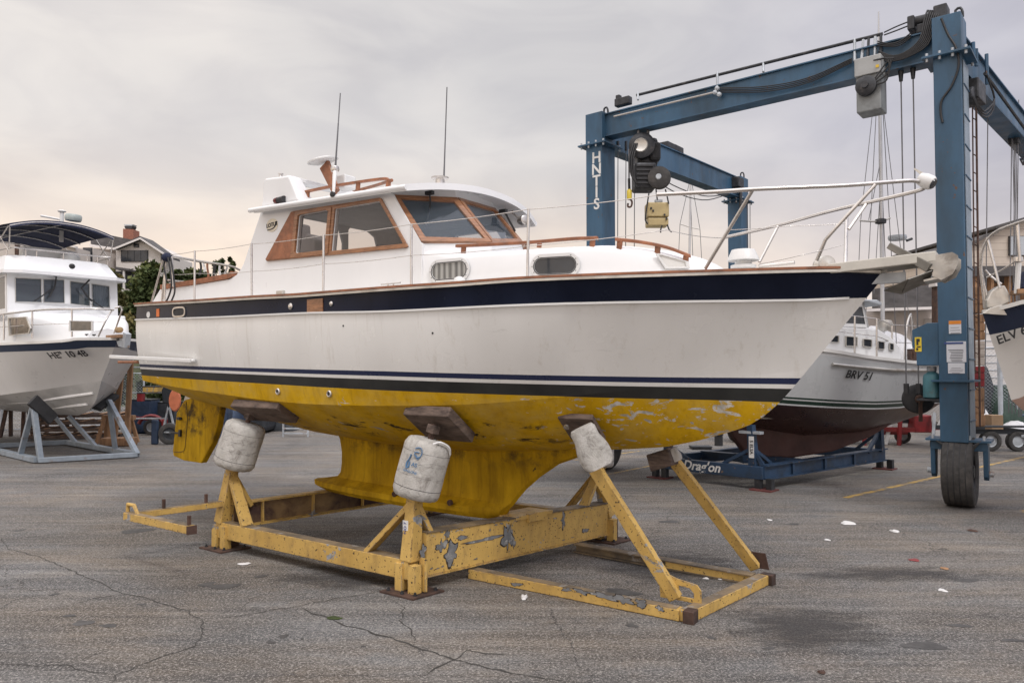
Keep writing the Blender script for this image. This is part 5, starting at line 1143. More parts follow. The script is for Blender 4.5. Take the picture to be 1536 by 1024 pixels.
mb.build('cylinder_body', pmat('teal cylinder paint', (.06, .17, .20), .45, .1, .2, 3, .05, 20, dirt=((.1, .08, .06), 4, .58, .8)), gc, auto=40)
mb = MB(); mb.lathe([(.055, .44), (.075, .46), (.075, .53), (.06, .53)], gp+UP*z0, UP, 16, cap=False); mb.build('valve_collar', M['galv'], gc, auto=40)
mb = MB(); mb.box(gp+UP*(z0-.02), (.40, .34, .03), u_, fA); mb.bar(gp+UP*(z0-.04), PA+UP*(z0-.04), .12, .05); mb.build('cylinder_shelf', M['grime'], lift)
# wheel in its fork
def wheel(p, name='wheel', R0=.57, wd=.50, label=None):
    wdir = Vector((.80, -.60, 0)).normalized(); fdir = Vector((-wdir.y, wdir.x, 0))
    c = p+UP*R0; mb = MB(); pr = [(.30, -.20), (.40, -.235), (.50, -.245), (.555, -.225), (.57, -.19), (.57, .19), (.555, .225), (.50, .245), (.40, .235), (.30, .20)]
    pr2 = []
    for (a, b) in pr: pr2.append((a*R0/.57, b*wd/.5))
    mb.lathe(pr2, c, wdir, 64, cap=False); w_ = mb.build('wheel', M['tyre'], lift, auto=40)
    for gx in (-.135, -.045, .045, .135):
        mb = MB(); n = 64; x_ = wdir; P = []
        mb.lathe([(R0*1.0005, gx*wd/.5-.008), (R0*1.0035, gx*wd/.5-.007), (R0*1.0035, gx*wd/.5+.007), (R0*1.0005, gx*wd/.5+.008)], c, wdir, 64, cap=False); mb.build('tread_groove', M['black'], w_)
    mb = MB(); mb.lathe([(.31, -.19), (.29, -.16), (.12, -.13), (.10, -.20), (.0, -.20)], c, wdir, 24, cap=False); mb.lathe([(.31, .19), (.29, .16), (.12, .13), (.10, .20), (.0, .20)], c, wdir, 24, cap=False); mb.build('rim', M['grime'], w_, auto=40)
    fk = MB(); fk.bar(c+UP*.42-wdir*.40, c+UP*.42+wdir*.40, .34, .14); o = fk.build('fork_crown', M['blue'], lift, bevel=.01)
    for s_ in (-1, 1):
        mb = MB(); P = [c+wdir*s_*.335+fdir*a+UP*b for a, b in ((-.17, .46), (.17, .46), (.12, -.06), (.05, -.12), (-.05, -.12), (-.12, -.06))]; mb.prism(P, wdir*s_*.07); mb.build('fork_arm', M['blue'], lift, bevel=.008)
        mb = MB(); mb.tube([c+wdir*s_*.40-UP*.02, c+wdir*s_*.47-UP*.02], .045, 12); mb.build('axle_cap', M['galv'], w_)
    mb = MB(); mb.box(c+UP*.515, (.92, .56, .03), wdir, fdir); mb.build('wheel_flange', M['blue'], o)
    for k, (a, b) in enumerate(((-.36, -.22), (-.16, -.24), (.16, -.24), (.36, -.22))):
        mb = MB(); mb.tube([c+wdir*a+fdir*b+UP*.50, c+wdir*a+fdir*b+UP*.60], .022, 6); mb.build('bolt', M['galv'], o)
    for k in range(3): mb = MB(); mb.tube(arcpts([c+wdir*(-.3+.05*k)-fdir*.28+UP*.5, c+wdir*(-.1)-fdir*(.31+.02*k)+UP*(.38-.04*k), c+wdir*.12-fdir*.31+UP*(.40-.05*k), c+wdir*.3-fdir*.28+UP*.5], 12), .014, 6); mb.build('hydraulic_hose', M['black'], o)
wheel(PA+Vector((.06, .03, 0)), R0=.57, wd=.46)
wheel(PB, R0=.56); wheel(PC, R0=.56); wheel(PD, R0=.56)
# low sill rail between far posts is hidden; top walkway pipe, brackets, cables on the front beam
def ab(t, z, off=0.0): p = PA.lerp(PB, t); return Vector((p.x, p.y, z))+fA*off
def abp(x, y, off=.2):
    n = fA; q = ray(x, y); k = ((PA+n*off).dot(n)-Vector((0, 0, CH)).dot(n))/q.dot(n); return Vector((0, 0, CH))+q*k
mb = MB(); mb.tube([abp(1324, 51, .05), abp(955, 143, .05)], .032, 8); pp = mb.build('conduit_pipe', M['grime'], lift, auto=60)
for x, y, y2 in ((1282, 62, 92), (1145, 97, 108), (1076, 112, 140), (957, 142, 150)): mb = MB(); mb.tube([abp(x, y2, .19), abp(x, y+3, .10), abp(x, y-3, .05)], .024, 6); mb.build('pipe_bracket', M['galv'], pp)
mb = MB(); mb.tube([abp(1070, 139, .2), abp(921, 175, .2)], .02, 8); o = mb.build('hose_pipe', pmat('pale grey pipe', (.40, .38, .36), .5, .2), lift, auto=60)
for x, y in ((1076, 133), (1079, 142), (1073, 139)): mb = MB(); mb.lathe([(.0, -.05), (.045, -.03), (.045, .03), (.0, .05)], abp(x, y, .22), fA, 10); mb.build('valve', M['galv'], o)
def onab(name, x0, y0, x1, y1, dp, mat, off=.05, par=lift, bev=.02):
    p, q = abp(x0, y0, off), abp(x1, y1, off); c = (p+q)/2; w1 = abs((q-p).dot(aB)); h1 = abs(q.z-p.z); mb = MB(); mb.box(c, (w1, dp, h1), aB, fA); return mb.build(name, M[mat], par, bevel=bev)
onab('pulley_block', 924, 150, 946, 156, .16, 'grime', 0); onab('pulley_block', 925, 144, 931, 151, .12, 'grime', 0)
mb = MB(); mb.tube([abp(1368, 34, 0), abp(1420, 22, 0)], .085, 12); mt_ = mb.build('hydraulic_motor', M['grime'], lift, auto=50)
onab('motor_end', 1363, 29, 1374, 47, .28, 'grime', 0, mt_); onab('motor_end', 1402, 14, 1423, 34, .30, 'grime', 0, mt_); onab('motor_foot', 1376, 40, 1398, 48, .2, 'grime', 0, mt_)
for k in range(7):
    mb = MB(); mb.tube(arcpts([abp(1393+3*k, 20, -.1), abp(1391+3.2*k, 16+.2*k, .1), abp(1386+3*k, 32, .17), abp(1380+2*k, 58+1.5*k, .22), abp(1362, 76+1.6*k, .23), abp(1340, 84+1.3*k, .22), abp(1318, 77+2.2*k, .2)], 22), .014, 6); mb.build('cable', M['cable'], lift, auto=80)
for k in range(3): mb = MB(); mb.tube(arcpts([abp(1366, 50+3*k, .19), abp(1350, 62+3*k, .21), abp(1334, 66+2*k, .21), abp(1316, 62+3*k, .2)], 12), .012, 6); mb.build('cable', M['cable'], lift, auto=80)
for k in range(4):
    mb = MB(); mb.tube(arcpts([abp(1278, 88+2*k, .2), abp(1212, 117+2.4*k, .21), abp(1146, 130+2.6*k, .21), abp(1080, 132+2.2*k, .2)], 20), .011, 6); mb.build('cable', M['cable'], lift, auto=80)
for k in range(2): mb = MB(); mb.tube(arcpts([abp(1365, 32+6*k, 0), abp(1345, 40+6*k, .03), abp(1326, 49+4*k, .05)], 8), .012, 6); mb.build('cable', M['cable'], lift, auto=80)
mb = MB(); mb.tube(arcpts([abp(1412, 28, .27), abp(1422, 52, .28), abp(1434, 72, .28), abp(1438, 98, .28), abp(1428, 128, .28), abp(1413, 150, .28), abp(1411, 168, .28), abp(1414, 184, .28)], 28), .018, 6); mb.build('cable', M['cable'], lift, auto=80)
# grey power pack hung under the front beam
c0 = abp(1307, 130, .18); c0.z = 0
zt, zb = at(1305, 91, c0.y).z, at(1305, 171, c0.y).z
mb = MB(); mb.box(c0+UP*((zt+zb)/2), (.40, .40, zt-zb), aB, fA); pk = mb.build('power_pack', pmat('grey machine casing', (.22, .235, .24), .5, .2, .2, 4, .1, 20, dirt=((.1, .1, .1), 4, .5, .7)), lift, bevel=.02)
mb = MB(); mb.box(c0+UP*(zt-.16)+fA*.03, (.43, .42, .32), aB, fA); mb.build('pack_cover', pmat('pale grey cover', (.34, .35, .35), .5, .1), pk, bevel=.015)
mb = MB(); mb.lathe([(.0, 0), (.10, .0), (.17, .03), (.17, .10), (.12, .13), (.06, .14), (.06, .18), (.0, .18)], c0+aB*.02+UP*((zt+zb)/2-.05)+fA*.2, fA, 24); mb.build('fan_housing', M['grime'], pk, auto=40)
mb = MB(); mb.box(c0-aB*.16+fA*.255+UP*(zt-.22), (.05, .004, .05), aB, fA); mb.build('yellow_label', pmat('yellow dot', (.6, .4, .03), .5), pk)
for k, dx in enumerate((-.16, -.06, .06, .16)): mb = MB(); mb.tube([c0+aB*dx+UP*(zt-.02), c0+aB*dx*.9-fA*.1+UP*(abp(1307, 56, .1).z)], .024, 6); mb.build('hanger_pipe', M['galv' if k % 2 else 'grime'], pk)
for k in range(4): mb = MB(); mb.tube(arcpts([c0-aB*(.10+.03*k)+fA*.24+UP*(zt-.1), c0-aB*(.33+.03*k)+fA*.25+UP*(zt-.15), c0-aB*(.3)+fA*.25+UP*(zt-.5+.1*k), c0-aB*.05+fA*.3+UP*(zb+.4)], 12), .013, 6); mb.build('hose', M['cable'], pk)
# hoist ropes from the front beam down to the sling block on the ground side
for px_ in (1358.5, 1377):
    t = .5
    lo_, hi_ = 0.0, 1.0
    for _ in range(30):
        t = (lo_+hi_)/2; p = PA.lerp(PB, t); x = 768+F*p.x/p.y
        if x > px_: lo_ = t
        else: hi_ = t
    p = PA.lerp(PB, t); mb = MB(); mb.tube([Vector((p.x, p.y, 7.45)), Vector((p.x, p.y, at(0, 575, p.y).z))], .011, 6); r_ = mb.build('hoist_rope', M['wire'], lift)
    mb = MB(); mb.tube([Vector((p.x, p.y, 7.42)), Vector((p.x, p.y, 7.22))], [.05, .03], 8); mb.build('rope_socket', M['grime'], r_)
    mb = MB(); mb.tube([Vector((p.x, p.y, at(0, 575, p.y).z)), Vector((p.x, p.y, at(0, 590, p.y).z))], .045, 8); mb.build('rope_socket', M['black'], r_)
p = PA.lerp(PB, .115); sx = Vector(((1376-768)/F*12.8, 12.8, at(0, 598, 12.8).z))
sb_ = thing('sheave_block', 'round black sling pulley with a rusty hub hanging from two ropes', 'pulley block', sx-UP*.25)
mb = MB(); mb.lathe([(.0, -.07), (.22, -.07), (.25, -.05), (.22, -.02), (.22, .02), (.25, .05), (.22, .07), (.0, .07)], sx, Vector((-.25, -1, 0)), 32); mb.build('sheave', M['black'], sb_, auto=40)
mb = MB(); mb.lathe([(.075, 0), (.075, .12), (.05, .14), (.0, .14)], sx, Vector((-.25, -1, 0)), 8); mb.build('hub', M['rust'], sb_, auto=40)
mb = MB(); mb.bar(sx+Vector((-.03, -.13, 0)), sx+Vector((-.03, -.12, -.38)), .06, .02, (0, 1, 0)); mb.build('hook_bar', M['rust'], sb_)
# engines and trolley under the far left corner
def bc(t, z, off=0.0): p = PB.lerp(PC, t); return Vector((p.x, p.y, z))+facing(aC)*off
def lump(name, x0, y0, x1, y1, Y, dp, mat, par, bev=.04):
    a, b = at(x0, y0, Y), at(x1, y1, Y); mb = MB(); mb.box((a+b)/2+Vector((0, dp/2, 0)), (abs(b.x-a.x), dp, abs(a.z-b.z))); return mb.build(name, M[mat], par, bevel=bev)
Ye = 15.9
eng = thing('hoist_engine', 'black engine and drum unit slung below the far left corner of the lift', 'engine', at(975, 285, Ye))
mb = MB(); mb.lathe([(.0, 0), (.20, 0), (.28, .04), (.28, .16), (.20, .2), (.0, .2)], at(962, 217, Ye-.1), Vector((-.3, -1, 0))*-1, 28); mb.build('flywheel_housing', M['grime'], eng, auto=40)
mb = MB(); mb.lathe([(.0, .02), (.10, .02), (.14, 0), (.16, .03), (.15, .08)], at(961, 217, Ye-.12), Vector((.3, 1, 0)), 20); mb.build('flywheel', M['alu'], eng, auto=40)
lump('engine_block', 957, 205, 988, 248, Ye+.1, .5, 'grime', eng, .08); lump('engine_case', 953, 243, 985, 282, Ye-.1, .55, 'grime', eng, .05); lump('side_cover', 975, 212, 992, 240, Ye, .4, 'black', eng, .06)
for k in range(5): lump('cooling_rib', 955, 247+k*6.5, 980, 249.5+k*6.5, Ye-.14, .06, 'black', eng, .006)
mb = MB(); mb.lathe([(.06, -.13), (.15, -.12), (.235, -.08), (.245, 0), (.235, .08), (.15, .12), (.06, .13)], at(989, 267, Ye-.15), Vector((-.35, -1, .0)), 32); tw = mb.build('rubber_drum', M['tyre'], eng, auto=50)
mb = MB(); mb.lathe([(.0, .12), (.07, .12), (.05, .15), (0, .15)], at(989, 267, Ye-.15), Vector((-.35, -1, .0)), 16); mb.build('drum_hub', M['galv'], tw)
for x in (958, 972): mb = MB(); mb.tube([at(x, 215, Ye), at(x, 180, Ye)], .035, 6); mb.build('hanger', M['wire'], eng)
for k in range(3): mb = MB(); mb.tube(arcpts([at(950+k*3, 215, Ye-.1), at(944+k*3, 238, Ye-.15), at(947+k*2, 262, Ye-.15), at(955, 275, Ye-.15)], 10), .02, 6); mb.build('hose', M['cable'], eng)
bx = thing('control_box', 'beige square machine box hanging on cables below the black hoist engine', 'machine', at(986, 338, Ye-.3))
lump('box_upper', 971, 303, 1004, 325, Ye-.3, .36, 'beige' if 'beige' in M else 'plastic', bx, .03)
M['beige'] = pmat('beige machine paint', (.40, .31, .15), .5, 0, .15, 4, .1, 20, dirt=((.12, .09, .05), 5, .62, .8))
bx.children[0].data.materials[0] = M['beige']; lump('box_lower', 972, 326.5, 1003, 338, Ye-.3, .34, 'beige', bx, .02)
lump('lid', 983, 299, 994, 303, Ye-.2, .1, 'galv', bx, .004)
for a, b in ((977, 312), (980, 316), (997, 322), (1000, 328)): lump('catch', a-1.2, b-1.5, a+1.2, b+1.5, Ye-.33, .03, 'black', bx, .002)
for pts in ([(974, 286), (970, 312), (968, 330), (972, 336)], [(998, 284), (1001, 296), (1003, 306)], [(984, 284), (986, 300)], [(993, 338), (991, 345), (991, 349)], [(1001, 337), (1004, 345), (1008, 348)]): mb = MB(); mb.tube(arcpts([at(x, y, Ye-.33) for x, y in pts], 8) if len(pts) > 2 else [at(x, y, Ye-.33) for x, y in pts], .016, 6); mb.build('hose', M['cable'], bx)
hk = thing('crane_hook', 'small yellow hook block hanging beside the lettered blue post', 'hook', at(945, 300, Ye))
mb = MB(); mb.tube([at(943.5, 268, Ye), at(943.5, 224, Ye)], .018, 6); mb.build('hook_rope', M['wire'], hk)
mb = MB(); mb.lathe([(.03, -.1), (.055, -.08), (.055, .10), (.03, .13)], at(944, 293, Ye), UP, 12); mb.build('hook_block', pmat('yellow block', (.55, .42, .03), .5), hk, auto=40)
mb = MB(); mb.tube(arcpts([at(945, 298, Ye), at(948, 303, Ye), at(946.5, 310, Ye), at(942, 310, Ye), at(942, 305, Ye)], 14), .022, 6); mb.build('hook', M['rust'], hk)
mb = MB(); mb.tube([at(943.5, 268, Ye), at(944, 285, Ye)], .03, 6); mb.build('hook_shackle', M['black'], hk)
for x, y1 in ((927, 362), (939, 362), (952, 362)):
    mb = MB(); Yr = 16.9; mb.tube([at(x, 222, Yr), at(x-1.5, 600, Yr)], .010, 5); r_ = mb.build('hoist_rope', M['wire'], lift); mb = MB(); mb.tube([at(x, 212, Yr), at(x, 226, Yr)], .035, 6); mb.build('rope_socket', M['grime'], r_)
for x in (1117, 1121, 1125): mb = MB(); mb.tube([at(x, 300, 22.4), at(x, 600, 22.4)], .012, 5); mb.build('hoist_rope', M['wire'], lift)
for x, Yr in ((1480, 14.6), (1516, 15.9), (1521, 15.9), (1526, 15.9)): mb = MB(); mb.tube([at(x+2, 150, Yr), at(x-3, 620, Yr)], .010, 5); mb.build('hoist_rope', M['wire'], lift)
for k in range(2): mb = MB(); mb.tube(arcpts([bc(.12, 7.3, .2), bc(.35, 6.95-.15*k, .2), bc(.62, 6.95-.12*k, .2), bc(.85, 7.3, .2)], 16), .014, 5); mb.build('cable', M['cable'], lift)
for a in (.22, .42, .47): lump_ = MB(); lump_.box(bc(a, 7.82+.16*a+.10, .0), (.5, .25, .16), aC, facing(aC)); lump_.build('trolley', M['grime'], lift, bevel=.02)
mb = MB(); mb.box(bc(.93, 7.75, .22), (.4, .25, .3), aC, facing(aC)); mb.tube([bc(.95, 7.0, .25), bc(.95, 7.8, .25)], .05, 6); mb.build('end_carriage', M['grime'], lift, bevel=.02)
# trolley under the right hand beam, and clips
def adp(t, z, off=0.0): p = PA.lerp(PD, t); return Vector((p.x, p.y, z))+facing(aD)*off
mb = MB(); mb.box(adp(.10, 7.02, .05), (.55, .5, .35), aD, facing(aD)); mb.lathe([(.0, -.15), (.16, -.15), (.16, .15), (0, .15)], adp(.06, 6.86, .1), facing(aD), 16); mb.build('hoist_trolley', M['grime'], lift, bevel=.02)
for k in range(3): mb = MB(); mb.tube(arcpts([adp(.14, 7.4, .3), adp(.20, 7.1, .32), adp(.17-.02*k, 6.75, .3), adp(.10, 6.6+.05*k, .28), adp(.04, 6.8, .25)], 12), .016, 6); mb.build('cable', M['cable'], lift)
for t, z0_, z1_ in ((.05, 7.4, 7.75), (.075, 7.4, 7.7), (.17, 7.3, 7.85)): mb = MB(); mb.tube([adp(t, z0_, .26), adp(t, z1_, .26)], .03, 6); mb.build('clamp_rod', M['blue'], lift)
mb = MB(); mb.tube([adp(.15, 7.45, .26), adp(.6, 7.30, .26), adp(.98, 7.32, .26)], .03, 6); mb.build('cable', M['cable'], lift)
for k in range(3):
    mb = MB(); mb.tube([adp(.62+.02*k, 7.2, .0), adp(.62+.02*k, 1.2, .0)], .010, 5); mb.build('hoist_rope', M['wire'], lift)
mb = MB(); mb.box(adp(.64, 7.18, .0), (.25, .2, .14), aD, facing(aD)); mb.build('trolley', M['grime'], lift, bevel=.02)
# rusty ladder behind the near post
ldr = thing('ladder', 'long rusty steel ladder standing behind the near blue post', 'ladder', at(1466, 640, 13.6))
Yl = 13.4
for x in (1462.5, 1470): mb = MB(); mb.tube([at(x, 560 if x < 1465 else 640, Yl), at(x-6 if x > 1465 else x-4, 135, Yl)], .012 if x < 1465 else .018, 6); mb.build('ladder_rail', M['rust'], ldr)
for k in range(18): y = 150+k*27; x0, x1 = lerp(1458.5, 1462.5, (y-135)/500), lerp(1464, 1470, (y-135)/500); mb = MB(); mb.tube([at(x0, y, Yl), at(x1, y+3.5, Yl)], .010, 5); mb.build('rung', M['rust'], ldr)
# ================================================================ OTHER BOATS
def other_hull(Fr_, root, VS, VC, sheer, chine, keel, s_aft, mat, bow_top, bow_low, nb=8, nt=14, band=.16, nn=60, bulge=.05):
    """hull from its photographed sheer, chine and keel lines; VS/VC are half breadths, pixel lists are (x, y)"""
    def zc(pts, vk):
        r = []
        for x, y in pts:
            v = 1.
            for _ in range(25): s, _v, z = Fr_.px(x, y, v); v = lerp(v, spline(s, vk), .5)
            r.append((s, z))
        return sorted(r)
    bt, bl = Fr_.px(*bow_top, 0), Fr_.px(*bow_low, 0); VS[-1] = (bt[0], 0); VC[-1] = (bl[0], 0)
    zs = [p for p in zc(sheer, VS) if p[0] < bt[0]-.1]+[(bt[0], bt[2])]; zch = [p for p in zc(chine, VC) if p[0] < bl[0]-.1]+[(bl[0], bl[2])]
    zk = sorted([(lambda q: (q[0], q[2]))(Fr_.px(x, y, 0)) for x, y in keel]); zk = [p for p in zk if p[0] <= bl[0]]+[(bl[0], bl[2])]
    rows = [[] for _ in range(nb+nt+1)]
    for i in range(nn+1):
        e = 1-(1-i/nn)**1.5; ss, sc = lerp(s_aft, bt[0], e), lerp(s_aft, bl[0], e)
        S = (ss, spline(ss, VS), interp(ss, zs)); C = (sc, spline(sc, VC), interp(sc, zch)); K = (sc, 0, interp(sc, zk))
        for j in range(nb): t = j/nb; rows[j].append((lerp(K[0], C[0], t), C[1]*t**.9, lerp(K[2], C[2], t)-bulge*math.sin(math.pi*t)*min(1, C[1])))
        for j in range(nt+1):
            t = j/nt; rows[nb+j].append((lerp(C[0], S[0], t), lerp(C[1], S[1], t**(1+.35*e))+bulge*math.sin(math.pi*t)*min(1, S[1])*(1-e*.7), lerp(C[2], S[2], t)))
    mb = MB(); nv, bo = [], []
    for sg in (1, -1):
        for a, b in ((0, nb), (nb, nb+nt)):
            mb.grid([[Fr_.bs(p[0], p[1]*sg, p[2]) for p in rows[j]] for j in range(a, b+1)])
            for j in range(a, b+1):
                for p in rows[j]: nv.append((interp(p[0], zs)-p[2])/band); bo.append((p[2]-interp(p[0], zch))/.1)
    tr = []
    for j in range(nb+nt+1):
        p = rows[j][0]; tr.append([Fr_.bs(p[0], p[1]*f, p[2]) for f in (-1, -.5, 0, .5, 1)])
        for f in range(5): nv.append((interp(p[0], zs)-p[2])/band); bo.append((p[2]-interp(p[0], zch))/.1)
    mb.grid(tr); mb.att = {'navyband': nv, 'boot': bo}; o = mb.build('hull', mat, root, auto=22)
    dk = MB(); top = rows[-1]; dk.grid([[Fr_.bs(p[0], p[1]*.985, p[2]-.01) for p in top], [Fr_.bs(p[0], 0, p[2]+.03) for p in top], [Fr_.bs(p[0], -p[1]*.985, p[2]-.01) for p in top]]); dk.build('deck', M['gel_shade'], root)
    def vh(s, z):
        C_, S_ = interp(s, zch), interp(s, zs); t = max(0, min(1, (z-C_)/(S_-C_))); return lerp(spline(s, VC), spline(s, VS), t**1.2)+bulge*math.sin(math.pi*t)*.6
    for sg in (1, -1):
        g = [[] for _ in range(4)]
        for p in top:
            for k, (a, b) in enumerate(((-.02, -.03), (.03, -.03), (.03, .03), (-.02, .03))): g[k].append(Fr_.bs(p[0], sg*max(.003, p[1]+a), p[2]+b))
        mb = MB(); mb.grid([g[0], g[1], g[2], g[3], g[0]]); mb.build('rub_rail', M['gel_shade'], root, auto=50)
    return zs, zch, zk, vh, top
def band_mat(name, top, mid, low, nlim=1.0, extra=None, rough=.3):
    m = MT(name); c0 = m.co(); n = m.attr('navyband'); b = m.attr('boot')
    md = m.mix(m.ramp(m.noise(m.co((1, 1, .3)), 1.4, 5), .3, .7), tuple(v*.9 for v in mid), mid)
    md = m.mix(m.ramp(m.noise(m.co((3, 3, .3)), 2, 5, .7), .58, .8, 0, .4), md, tuple(v*.65 for v in mid))
    lw = m.mix(m.ramp(m.noise(c0, 2, 5), .3, .7), tuple(v*.7 for v in low), low)
    c = m.mix(m.math('GREATER_THAN', b, 0.0), lw, md)
    if extra:
        for lo_, hi_, col in extra: f = m.math('MULTIPLY', m.math('GREATER_THAN', b, lo_), m.math('LESS_THAN', b, hi_)); c = m.mix(f, c, col)
    c = m.mix(m.math('LESS_THAN', n, nlim), c, top); m.inp('Base Color', c); m.inp('Roughness', m.ramp(m.noise(c0, 3), .3, .7, rough-.05, rough+.1)); return m.m
def hull_text(Fr_, txt, px0, px1, y0, y1, size, vh, root, mat='black', dy=0, shear=0, name='registration_number'):
    def pt(x, y):
        v = 1.
        for _ in range(40): s, _v, z = Fr_.px(x, y, v); v = lerp(v, vh(s, z), .4)
        return Fr_.bs(s, v, z), s, v, z
    a, s0, v0, z0 = pt(px0, y0); b, s1, v1, z1_ = pt(px1, y1); xd = (b-a).normalized(); t_, s_, v_, z_ = pt((px0+px1)/2, (y0+y1)/2-5); c = (a+b)/2
    yd = (t_-c); yd = (yd-xd*yd.dot(xd)).normalized(); nrm = xd.cross(yd)
    if nrm.dot(Vector((0, 0, CH))-c) < 0: nrm = -nrm
    tm = text_mb(txt, size, c+nrm*.03, xd, yd, .002, shear=shear); o = tm.build(name, M[mat], root); return o
# ---------------------------------------------------------------- left cruiser on grey stand
BL = Frame(-10.3, 18.1, -40)
lb = thing('cabin_cruiser', 'white flybridge cruiser with navy canopy and navy sheer band at the left edge', 'boat', BL.bs(-3, 0, 0))
M['lhull'] = band_mat('left cruiser hull', (.020, .035, .075), (.64, .63, .61), (.52, .51, .49), 1.0)
zsL, zcL, zkL, vhL, topL = other_hull(BL, lb, [(-9, 1.5), (-5, 1.72), (-2, 1.68), (-.6, 1.45), (.4, 1.05), (1.0, .62), (1.5, 0)], [(-9, 1.35), (-5, 1.55), (-2.4, 1.42), (-1.2, 1.10), (-.4, .68), (.2, .30), (.6, 0)],
    [(0, 516), (60, 513.5), (100, 511), (140, 509)], [(0, 592.6), (54.6, 585.7), (109, 577.5), (138, 573)], [(0, 614), (60, 620), (117, 623), (130, 618), (142, 605), (148, 588)], -9, M['lhull'], (177, 508), (152, 571), band=.19)
for (x0, y0, x1, y1) in ((0, 604, 45, 602.5), (65, 600, 141, 589.5), (80, 611.5, 133, 606)):
    def bp_(x, y):
        v = .9
        for _ in range(40):
            s, _v, z = BL.px(x, y, v); c = spline(s, [(-9, 1.35), (-5, 1.55), (-2.4, 1.42), (-1.2, 1.10), (-.4, .68), (.2, .30), (.6, 0)]); zk = interp(s, zkL); zc_ = interp(s, zcL); t = max(0, min(1, (z-zk)/(zc_-zk+1e-6))); v = lerp(v, c*t**.9, .4)
        return BL.bs(s, v+.03, z)
    mb = MB(); P = [bp_(lerp(x0, x1, k/6), lerp(y0, y1, k/6)) for k in range(7)]; mb.tube(P, .035, 6); mb.build('spray_rail', M['gel'], lb, auto=60)
hull_text(BL, "HE'' 10 4B", 79, 129, 532.5, 529.0, .24, vhL, lb, shear=-.25)
# trunk cabin forward of the wheelhouse
tr = MB(); g = []
for i in range(15):
    s = lerp(-1.3, .95, i/14); w_ = lerp(1.28, .45, (i/14)**1.4); z = lerp(3.58, 3.12, (i/14)**1.9); zd = interp(s, zsL)-.02
    pr = [(w_, zd), (w_-.03, z-.12), (w_-.09, z-.03), (w_-.2, z), (0, z+.06)]; g.append([BL.bs(s, a, b) for a, b in pr+[(-a, b) for a, b in pr[::-1][1:]]])
tr.grid(g); tr.add(g[-1], [tuple(range(9))]); tr.build('trunk_cabin', M['gel_bright'], lb, auto=45)
mb = MB(); mb.prism([BL.bs(s, v, 2.75) for s, v in ((-9, 1.3), (-1.2, 1.3), (-1.2, -1.3), (-9, -1.3))], UP*.88); mb.build('saloon_side', M['gel_bright'], lb, bevel=.05)
# wheelhouse with real openings: front wall and near side wall
zb_, zt_ = 3.62, 4.58
def front(v, z): return BL.bs(-1.62-.10*(z-zb_)/.96*1.0-.10*abs(v)/1.3, v, z)
fpx = lambda x, y, v: BL.px(x, y, v)
vv = lambda x: lerp(1.30, -1.30, (x-14)/(171-14))
def fv(x):     # lateral position on the front wall seen at photo column x
    lo_, hi_ = -1.6, 1.6
    for _ in range(30):
        m_ = (lo_+hi_)/2; p = front(m_, 4.1)
        if 768+F*p.x/(p.y) < x: hi_ = m_
        else: lo_ = m_
    return m_
wins = [(20.5, 60.5, 416, 418, 453, 454), (63, 95, 418, 419, 454, 455), (103.5, 133, 421, 425, 456, 459.5), (136, 163, 425, 429, 460, 462)]
holes = []
for x0, x1, a, b, c, d_ in wins:
    v0, v1 = fv(x0), fv(x1); hh = []
    for v, y in ((v0, a), (v1, b), (v1, d_), (v0, c)): p = front(v, 4.1); z = at(0, y, p.y).z; hh.append(front(v, z))
    holes.append(hh)
mb = MB(); mb.prism([front(1.3, 3.4), front(-1.3, 3.4), front(-1.3, 4.66), front(1.3, 4.66)], -BL.u*.05, holes); mb.build('front_wall', M['gel_bright'], lb, bevel=.01)
for hh in holes:
    mb = MB(); mb.add([p-BL.u*.02 for p in hh], [(0, 1, 2, 3)]); wp = mb.build('windscreen_pane', M['glass_l'] if 'glass_l' in M else M.setdefault('glass_l', glassmat('smoked windscreen', (.6, .65, .7), .55, (.10, .12, .14))), lb)
    c = sum(hh, Vector())/4; mb = MB(); mb.grid([[p+BL.u*.004 for p in hh], [p+BL.u*.02 for p in hh], [p.lerp(c, .05)+BL.u*.02 for p in hh], [p.lerp(c, .05) for p in hh]], closed=True); mb.build('window_frame', M['alu'], wp)
sd = lambda s, z: BL.bs(s, 1.3, z)
shh = [[sd(-1.98, 4.52), sd(-1.90, 3.72), sd(-3.0, 3.70), sd(-3.0, 4.50)], [sd(-3.2, 4.50), sd(-3.2, 3.7), sd(-4.9, 3.7), sd(-4.9, 4.5)]]
for sg in (1, -1):
    f_ = lambda P: [p-BL.n*(2.6 if sg < 0 else 0) for p in P]
    mb = MB(); mb.prism(f_([sd(-1.72, 3.4), sd(-6.2, 3.4), sd(-6.2, 4.62), sd(-1.82, 4.62)]), -BL.n*.05*sg, [f_(h_) for h_ in shh]); mb.build('side_wall', M['gel_bright'], lb, bevel=.01)
    for h_ in shh: mb = MB(); mb.add([p-BL.n*.02*sg for p in f_(h_)], [(0, 1, 2, 3)]); mb.build('side_pane', M['glass_l'], lb)
mb = MB(); mb.prism([BL.bs(-4.2, v, z) for v, z in ((-1.2, 3.4), (1.2, 3.4), (1.2, 4.6), (-1.2, 4.6))], -BL.u*.05); mb.build('inner_bulkhead', pmat('dim saloon bulkhead', (.12, .11, .11), .8), lb)
mb = MB(); hh = holes[3]; g = []
for k in range(15): t = k/14; p = hh[0].lerp(hh[1], .25+.7*t)-BL.u*(.12+.03*math.sin(k*1.9)); q = hh[3].lerp(hh[2], .25+.7*t)-BL.u*(.12+.03*math.sin(k*1.9)); g.append([p, q])
mb.grid(g); mb.build('curtain', M['plastic'], lb, auto=60)
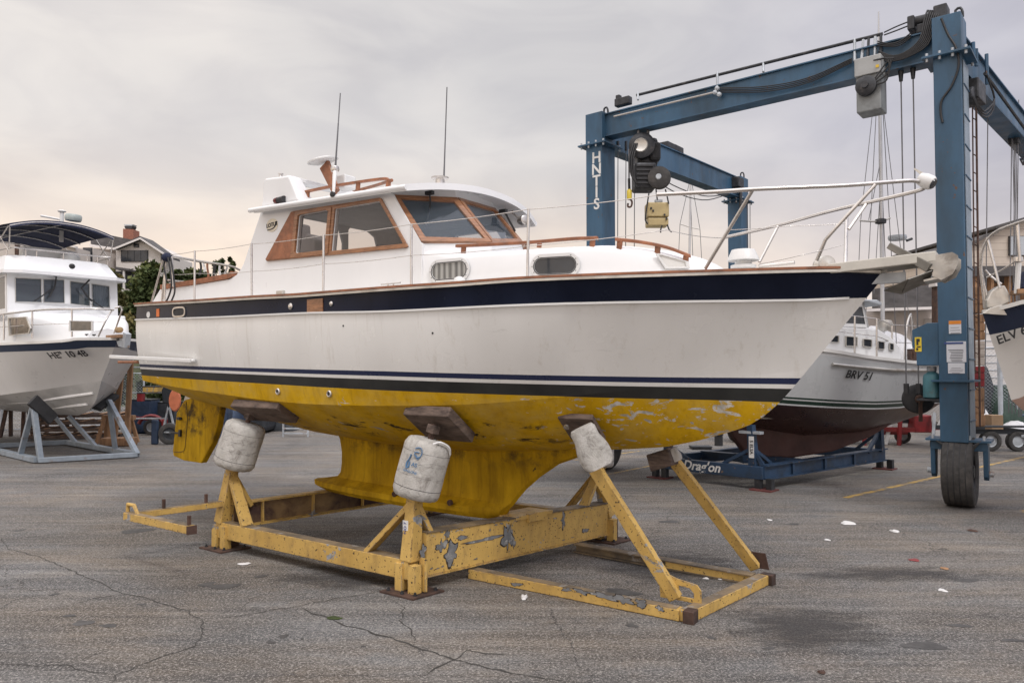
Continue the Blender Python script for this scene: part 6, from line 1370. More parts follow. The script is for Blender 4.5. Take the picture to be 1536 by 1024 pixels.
# brow / visor and flybridge coaming
def ring_at(s0, s1, w0, w1, z, r=.35, n=6):
    P = []
    for sgn, (ss, ww) in ((1, (s1, w1)),): pass
    pts = [(s0, w0), (s1-.25, w1), (s1, w1-.35), (s1+.04, 0), (s1, -w1+.35), (s1-.25, -w1), (s0, -w0)]
    return [BL.bs(a, b, z) for a, b in pts]
mb = MB(); A_, B_ = ring_at(-6.3, -1.35, 1.42, 1.45, 4.58), ring_at(-6.3, -1.35, 1.42, 1.45, 4.66)
mb.grid([A_, B_], closed=True); mb.add(A_+B_, [tuple(range(6, -1, -1)), tuple(range(7, 14))]); mb.build('roof_brow', M['gel_bright'], lb, bevel=.02)
mb = MB(); A_, B_ = ring_at(-6.3, -1.55, 1.40, 1.36, 4.66), ring_at(-6.3, -2.0, 1.34, 1.20, 5.10); C_2 = [p-BL.u*.06*0 for p in ring_at(-6.3, -2.06, 1.28, 1.14, 5.10)]; D_ = ring_at(-6.3, -1.75, 1.3, 1.26, 4.70)
mb.grid([A_, B_, C_2, D_]); mb.build('flybridge_coaming', M['gel_bright'], lb, bevel=.03)
mb = MB(); mb.lathe([(0, -.06), (.06, -.05), (.07, .02), (.04, .05), (0, .05)], front(0, 4.3)+BL.u*.35+UP*.55, BL.u-UP*.3, 12); mb.build('horn', M['black'], lb, auto=40)
# flybridge rail, screen, helm cover
def ltube(name, pts, r=.02, mat='steel', sm=True): c = arcpts(pts, 20) if (sm and len(pts) > 2) else pts; return MB().tube(c, r, 7).build(name, M[mat], lb, auto=60)
fr_ = ring_at(-6.0, -1.98, 1.30, 1.20, 5.26); ltube('flybridge_rail', [fr_[0]]+fr_[1:6]+[fr_[6]], .022)
for p, q in zip(ring_at(-6.0, -1.98, 1.30, 1.2, 5.08), fr_): ltube('rail_post', [p, q], .016, sm=False)
for v in (.6, -.6): ltube('rail_post', [BL.bs(-2.0, v, 5.08), BL.bs(-2.0, v, 5.26)], .016, sm=False)
mb = MB(); mb.lathe([(.22, 0), (.25, .12), (.12, .26), (.0, .28)], BL.bs(-2.5, -.35, 5.12), UP, 16); mb.build('helm_cover', M['plastic'], lb, auto=50)
mb = MB(); mb.box(BL.bs(-2.9, .1, 5.2), (.35, 1.2, .5), BL.u, BL.n); mb.build('helm_console', M['gel_shade'], lb, bevel=.05)
# bimini: curved navy canvas on bent hoops
ctop = []
for i in range(9):
    t = i/8; s = lerp(-1.75, -6.4, t); row = []
    for k in range(13):
        f = -1+2*k/12; z = 6.12-.22*abs(f)**2.2-.08*abs(2*t-1)**3; row.append(BL.bs(s, 1.22*f+.06, z))
    ctop.append(row)
mb = MB(); mb.grid(ctop); mb.grid([[p-UP*.02 for p in r] for r in ctop]); 
vl = [[p for p in ctop[0]], [p-UP*.10-BL.u*-.02 for p in ctop[0]]]; mb.grid(vl); bim = mb.build('canvas_canopy', M['navy'], lb, auto=60)
for i in (0, 2, 4, 6, 8): ltube('canopy_bow', [p-UP*.05 for p in ctop[i]], .017); bpts = ctop[i]
for sg in (0, 12):
    sgn = 1 if sg else -1
    ltube('canopy_strut', [ctop[0][sg]-UP*.05, BL.bs(-2.05, 1.2*sgn, 5.26)], .017, sm=False); ltube('canopy_strut', [ctop[0][sg]-UP*.05-BL.u*.1, BL.bs(-3.3, 1.26*sgn, 5.2)], .015, sm=False)
    ltube('canopy_strut', [ctop[2][sg]-UP*.05, BL.bs(-2.1, 1.2*sgn, 5.2)], .015, sm=False); ltube('canopy_strut', [ctop[6][sg]-UP*.05, BL.bs(-4.0, 1.26*sgn, 5.2)], .015, sm=False); ltube('canopy_strut', [ctop[8][sg]-UP*.05, BL.bs(-6.2, 1.26*sgn, 5.2)], .017, sm=False)
ltube('canopy_brace', [ctop[0][6]-UP*.06, ctop[8][9]-UP*.06], .014, sm=False)
# radar post above the canopy
c = at(92.5, 336, 20.6); mb = MB(); mb.tube([c-UP*.5, c+UP*.36], .055, 12); mb.lathe([(.10, 0), (.11, .02), (.06, .05)], c+UP*.34, UP, 14); o = mb.build('radar_post', M['plastic'], lb, auto=40)
mb = MB(); mb.tube([at(92, 329.5, 20.6), at(61, 323.5, 20.4)], .03, 8); mb.build('spreader_arm', M['plastic'], o)
mb = MB(); mb.lathe([(.0, -.09), (.19, -.085), (.21, -.04), (.21, .05), (.19, .09), (.0, .095)], at(110, 327, 20.4), UP+Vector((.08, 0, 0)), 24); mb.build('radar_dome', pmat('pale radar dome', (.42, .47, .45), .5), o, auto=40)
# wipers
for pts in ([(64, 410), (80, 415.5), (78, 430), (70, 446)], [(130, 420), (118, 432), (128, 446), (134, 452)]):
    P = []
    for x, y in pts: p = front(fv(x), 4.1); P.append(BL.u*.10+Vector((p.x, p.y, at(0, y, p.y).z)))
    mb = MB(); mb.tube(P, .022, 6); e = P[-1]; mb.tube([e-(P[-1]-P[-2])*.9, e+(BL.n*.32-UP*.12 if pts[0][0] < 100 else -BL.n*.36-UP*.22)], .018, 5); mb.build('wiper', M['black'], lb)
# side windows in the trunk, deck rail
def lwin(x0, x1, y0, y1, w0, mat, rim=.05):
    v = w0; P = [BL.P(x, y, v) for x, y in ((x0, y0), (x1, y0+.5), (x1, y1-.5), (x0, y1))]; c = sum(P, Vector())/4; mb = MB(); nn = BL.n+BL.u*.35; nn.normalize()
    O = [c+(p-c)*1.16+nn*.03 for p in P]; I = [p+nn*.035 for p in P]; mb.grid([O, [p+nn*.03 for p in O], [p+nn*.02 for p in I], I], closed=True); f = mb.build('trunk_window', M['plastic'], lb); mb = MB(); mb.add([p+nn*.01 for p in I], [(0, 1, 2, 3)]); mb.build('window_glass', mat, f)
lwin(109, 140, 482, 496, 1.02, M['glass_dark'])
mb = MB(); P = [BL.P(x, y, 1.36) for x, y in ((15.5, 478), (40, 476.5), (46, 492), (44, 499), (17, 502))]; c = sum(P, Vector())/5; mb.grid([[c+(p-c)*1.12 for p in P], [c+(p-c)*1.12+BL.n*.03 for p in P], [p+BL.n*.03 for p in P], P], closed=True); f = mb.build('trunk_window', M['alu'], lb)
mb = MB(); mb.add([p+BL.n*.01 for p in P], [tuple(range(5))]); mb.build('window_glass', pmat('amber reflecting glass', (.12, .09, .075), .1, 0, .4, 3, 0), f)
for x, y0, y1, v in ((6, 510, 472, 1.5), (48.5, 508, 466, 1.32), (108, 505, 464, .95)): ltube('stanchion', [BL.P(x, y0, v), BL.P(x, y1, v)], .02, sm=False)
ltube('deck_rail', [BL.P(x, y, v) for x, y, v in ((-20, 474, 1.6), (6, 471, 1.5), (48.5, 466, 1.32), (75, 464, 1.15), (108, 463.5, .95), (140, 463, .6), (163, 464, .3), (170, 465, .1))], .022)
ltube('deck_rail', [BL.P(x, y, v) for x, y, v in ((172, 462, .1), (180, 460, 0), (183, 463, -.1), (182, 468, -.15), (171, 500, -.1))], .02); ltube('deck_rail', [BL.P(x, y, v) for x, y, v in ((147, 505, .5), (160, 478, .35), (168, 465, .15))], .02)
ltube('lifeline', [BL.P(x, y, v) for x, y, v in ((-20, 492, 1.6), (48.5, 487, 1.32), (108, 485, .95), (158, 482.5, .35))], .008, sm=False)
mb = MB(); mb.box(BL.bs(1.55, 0, 2.97), (.75, .26, .07), BL.u, BL.n); pf = mb.build('bow_plank', M['timber'], lb); mb = MB(); P = BL.bs(1.9, 0, 2.86); mb.prism([P+BL.u*a+UP*b+BL.n*.06 for a, b in ((-.3, .0), (-.2, -.12), (.12, -.16), (.2, .15), (.05, .2), (.02, .02))], -BL.n*.12); mb.build('bow_roller', M['galv'], lb)
mb = MB(); mb.lathe([(0, -.1), (.07, -.08), (.07, .08), (0, .1)], BL.bs(1.62, .02, 3.12), BL.u, 10); mb.build('windlass', pmat('brass yellow', (.35, .24, .12), .5), lb)
for x, y in ((130, 504.5), (141, 505)): mb = MB(); c = BL.P(x, y-1, .75); mb.tube([c-BL.u*.08+UP*.03, c+BL.u*.08+UP*.03], .014, 5); mb.tube([c, c+UP*.03], .014, 5); mb.build('cleat', M['black'], lb)
# its grey steel stand
Sg = [G(57, 695), G(206, 686), G(0, 680), G(-60, 668)]
stl = thing('steel_stand', 'pale grey steel trestle stand with rusty patches under the left cruiser', 'boat stand', (Sg[0]+Sg[1])/2)
M['stand_grey'] = pmat('blue grey galvanised stand', (.27, .31, .35), .5, .25, .25, 3, .15, 30, dirt=((.20, .13, .08), 2.6, .60, .72))
def lbar(nm, a, b, w_=.15, mat='stand_grey', up=UP, par=stl): mb = MB(); mb.bar(a, b, w_, w_*.75, up); return mb.build(nm, M[mat], par, bevel=.008)
A0, A1_ = Sg[0]+UP*.08, Sg[1]+UP*.08; A2_ = A0-BL.u*4.6; A3_ = A1_-BL.u*4.6
lbar('base_beam', A0, A1_); lbar('base_beam', A0-BL.u*.05, A2_, .16); lbar('base_beam', A1_-BL.u*.05, A3_, .16); lbar('base_beam', A2_, A3_, .16)
pk1 = BL.P(50, 608, 1.05); pk2 = BL.P(163, 600, -.65)
lbar('leg', A0-(A0-A1_).normalized()*.05, pk1, .12); lbar('leg', A0-BL.u*1.25, pk1, .12); mb = MB(); mb.box(pk1+UP*.03, (.34, .3, .2), BL.u, BL.n); 
def pad(c, x0, y0, nn, sz=(.75, .30, .12)): mb = MB(); mb.box(c, sz, x0, None, nn); mb.build('rubber_pad', M['black'], stl, bevel=.01)
mb = MB(); mb.bar(BL.P(48, 599, 1.10), BL.P(80, 629, .62), .30, .10, BL.n+UP); mb.build('rubber_pad', M['black'], stl, bevel=.01); mb = MB(); mb.bar(BL.P(171, 592, -.95), BL.P(143, 612, -.30), .28, .10, UP-BL.n*.5); mb.build('rubber_pad', M['black'], stl, bevel=.01)
lbar('leg', A1_, pk2, .12); lbar('leg', A1_-BL.u*1.3, pk2, .11)
pk3 = BL.P(75, 618, .0)-BL.u*1.4; lbar('leg', A3_.lerp(A1_, .45), BL.P(103, 624, -.5), .11); lbar('leg', A3_.lerp(A1_, .15), BL.P(80, 622, -.5), .11)
# ---------------------------------------------------------------- grey motorsailer on the blue stand
GB = Frame(6.0, 15.3, 8)
gbt = thing('motorsailer', 'grey hulled pilothouse motorsailer with tall mast and red bottom, right behind the yacht bow', 'boat', GB.bs(0, 0, 0))
M['ghull'] = band_mat('grey motorsailer hull', (.56, .56, .56), (.45, .46, .465), (.075, .038, .033), .3, [(.3, 1.0, (.013, .028, .020)), (1.25, 1.6, (.013, .028, .020)), (1.0, 1.25, (.42, .42, .42))], .28)
zsG, zcG, zkG, vhG, topG = other_hull(GB, gbt, [(-5.5, 1.1), (-4, 1.4), (-1.5, 1.5), (0, 1.4), (1.2, 1.12), (2.3, .68), (3.5, 0)], [(-5.5, .9), (-4, 1.25), (-1.5, 1.35), (0, 1.22), (1.0, .95), (2.0, .50), (3.0, 0)],
    [(1100, 515), (1200, 521), (1245, 526), (1300, 535), (1350, 541), (1388, 545)], [(1100, 601), (1184, 608), (1250, 612), (1310, 614), (1350, 612), (1385, 606)], [(960, 600), (1040, 616), (1110, 640), (1200, 655), (1290, 650), (1340, 636), (1390, 618)], -5.5, M['ghull'], (1440, 548), (1412, 604), band=.3)
kb = MB(); P = [GB.P(x, y, 0) for x, y in ((1085, 630), (1098, 655), (1118, 683), (1180, 686), (1245, 676), (1300, 655), (1335, 634), (1240, 622))]; kb.prism([p+GB.n*.13 for p in P], -GB.n*.26); kb.build('keel', pmat('red brown antifouling', (.08, .038, .033), .7, 0, .3, 2, .1, 20), gbt, bevel=.04)
hull_text(GB, 'BRV 51', 1273, 1301, 561, 564, .22, vhG, gbt, shear=.2)
def gpt(x, y, dv=.0):
    v = 1.
    for _ in range(30): s, _v, z = GB.px(x, y, v); v = lerp(v, vhG(s, z), .4)
    return GB.bs(s, v+dv, z)
mb = MB(); mb.tube([gpt(1247, 546, .04), gpt(1290, 550.5, .04), gpt(1340, 555, .04), gpt(1395, 555, .04)], .03, 6); mb.build('rub_strake', M['alu'], gbt)
hs = MB(); hw_ = 1.0
def gz(x, y, v=1.0): s, _v, z = GB.px(x, y, v); return (s, z)
prof = [(-4.5, 2.4), (-4.5, 3.05), gz(1240, 488), gz(1262, 490), gz(1318, 494), gz(1336, 505), gz(1350, 520), gz(1352, 538)]
hs = MB(); hs.prism([GB.bs(s, hw_, z) for s, z in prof], -GB.n*2*hw_); hs.build('trunk_cabin', M['gel_bright'], gbt, bevel=.04, seg=3)
for x, y, w_, h_ in ((1276, 512, 15, 13), (1300, 514.5, 11, 10), (1320.5, 518, 8, 10), (1336, 520, 5, 9), (1250, 508, 12, 9)):
    P = [GB.P(x+a*w_/2, y+b*h_/2+.6*a, 1.0)+GB.n*.01 for a, b in ((-1, -1), (1, -1), (1, 1), (-1, 1))]; c = sum(P, Vector())/4; mb = MB()
    mb.grid([[c+(p-c)*1.22 for p in P], [c+(p-c)*1.22+GB.n*.03 for p in P], [p+GB.n*.03 for p in P], P], closed=True); f = mb.build('cabin_window', M['alu'], gbt, bevel=.01); mb = MB(); mb.add([p+GB.n*.008 for p in P], [(0, 1, 2, 3)]); mb.build('window_glass', M['glass_dark'], f)
# wheelhouse: framed glass with raked front
wh = [gz(1225, 488), gz(1306, 491), gz(1298, 452), gz(1225, 447)]; g1 = [gz(1262, 484), gz(1301, 486), gz(1296, 460), gz(1262, 458)]; g2 = [gz(1228, 483), gz(1258, 484), gz(1258, 458), gz(1228, 456)]
for sg in (1, -1): mb = MB(); mb.prism([GB.bs(s, .95*sg, z) for s, z in wh], -GB.n*.05*sg, [[GB.bs(s, .95*sg, z) for s, z in h_] for h_ in (g1, g2)]); mb.build('wheelhouse_side', M['gel_bright'], gbt)
for h_ in (g1, g2): mb = MB(); mb.add([GB.bs(s, .93, z) for s, z in h_], [(0, 1, 2, 3)]); mb.build('side_pane', M['glass_dark'], gbt)
a, b = wh[1], wh[2]; mb = MB(); mb.prism([GB.bs(a[0], .95, a[1]), GB.bs(a[0]+.1, -.95, a[1]), GB.bs(b[0]+.1, -.95, b[1]), GB.bs(b[0], .95, b[1])], -GB.u*.04, [[GB.bs(lerp(a[0], b[0], f)+.05, v, lerp(a[1], b[1], f)) for v, f in ((.82, .12), (.05, .12), (.05, .85), (.82, .85))]]); mb.build('wheelhouse_front', M['gel_bright'], gbt)
mb = MB(); mb.prism([GB.bs(s, 1.08, z) for s, z in (gz(1200, 446), gz(1312, 450), gz(1320, 455), gz(1318, 459), gz(1300, 453), gz(1200, 450))], -GB.n*2.16); mb.build('wheelhouse_roof', M['galv'], gbt, bevel=.015)
for x, y in ((1282, 474), (1315, 478)): mb = MB(); mb.tube([GB.P(x, 536, 1.2), GB.P(x, y, 1.2)], .018, 6); mb.build('stanchion', M['steel'], gbt)
for x, y in ((1338, 488), (1358, 487)): mb = MB(); mb.tube([GB.P(x, 541, .9), GB.P(x, y, .9)], .016, 6); mb.build('stanchion', M['steel'], gbt)
for dy in (0, 26): mb = MB(); mb.tube([GB.P(x, y+dy, v) for x, y, v in ((1250, 470, 1.25), (1282, 474, 1.2), (1315, 478, 1.15), (1338, 487, .95), (1390, 490, .5))], .009, 5); mb.build('lifeline', M['steel'], gbt)
mb = MB(); mb.tube(arcpts([GB.P(1357, 541, .7), GB.P(1359, 500, .7), GB.P(1363, 478, .6), GB.P(1368, 476, .4), GB.P(1372, 540, .2)], 14), .02, 6); mb.build('bow_rail', M['steel'], gbt)
mb = MB(); c = GB.P(1327, 488, .5); mb.lathe([(0, -.12), (.13, -.1), (.16, 0), (.13, .1), (0, .12)], c, UP, 14); mb.build('deck_ventilator', M['alu'], gbt, auto=50)
mb = MB(); c = GB.P(1371, 532, .5); mb.lathe([(.11, -.08), (.06, -.05), (.06, .05), (.11, .08)], c, GB.u, 12); mb.box(c, (.2, .16, .24)); mb.build('rope_reel', M['rust'], gbt)
mt = MB(); b0, b1, b2 = GB.P(1325, 545, 0), GB.P(1321, 240, 0), GB.P(1318.5, 72, 0); b3 = GB.P(1318, 18, 0)
mt.tube([b0, b1, b2, b3], [.042, .038, .028, .014], 10); mast_ = mt.build('mast', M['alu_w'] if 'alu_w' in M else M.setdefault('alu_w', pmat('pale alloy mast', (.50, .50, .51), .4, .4, .08, 2, 0)), gbt, auto=60)
for (x0, y0, x1, y1, dn) in ((1290, 331, 1322, 333, .0), (1322, 333, 1335, 327, 0)): mb = MB(); mb.tube([GB.P(x0, y0, 0), GB.P(x1, y1, 0)], .02, 6); mb.build('spreader', M['alu'], mast_)
mb = MB(); c = GB.P(1321, 332, 0); mb.lathe([(.05, -.06), (.11, -.04), (.11, .04), (.05, .06)], c, UP, 10); mb.build('spreader_bracket', M['grime'], mast_)
for x0, y0, x1, y1 in ((1319, 75, 1295, 545), (1319, 75, 1291, 331), (1291, 331, 1282, 540), (1319, 75, 1334, 327), (1334, 327, 1345, 520), (1321, 240, 1303, 330), (1321, 215, 1329, 420), (1320, 120, 1372, 545), (1322, 260, 1311, 440)):
    mb = MB(); mb.tube([GB.P(x0, y0, 0), GB.P(x1, y1, 0)], .0085, 4); mb.build('stay', M['wire'], mast_)
mb = MB(); c = GB.P(1351, 361, 0); mb.lathe([(.0, -.05), (.17, -.045), (.19, 0), (.18, .05), (.0, .06)], GB.P(1346, 357, -.3), UP, 20); o = mb.build('radar_dome', M['galv'], mast_, auto=40); mb = MB(); mb.tube([GB.P(1360, 361, -.3), GB.P(1368, 358, -.3)], .03, 6); mb.build('bracket', M['grime'], o)
# blue stand
Q = [G(990, 716), G(1146, 735), G(1327, 703)]; Q.append(Q[0]+(Q[2]-Q[1])*1.0)
bs_ = thing('blue_stand', 'blue steel cradle with white lettering under the grey motorsailer', 'boat stand', (Q[0]+Q[2])/2); ex = (Q[1]-Q[0]).normalized(); ey = (Q[2]-Q[1]).normalized()
def bb(nm, a, b, z0, z1, w_=.14, mat='blue_cradle'): mb = MB(); mb.bar(a+UP*(z0+z1)/2, b+UP*(z0+z1)/2, w_, z1-z0); return mb.build(nm, M[mat], bs_, bevel=.006)
fb_ = bb('front_beam', Q[0], Q[1], .20, .43)
mb = MB(); mb.ibeam(Q[1]+UP*.33, Q[2]+UP*.33, .16, .27, .025); o = mb.build('side_beam', M['blue_cradle'], bs_)
for t in (.2, .45, .7): p = Q[1].lerp(Q[2], t)+UP*.33; mb = MB(); sdn = ey.cross(UP); mb.bar(p-UP*.12+sdn*.04, p+UP*.12+sdn*.04, .02, .07, ey); mb.build('stiffener', M['blue_cradle'], o)
bb('side_beam', Q[0], Q[3], .20, .44); bb('rear_beam', Q[3], Q[2], .20, .43); bb('keel_beam', Q[0].lerp(Q[3], .3), Q[1].lerp(Q[2], .3), .30, .46, .2)
mb = MB(); c = GB.P(1125, 681, 0); c.z = .42; mb.box(c, (.5, .4, .16), GB.u, GB.n); mb.build('keel_block', M['blue_cradle'], bs_)
p0 = Q[0].lerp(Q[1], .44); td = text_mb("Drag'on", .25, p0+UP*.325+ex.cross(UP)*.078, ex, UP, .003, shear=.3); td.build('painted_name', M['plastic'], fb_)
for f in (Q[0], Q[1], Q[2], Q[3]):
    mb = MB(); mb.box(f+UP*.012, (.42, .36, .024), ex, ey-ex*ey.dot(ex)); mb.build('base_plate', M['red_plate'] if 'red_plate' in M else M.setdefault('red_plate', pmat('red oxide plate', (.11, .03, .027), .8, 0, .3)), bs_)
    for a in (-.1, .12): mb = MB(); mb.bar(f+ex*a+UP*.02, f+ex*a+UP*.22, .12, .10, ey); mb.build('foot_leg', M['grime'], bs_)
def btower(f, top, sp):
    mb = MB(); mb.bar(f+UP*.4, top, .16, .14, ey, .12, .12); t = mb.build('tower_post', M['blue_cradle'], bs_, bevel=.006); mid = f.lerp(top, .55)+UP*.1
    for d_ in sp: mb = MB(); mb.bar(f+d_+UP*.42, mid, .07, .06); mb.build('brace', M['blue_cradle'], t)
    mb = MB(); mb.box(top-UP*.14, (.42, .12, .05), ex, ey); mb.build('cross_plate', M['galv'], t)
    return t
f = Q[1]-ex*.22+ey*.05; tp = at(1140, 637, 13.9); tw = btower(Vector((f.x, f.y, 0)), Vector((f.x-.05, f.y, tp.z)), (-ex*.62, ex*.0+ey*.55, ex*.20-ex*0))
mb = MB(); c = f+ex.cross(UP)*.10+UP*.78; mb.box(c, (.10, .004, .40), ex, ex.cross(UP)); lb_ = mb.build('white_label', M['plastic'], tw); tm = text_mb('5 ELSA', .09, c+ex.cross(UP)*.004, -UP, ex, .002); tm.build('label_lettering', M['black'], lb_)
f = Q[2]-ey*.2; btower(Vector((f.x, f.y, 0)), Vector((f.x-.02, f.y, 1.35)), (-ey*.55, -ex*.5)); f = Q[0]+ex*.2; btower(f, f+UP*1.05, (ex*.5,)); f = Q[3]; btower(f, f+UP*1.2, (ex*.5,))
mb = MB(); mb.box(GB.P(1158, 622, .75), (.5, .12, .14), GB.u, GB.n); mb.build('timber_pad', pmat('pale timber', (.36, .33, .28), .8), bs_)
# ---------------------------------------------------------------- boat at the right edge
RB = Frame(8.0, 10.5, 160, -1)
rbt = thing('bow_boat', 'white boat with navy band cut off by the right edge, steel bow rail', 'boat', RB.bs(-2, 0, 0))
M['rhull'] = band_mat('right boat hull', (.016, .024, .05), (.60, .58, .55), (.30, .20, .16), 1.0)
zsR, zcR, zkR, vhR, topR = other_hull(RB, rbt, [(-7, 1.4), (-3, 1.6), (-1.2, 1.35), (-.2, .92), (.5, .50), (.9, .22), (1.14, 0)], [(-7, 1.2), (-3, 1.35), (-1.4, .95), (-.5, .5), (.1, .22), (.5, .08), (.76, 0)],
    [(1490, 464), (1512, 459), (1536, 452)], [(1524, 602), (1532, 596), (1545, 588)], [(1522, 604), (1530, 612), (1545, 622), (1600, 650)], -7, M['rhull'], (1473, 468), (1517, 600), band=.36)
hull_text(RB, 'ELV 67', 1507, 1538, 507, 495, .17, vhR, rbt, shear=.15)
for pts, r in (([(1478, 462, .0), (1471, 400, .05), (1476, 368, .12), (1490, 350, .22), (1510, 340, .4), (1545, 328, .7)], .022), ([(1484, 462, -.02), (1475, 420, -.05), (1471, 400, 0)], .02), ([(1500, 432, .25), (1481, 356, .15)], .02), ([(1530, 392, .5), (1526, 336, .5)], .022), ([(1502, 426, .1), (1486, 414, .0), (1478, 405, 0)], .018), ([(1527, 389, .4), (1504, 404, .2), (1480, 416, .05)], .012)):
    MB().tube(arcpts([RB.P(x, y, v) for x, y, v in pts], 14) if len(pts) > 2 else [RB.P(*p) for p in pts], r, 8).build('bow_rail', M['steel'], rbt, auto=60)
mb = MB(); mb.prism([RB.P(x, y, .14) for x, y in ((1481, 462), (1480, 450), (1487, 436), (1497, 429), (1508, 428), (1514, 440), (1516, 452), (1500, 460))], -RB.n*.26); mb.build('anchor_roller', M['alu'], rbt, bevel=.02)
mb = MB(); mb.prism([RB.P(x, y, .2) for x, y in ((1474, 470), (1484, 462), (1502, 457), (1545, 468), (1545, 478), (1520, 473), (1498, 472))], -RB.n*.05); mb.build('anchor_fluke', M['alu'], rbt, bevel=.01)
mb = MB(); mb.box(RB.P(1533, 438, .2), (.2, .4, .06), RB.u, RB.n); mb.build('bow_plank', M['timber'], rbt); mb = MB(); mb.tube([RB.P(1525, 440, .3), RB.P(1528, 394, .35)], .035, 8); mb.build('samson_post', M['plastic'], rbt)
mb = MB(); mb.lathe([(0, -.05), (.06, -.03), (.06, .03), (0, .05)], RB.P(1527, 389, .35), UP, 12); mb.build('rail_knob', M['steel'], rbt)
mb = MB(); mb.prism([RB.P(x, y, .2) for x, y in ((1532, 432), (1540, 405), (1560, 400), (1560, 440))], -RB.n*.5); mb.build('pulpit_seat', M['navy'], rbt, bevel=.02)
mb = MB(); R0 = RB.bs(-1.6, 0, 0); mb.bar(R0+UP*.9, R0+UP*1.62, .3, .3, RB.u); mb.box(R0+UP*.45, (1.4, 1.2, .9), RB.u, RB.n); bk = mb.build('timber_blocks', M['timber'], None); tag(bk, 'timber block pile propping the boat at the right edge', 'timber')
# distant mast
Ym = 46
dm = thing('sailboat_mast', 'thin distant mast with spreaders standing behind the yacht foredeck', 'mast', at(1035, 560, Ym))
mb = MB(); mb.tube([at(1031, 575, Ym), at(1036, 262, Ym)], [.10, .06], 6); mb.build('mast_tube', M['alu_w'], dm)
mb = MB(); mb.tube([at(1020, 336, Ym), at(1035, 341, Ym), at(1050, 344, Ym)], .03, 5); mb.build('spreader', M['alu'], dm)
for x0, y0, x1, y1 in ((1036, 265, 1020, 336), (1020, 336, 1010, 560), (1036, 265, 1050, 344), (1050, 344, 1062, 560), (1036, 300, 1046, 560)): mb = MB(); mb.tube([at(x0, y0, Ym), at(x1, y1, Ym)], .018, 4); mb.build('stay', M['wire'], dm)
# ================================================================ BACKGROUND
def leafmat(name, c0_, c1_, c2_):
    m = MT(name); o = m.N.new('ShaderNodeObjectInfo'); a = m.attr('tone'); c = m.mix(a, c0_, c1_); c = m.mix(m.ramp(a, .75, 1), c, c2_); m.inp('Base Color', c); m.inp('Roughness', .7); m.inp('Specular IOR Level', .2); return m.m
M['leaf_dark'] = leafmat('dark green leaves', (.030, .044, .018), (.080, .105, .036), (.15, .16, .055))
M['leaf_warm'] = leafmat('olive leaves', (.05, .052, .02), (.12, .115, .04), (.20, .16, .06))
M['bark'] = pmat('bark', (.07, .05, .035), .9, 0, .3, 6, .4, 20)
def leaves(mb, tone, c, rx, ry, rz, n, sz, rr, flat=.0):
    """n leaf clusters through an ellipsoid volume, denser at lumps so gaps stay open"""
    lumps = []
    for _ in range(max(4, n//90)):
        while True:
            q = Vector((rr.uniform(-1, 1), rr.uniform(-1, 1), rr.uniform(-1, 1)))
            if q.length < 1: break
        lumps.append((q*.82, rr.uniform(.14, .34), rr.random()))
    for _ in range(n):
        l, r_, tn = rr.choice(lumps); q = l+Vector((rr.gauss(0, 1), rr.gauss(0, 1), rr.gauss(0, .8)))*r_*.55
        p = Vector((c[0]+q.x*rx, c[1]+q.y*ry, c[2]+q.z*rz)); a = Vector((rr.gauss(0, 1), rr.gauss(0, 1), rr.gauss(0, .7))).normalized(); b = a.cross(Vector((rr.gauss(0, 1), rr.gauss(0, 1), rr.gauss(0, 1)))).normalized(); s_ = sz*rr.uniform(.6, 1.4)
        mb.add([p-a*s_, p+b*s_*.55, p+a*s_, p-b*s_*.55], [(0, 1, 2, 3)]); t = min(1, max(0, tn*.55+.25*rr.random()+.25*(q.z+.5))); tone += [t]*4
def tree(name, label, base, crowns, n, sz, mat, seed, trunk=.16, group='trees beyond the yard'):
    rr = random.Random(seed); root = thing(name, label, 'tree', base, group); mb = MB(); tone = []
    tot = sum(c[3]*c[4] for c in crowns)
    for (x, y, z, rx, rz) in crowns: leaves(mb, tone, (x, y, z), rx, rx*.8, rz, int(n*rx*rz/tot), sz, rr)
    mb.att = {'tone': tone}; mb.build('crown', M[mat], root, recalc=False)
    t = MB(); x, y, z, rx, rz = crowns[0]; t.tube([base, base.lerp(Vector((x, y, z)), .5)+Vector((.1, 0, 0)), Vector((x, y, z+rz*.3))], [trunk, trunk*.7, trunk*.25], 8)
    for (x, y, z, rx, rz) in crowns[1:]: m0 = base.lerp(Vector(crowns[0][:3]), .6); t.tube([m0, m0.lerp(Vector((x, y, z)), .6)+Vector((0, 0, .1)), Vector((x, y, z))], [trunk*.5, trunk*.35, trunk*.12], 6)
    t.build('trunk', M['bark'], root, auto=60); return root
def C_(px, py, Y, rx, rz): p = at(px, py, Y); k = Y/F; return (p.x, p.y, p.z, rx*k, rz*k)
def B_(px, Y): p = at(px, 500, Y); return Vector((p.x, p.y, 0))
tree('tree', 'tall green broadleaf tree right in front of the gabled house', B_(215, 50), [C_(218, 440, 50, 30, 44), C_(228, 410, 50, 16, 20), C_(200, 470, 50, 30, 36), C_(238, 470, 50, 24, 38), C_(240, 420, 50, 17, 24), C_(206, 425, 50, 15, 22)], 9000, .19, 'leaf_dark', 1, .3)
tree('tree', 'olive brown shrubby tree left of the house, behind the cruiser windscreen', B_(164, 46), [C_(163, 412, 46, 14, 20), C_(172, 440, 46, 16, 34), C_(180, 490, 46, 24, 30)], 2600, .17, 'leaf_warm', 2, .2)
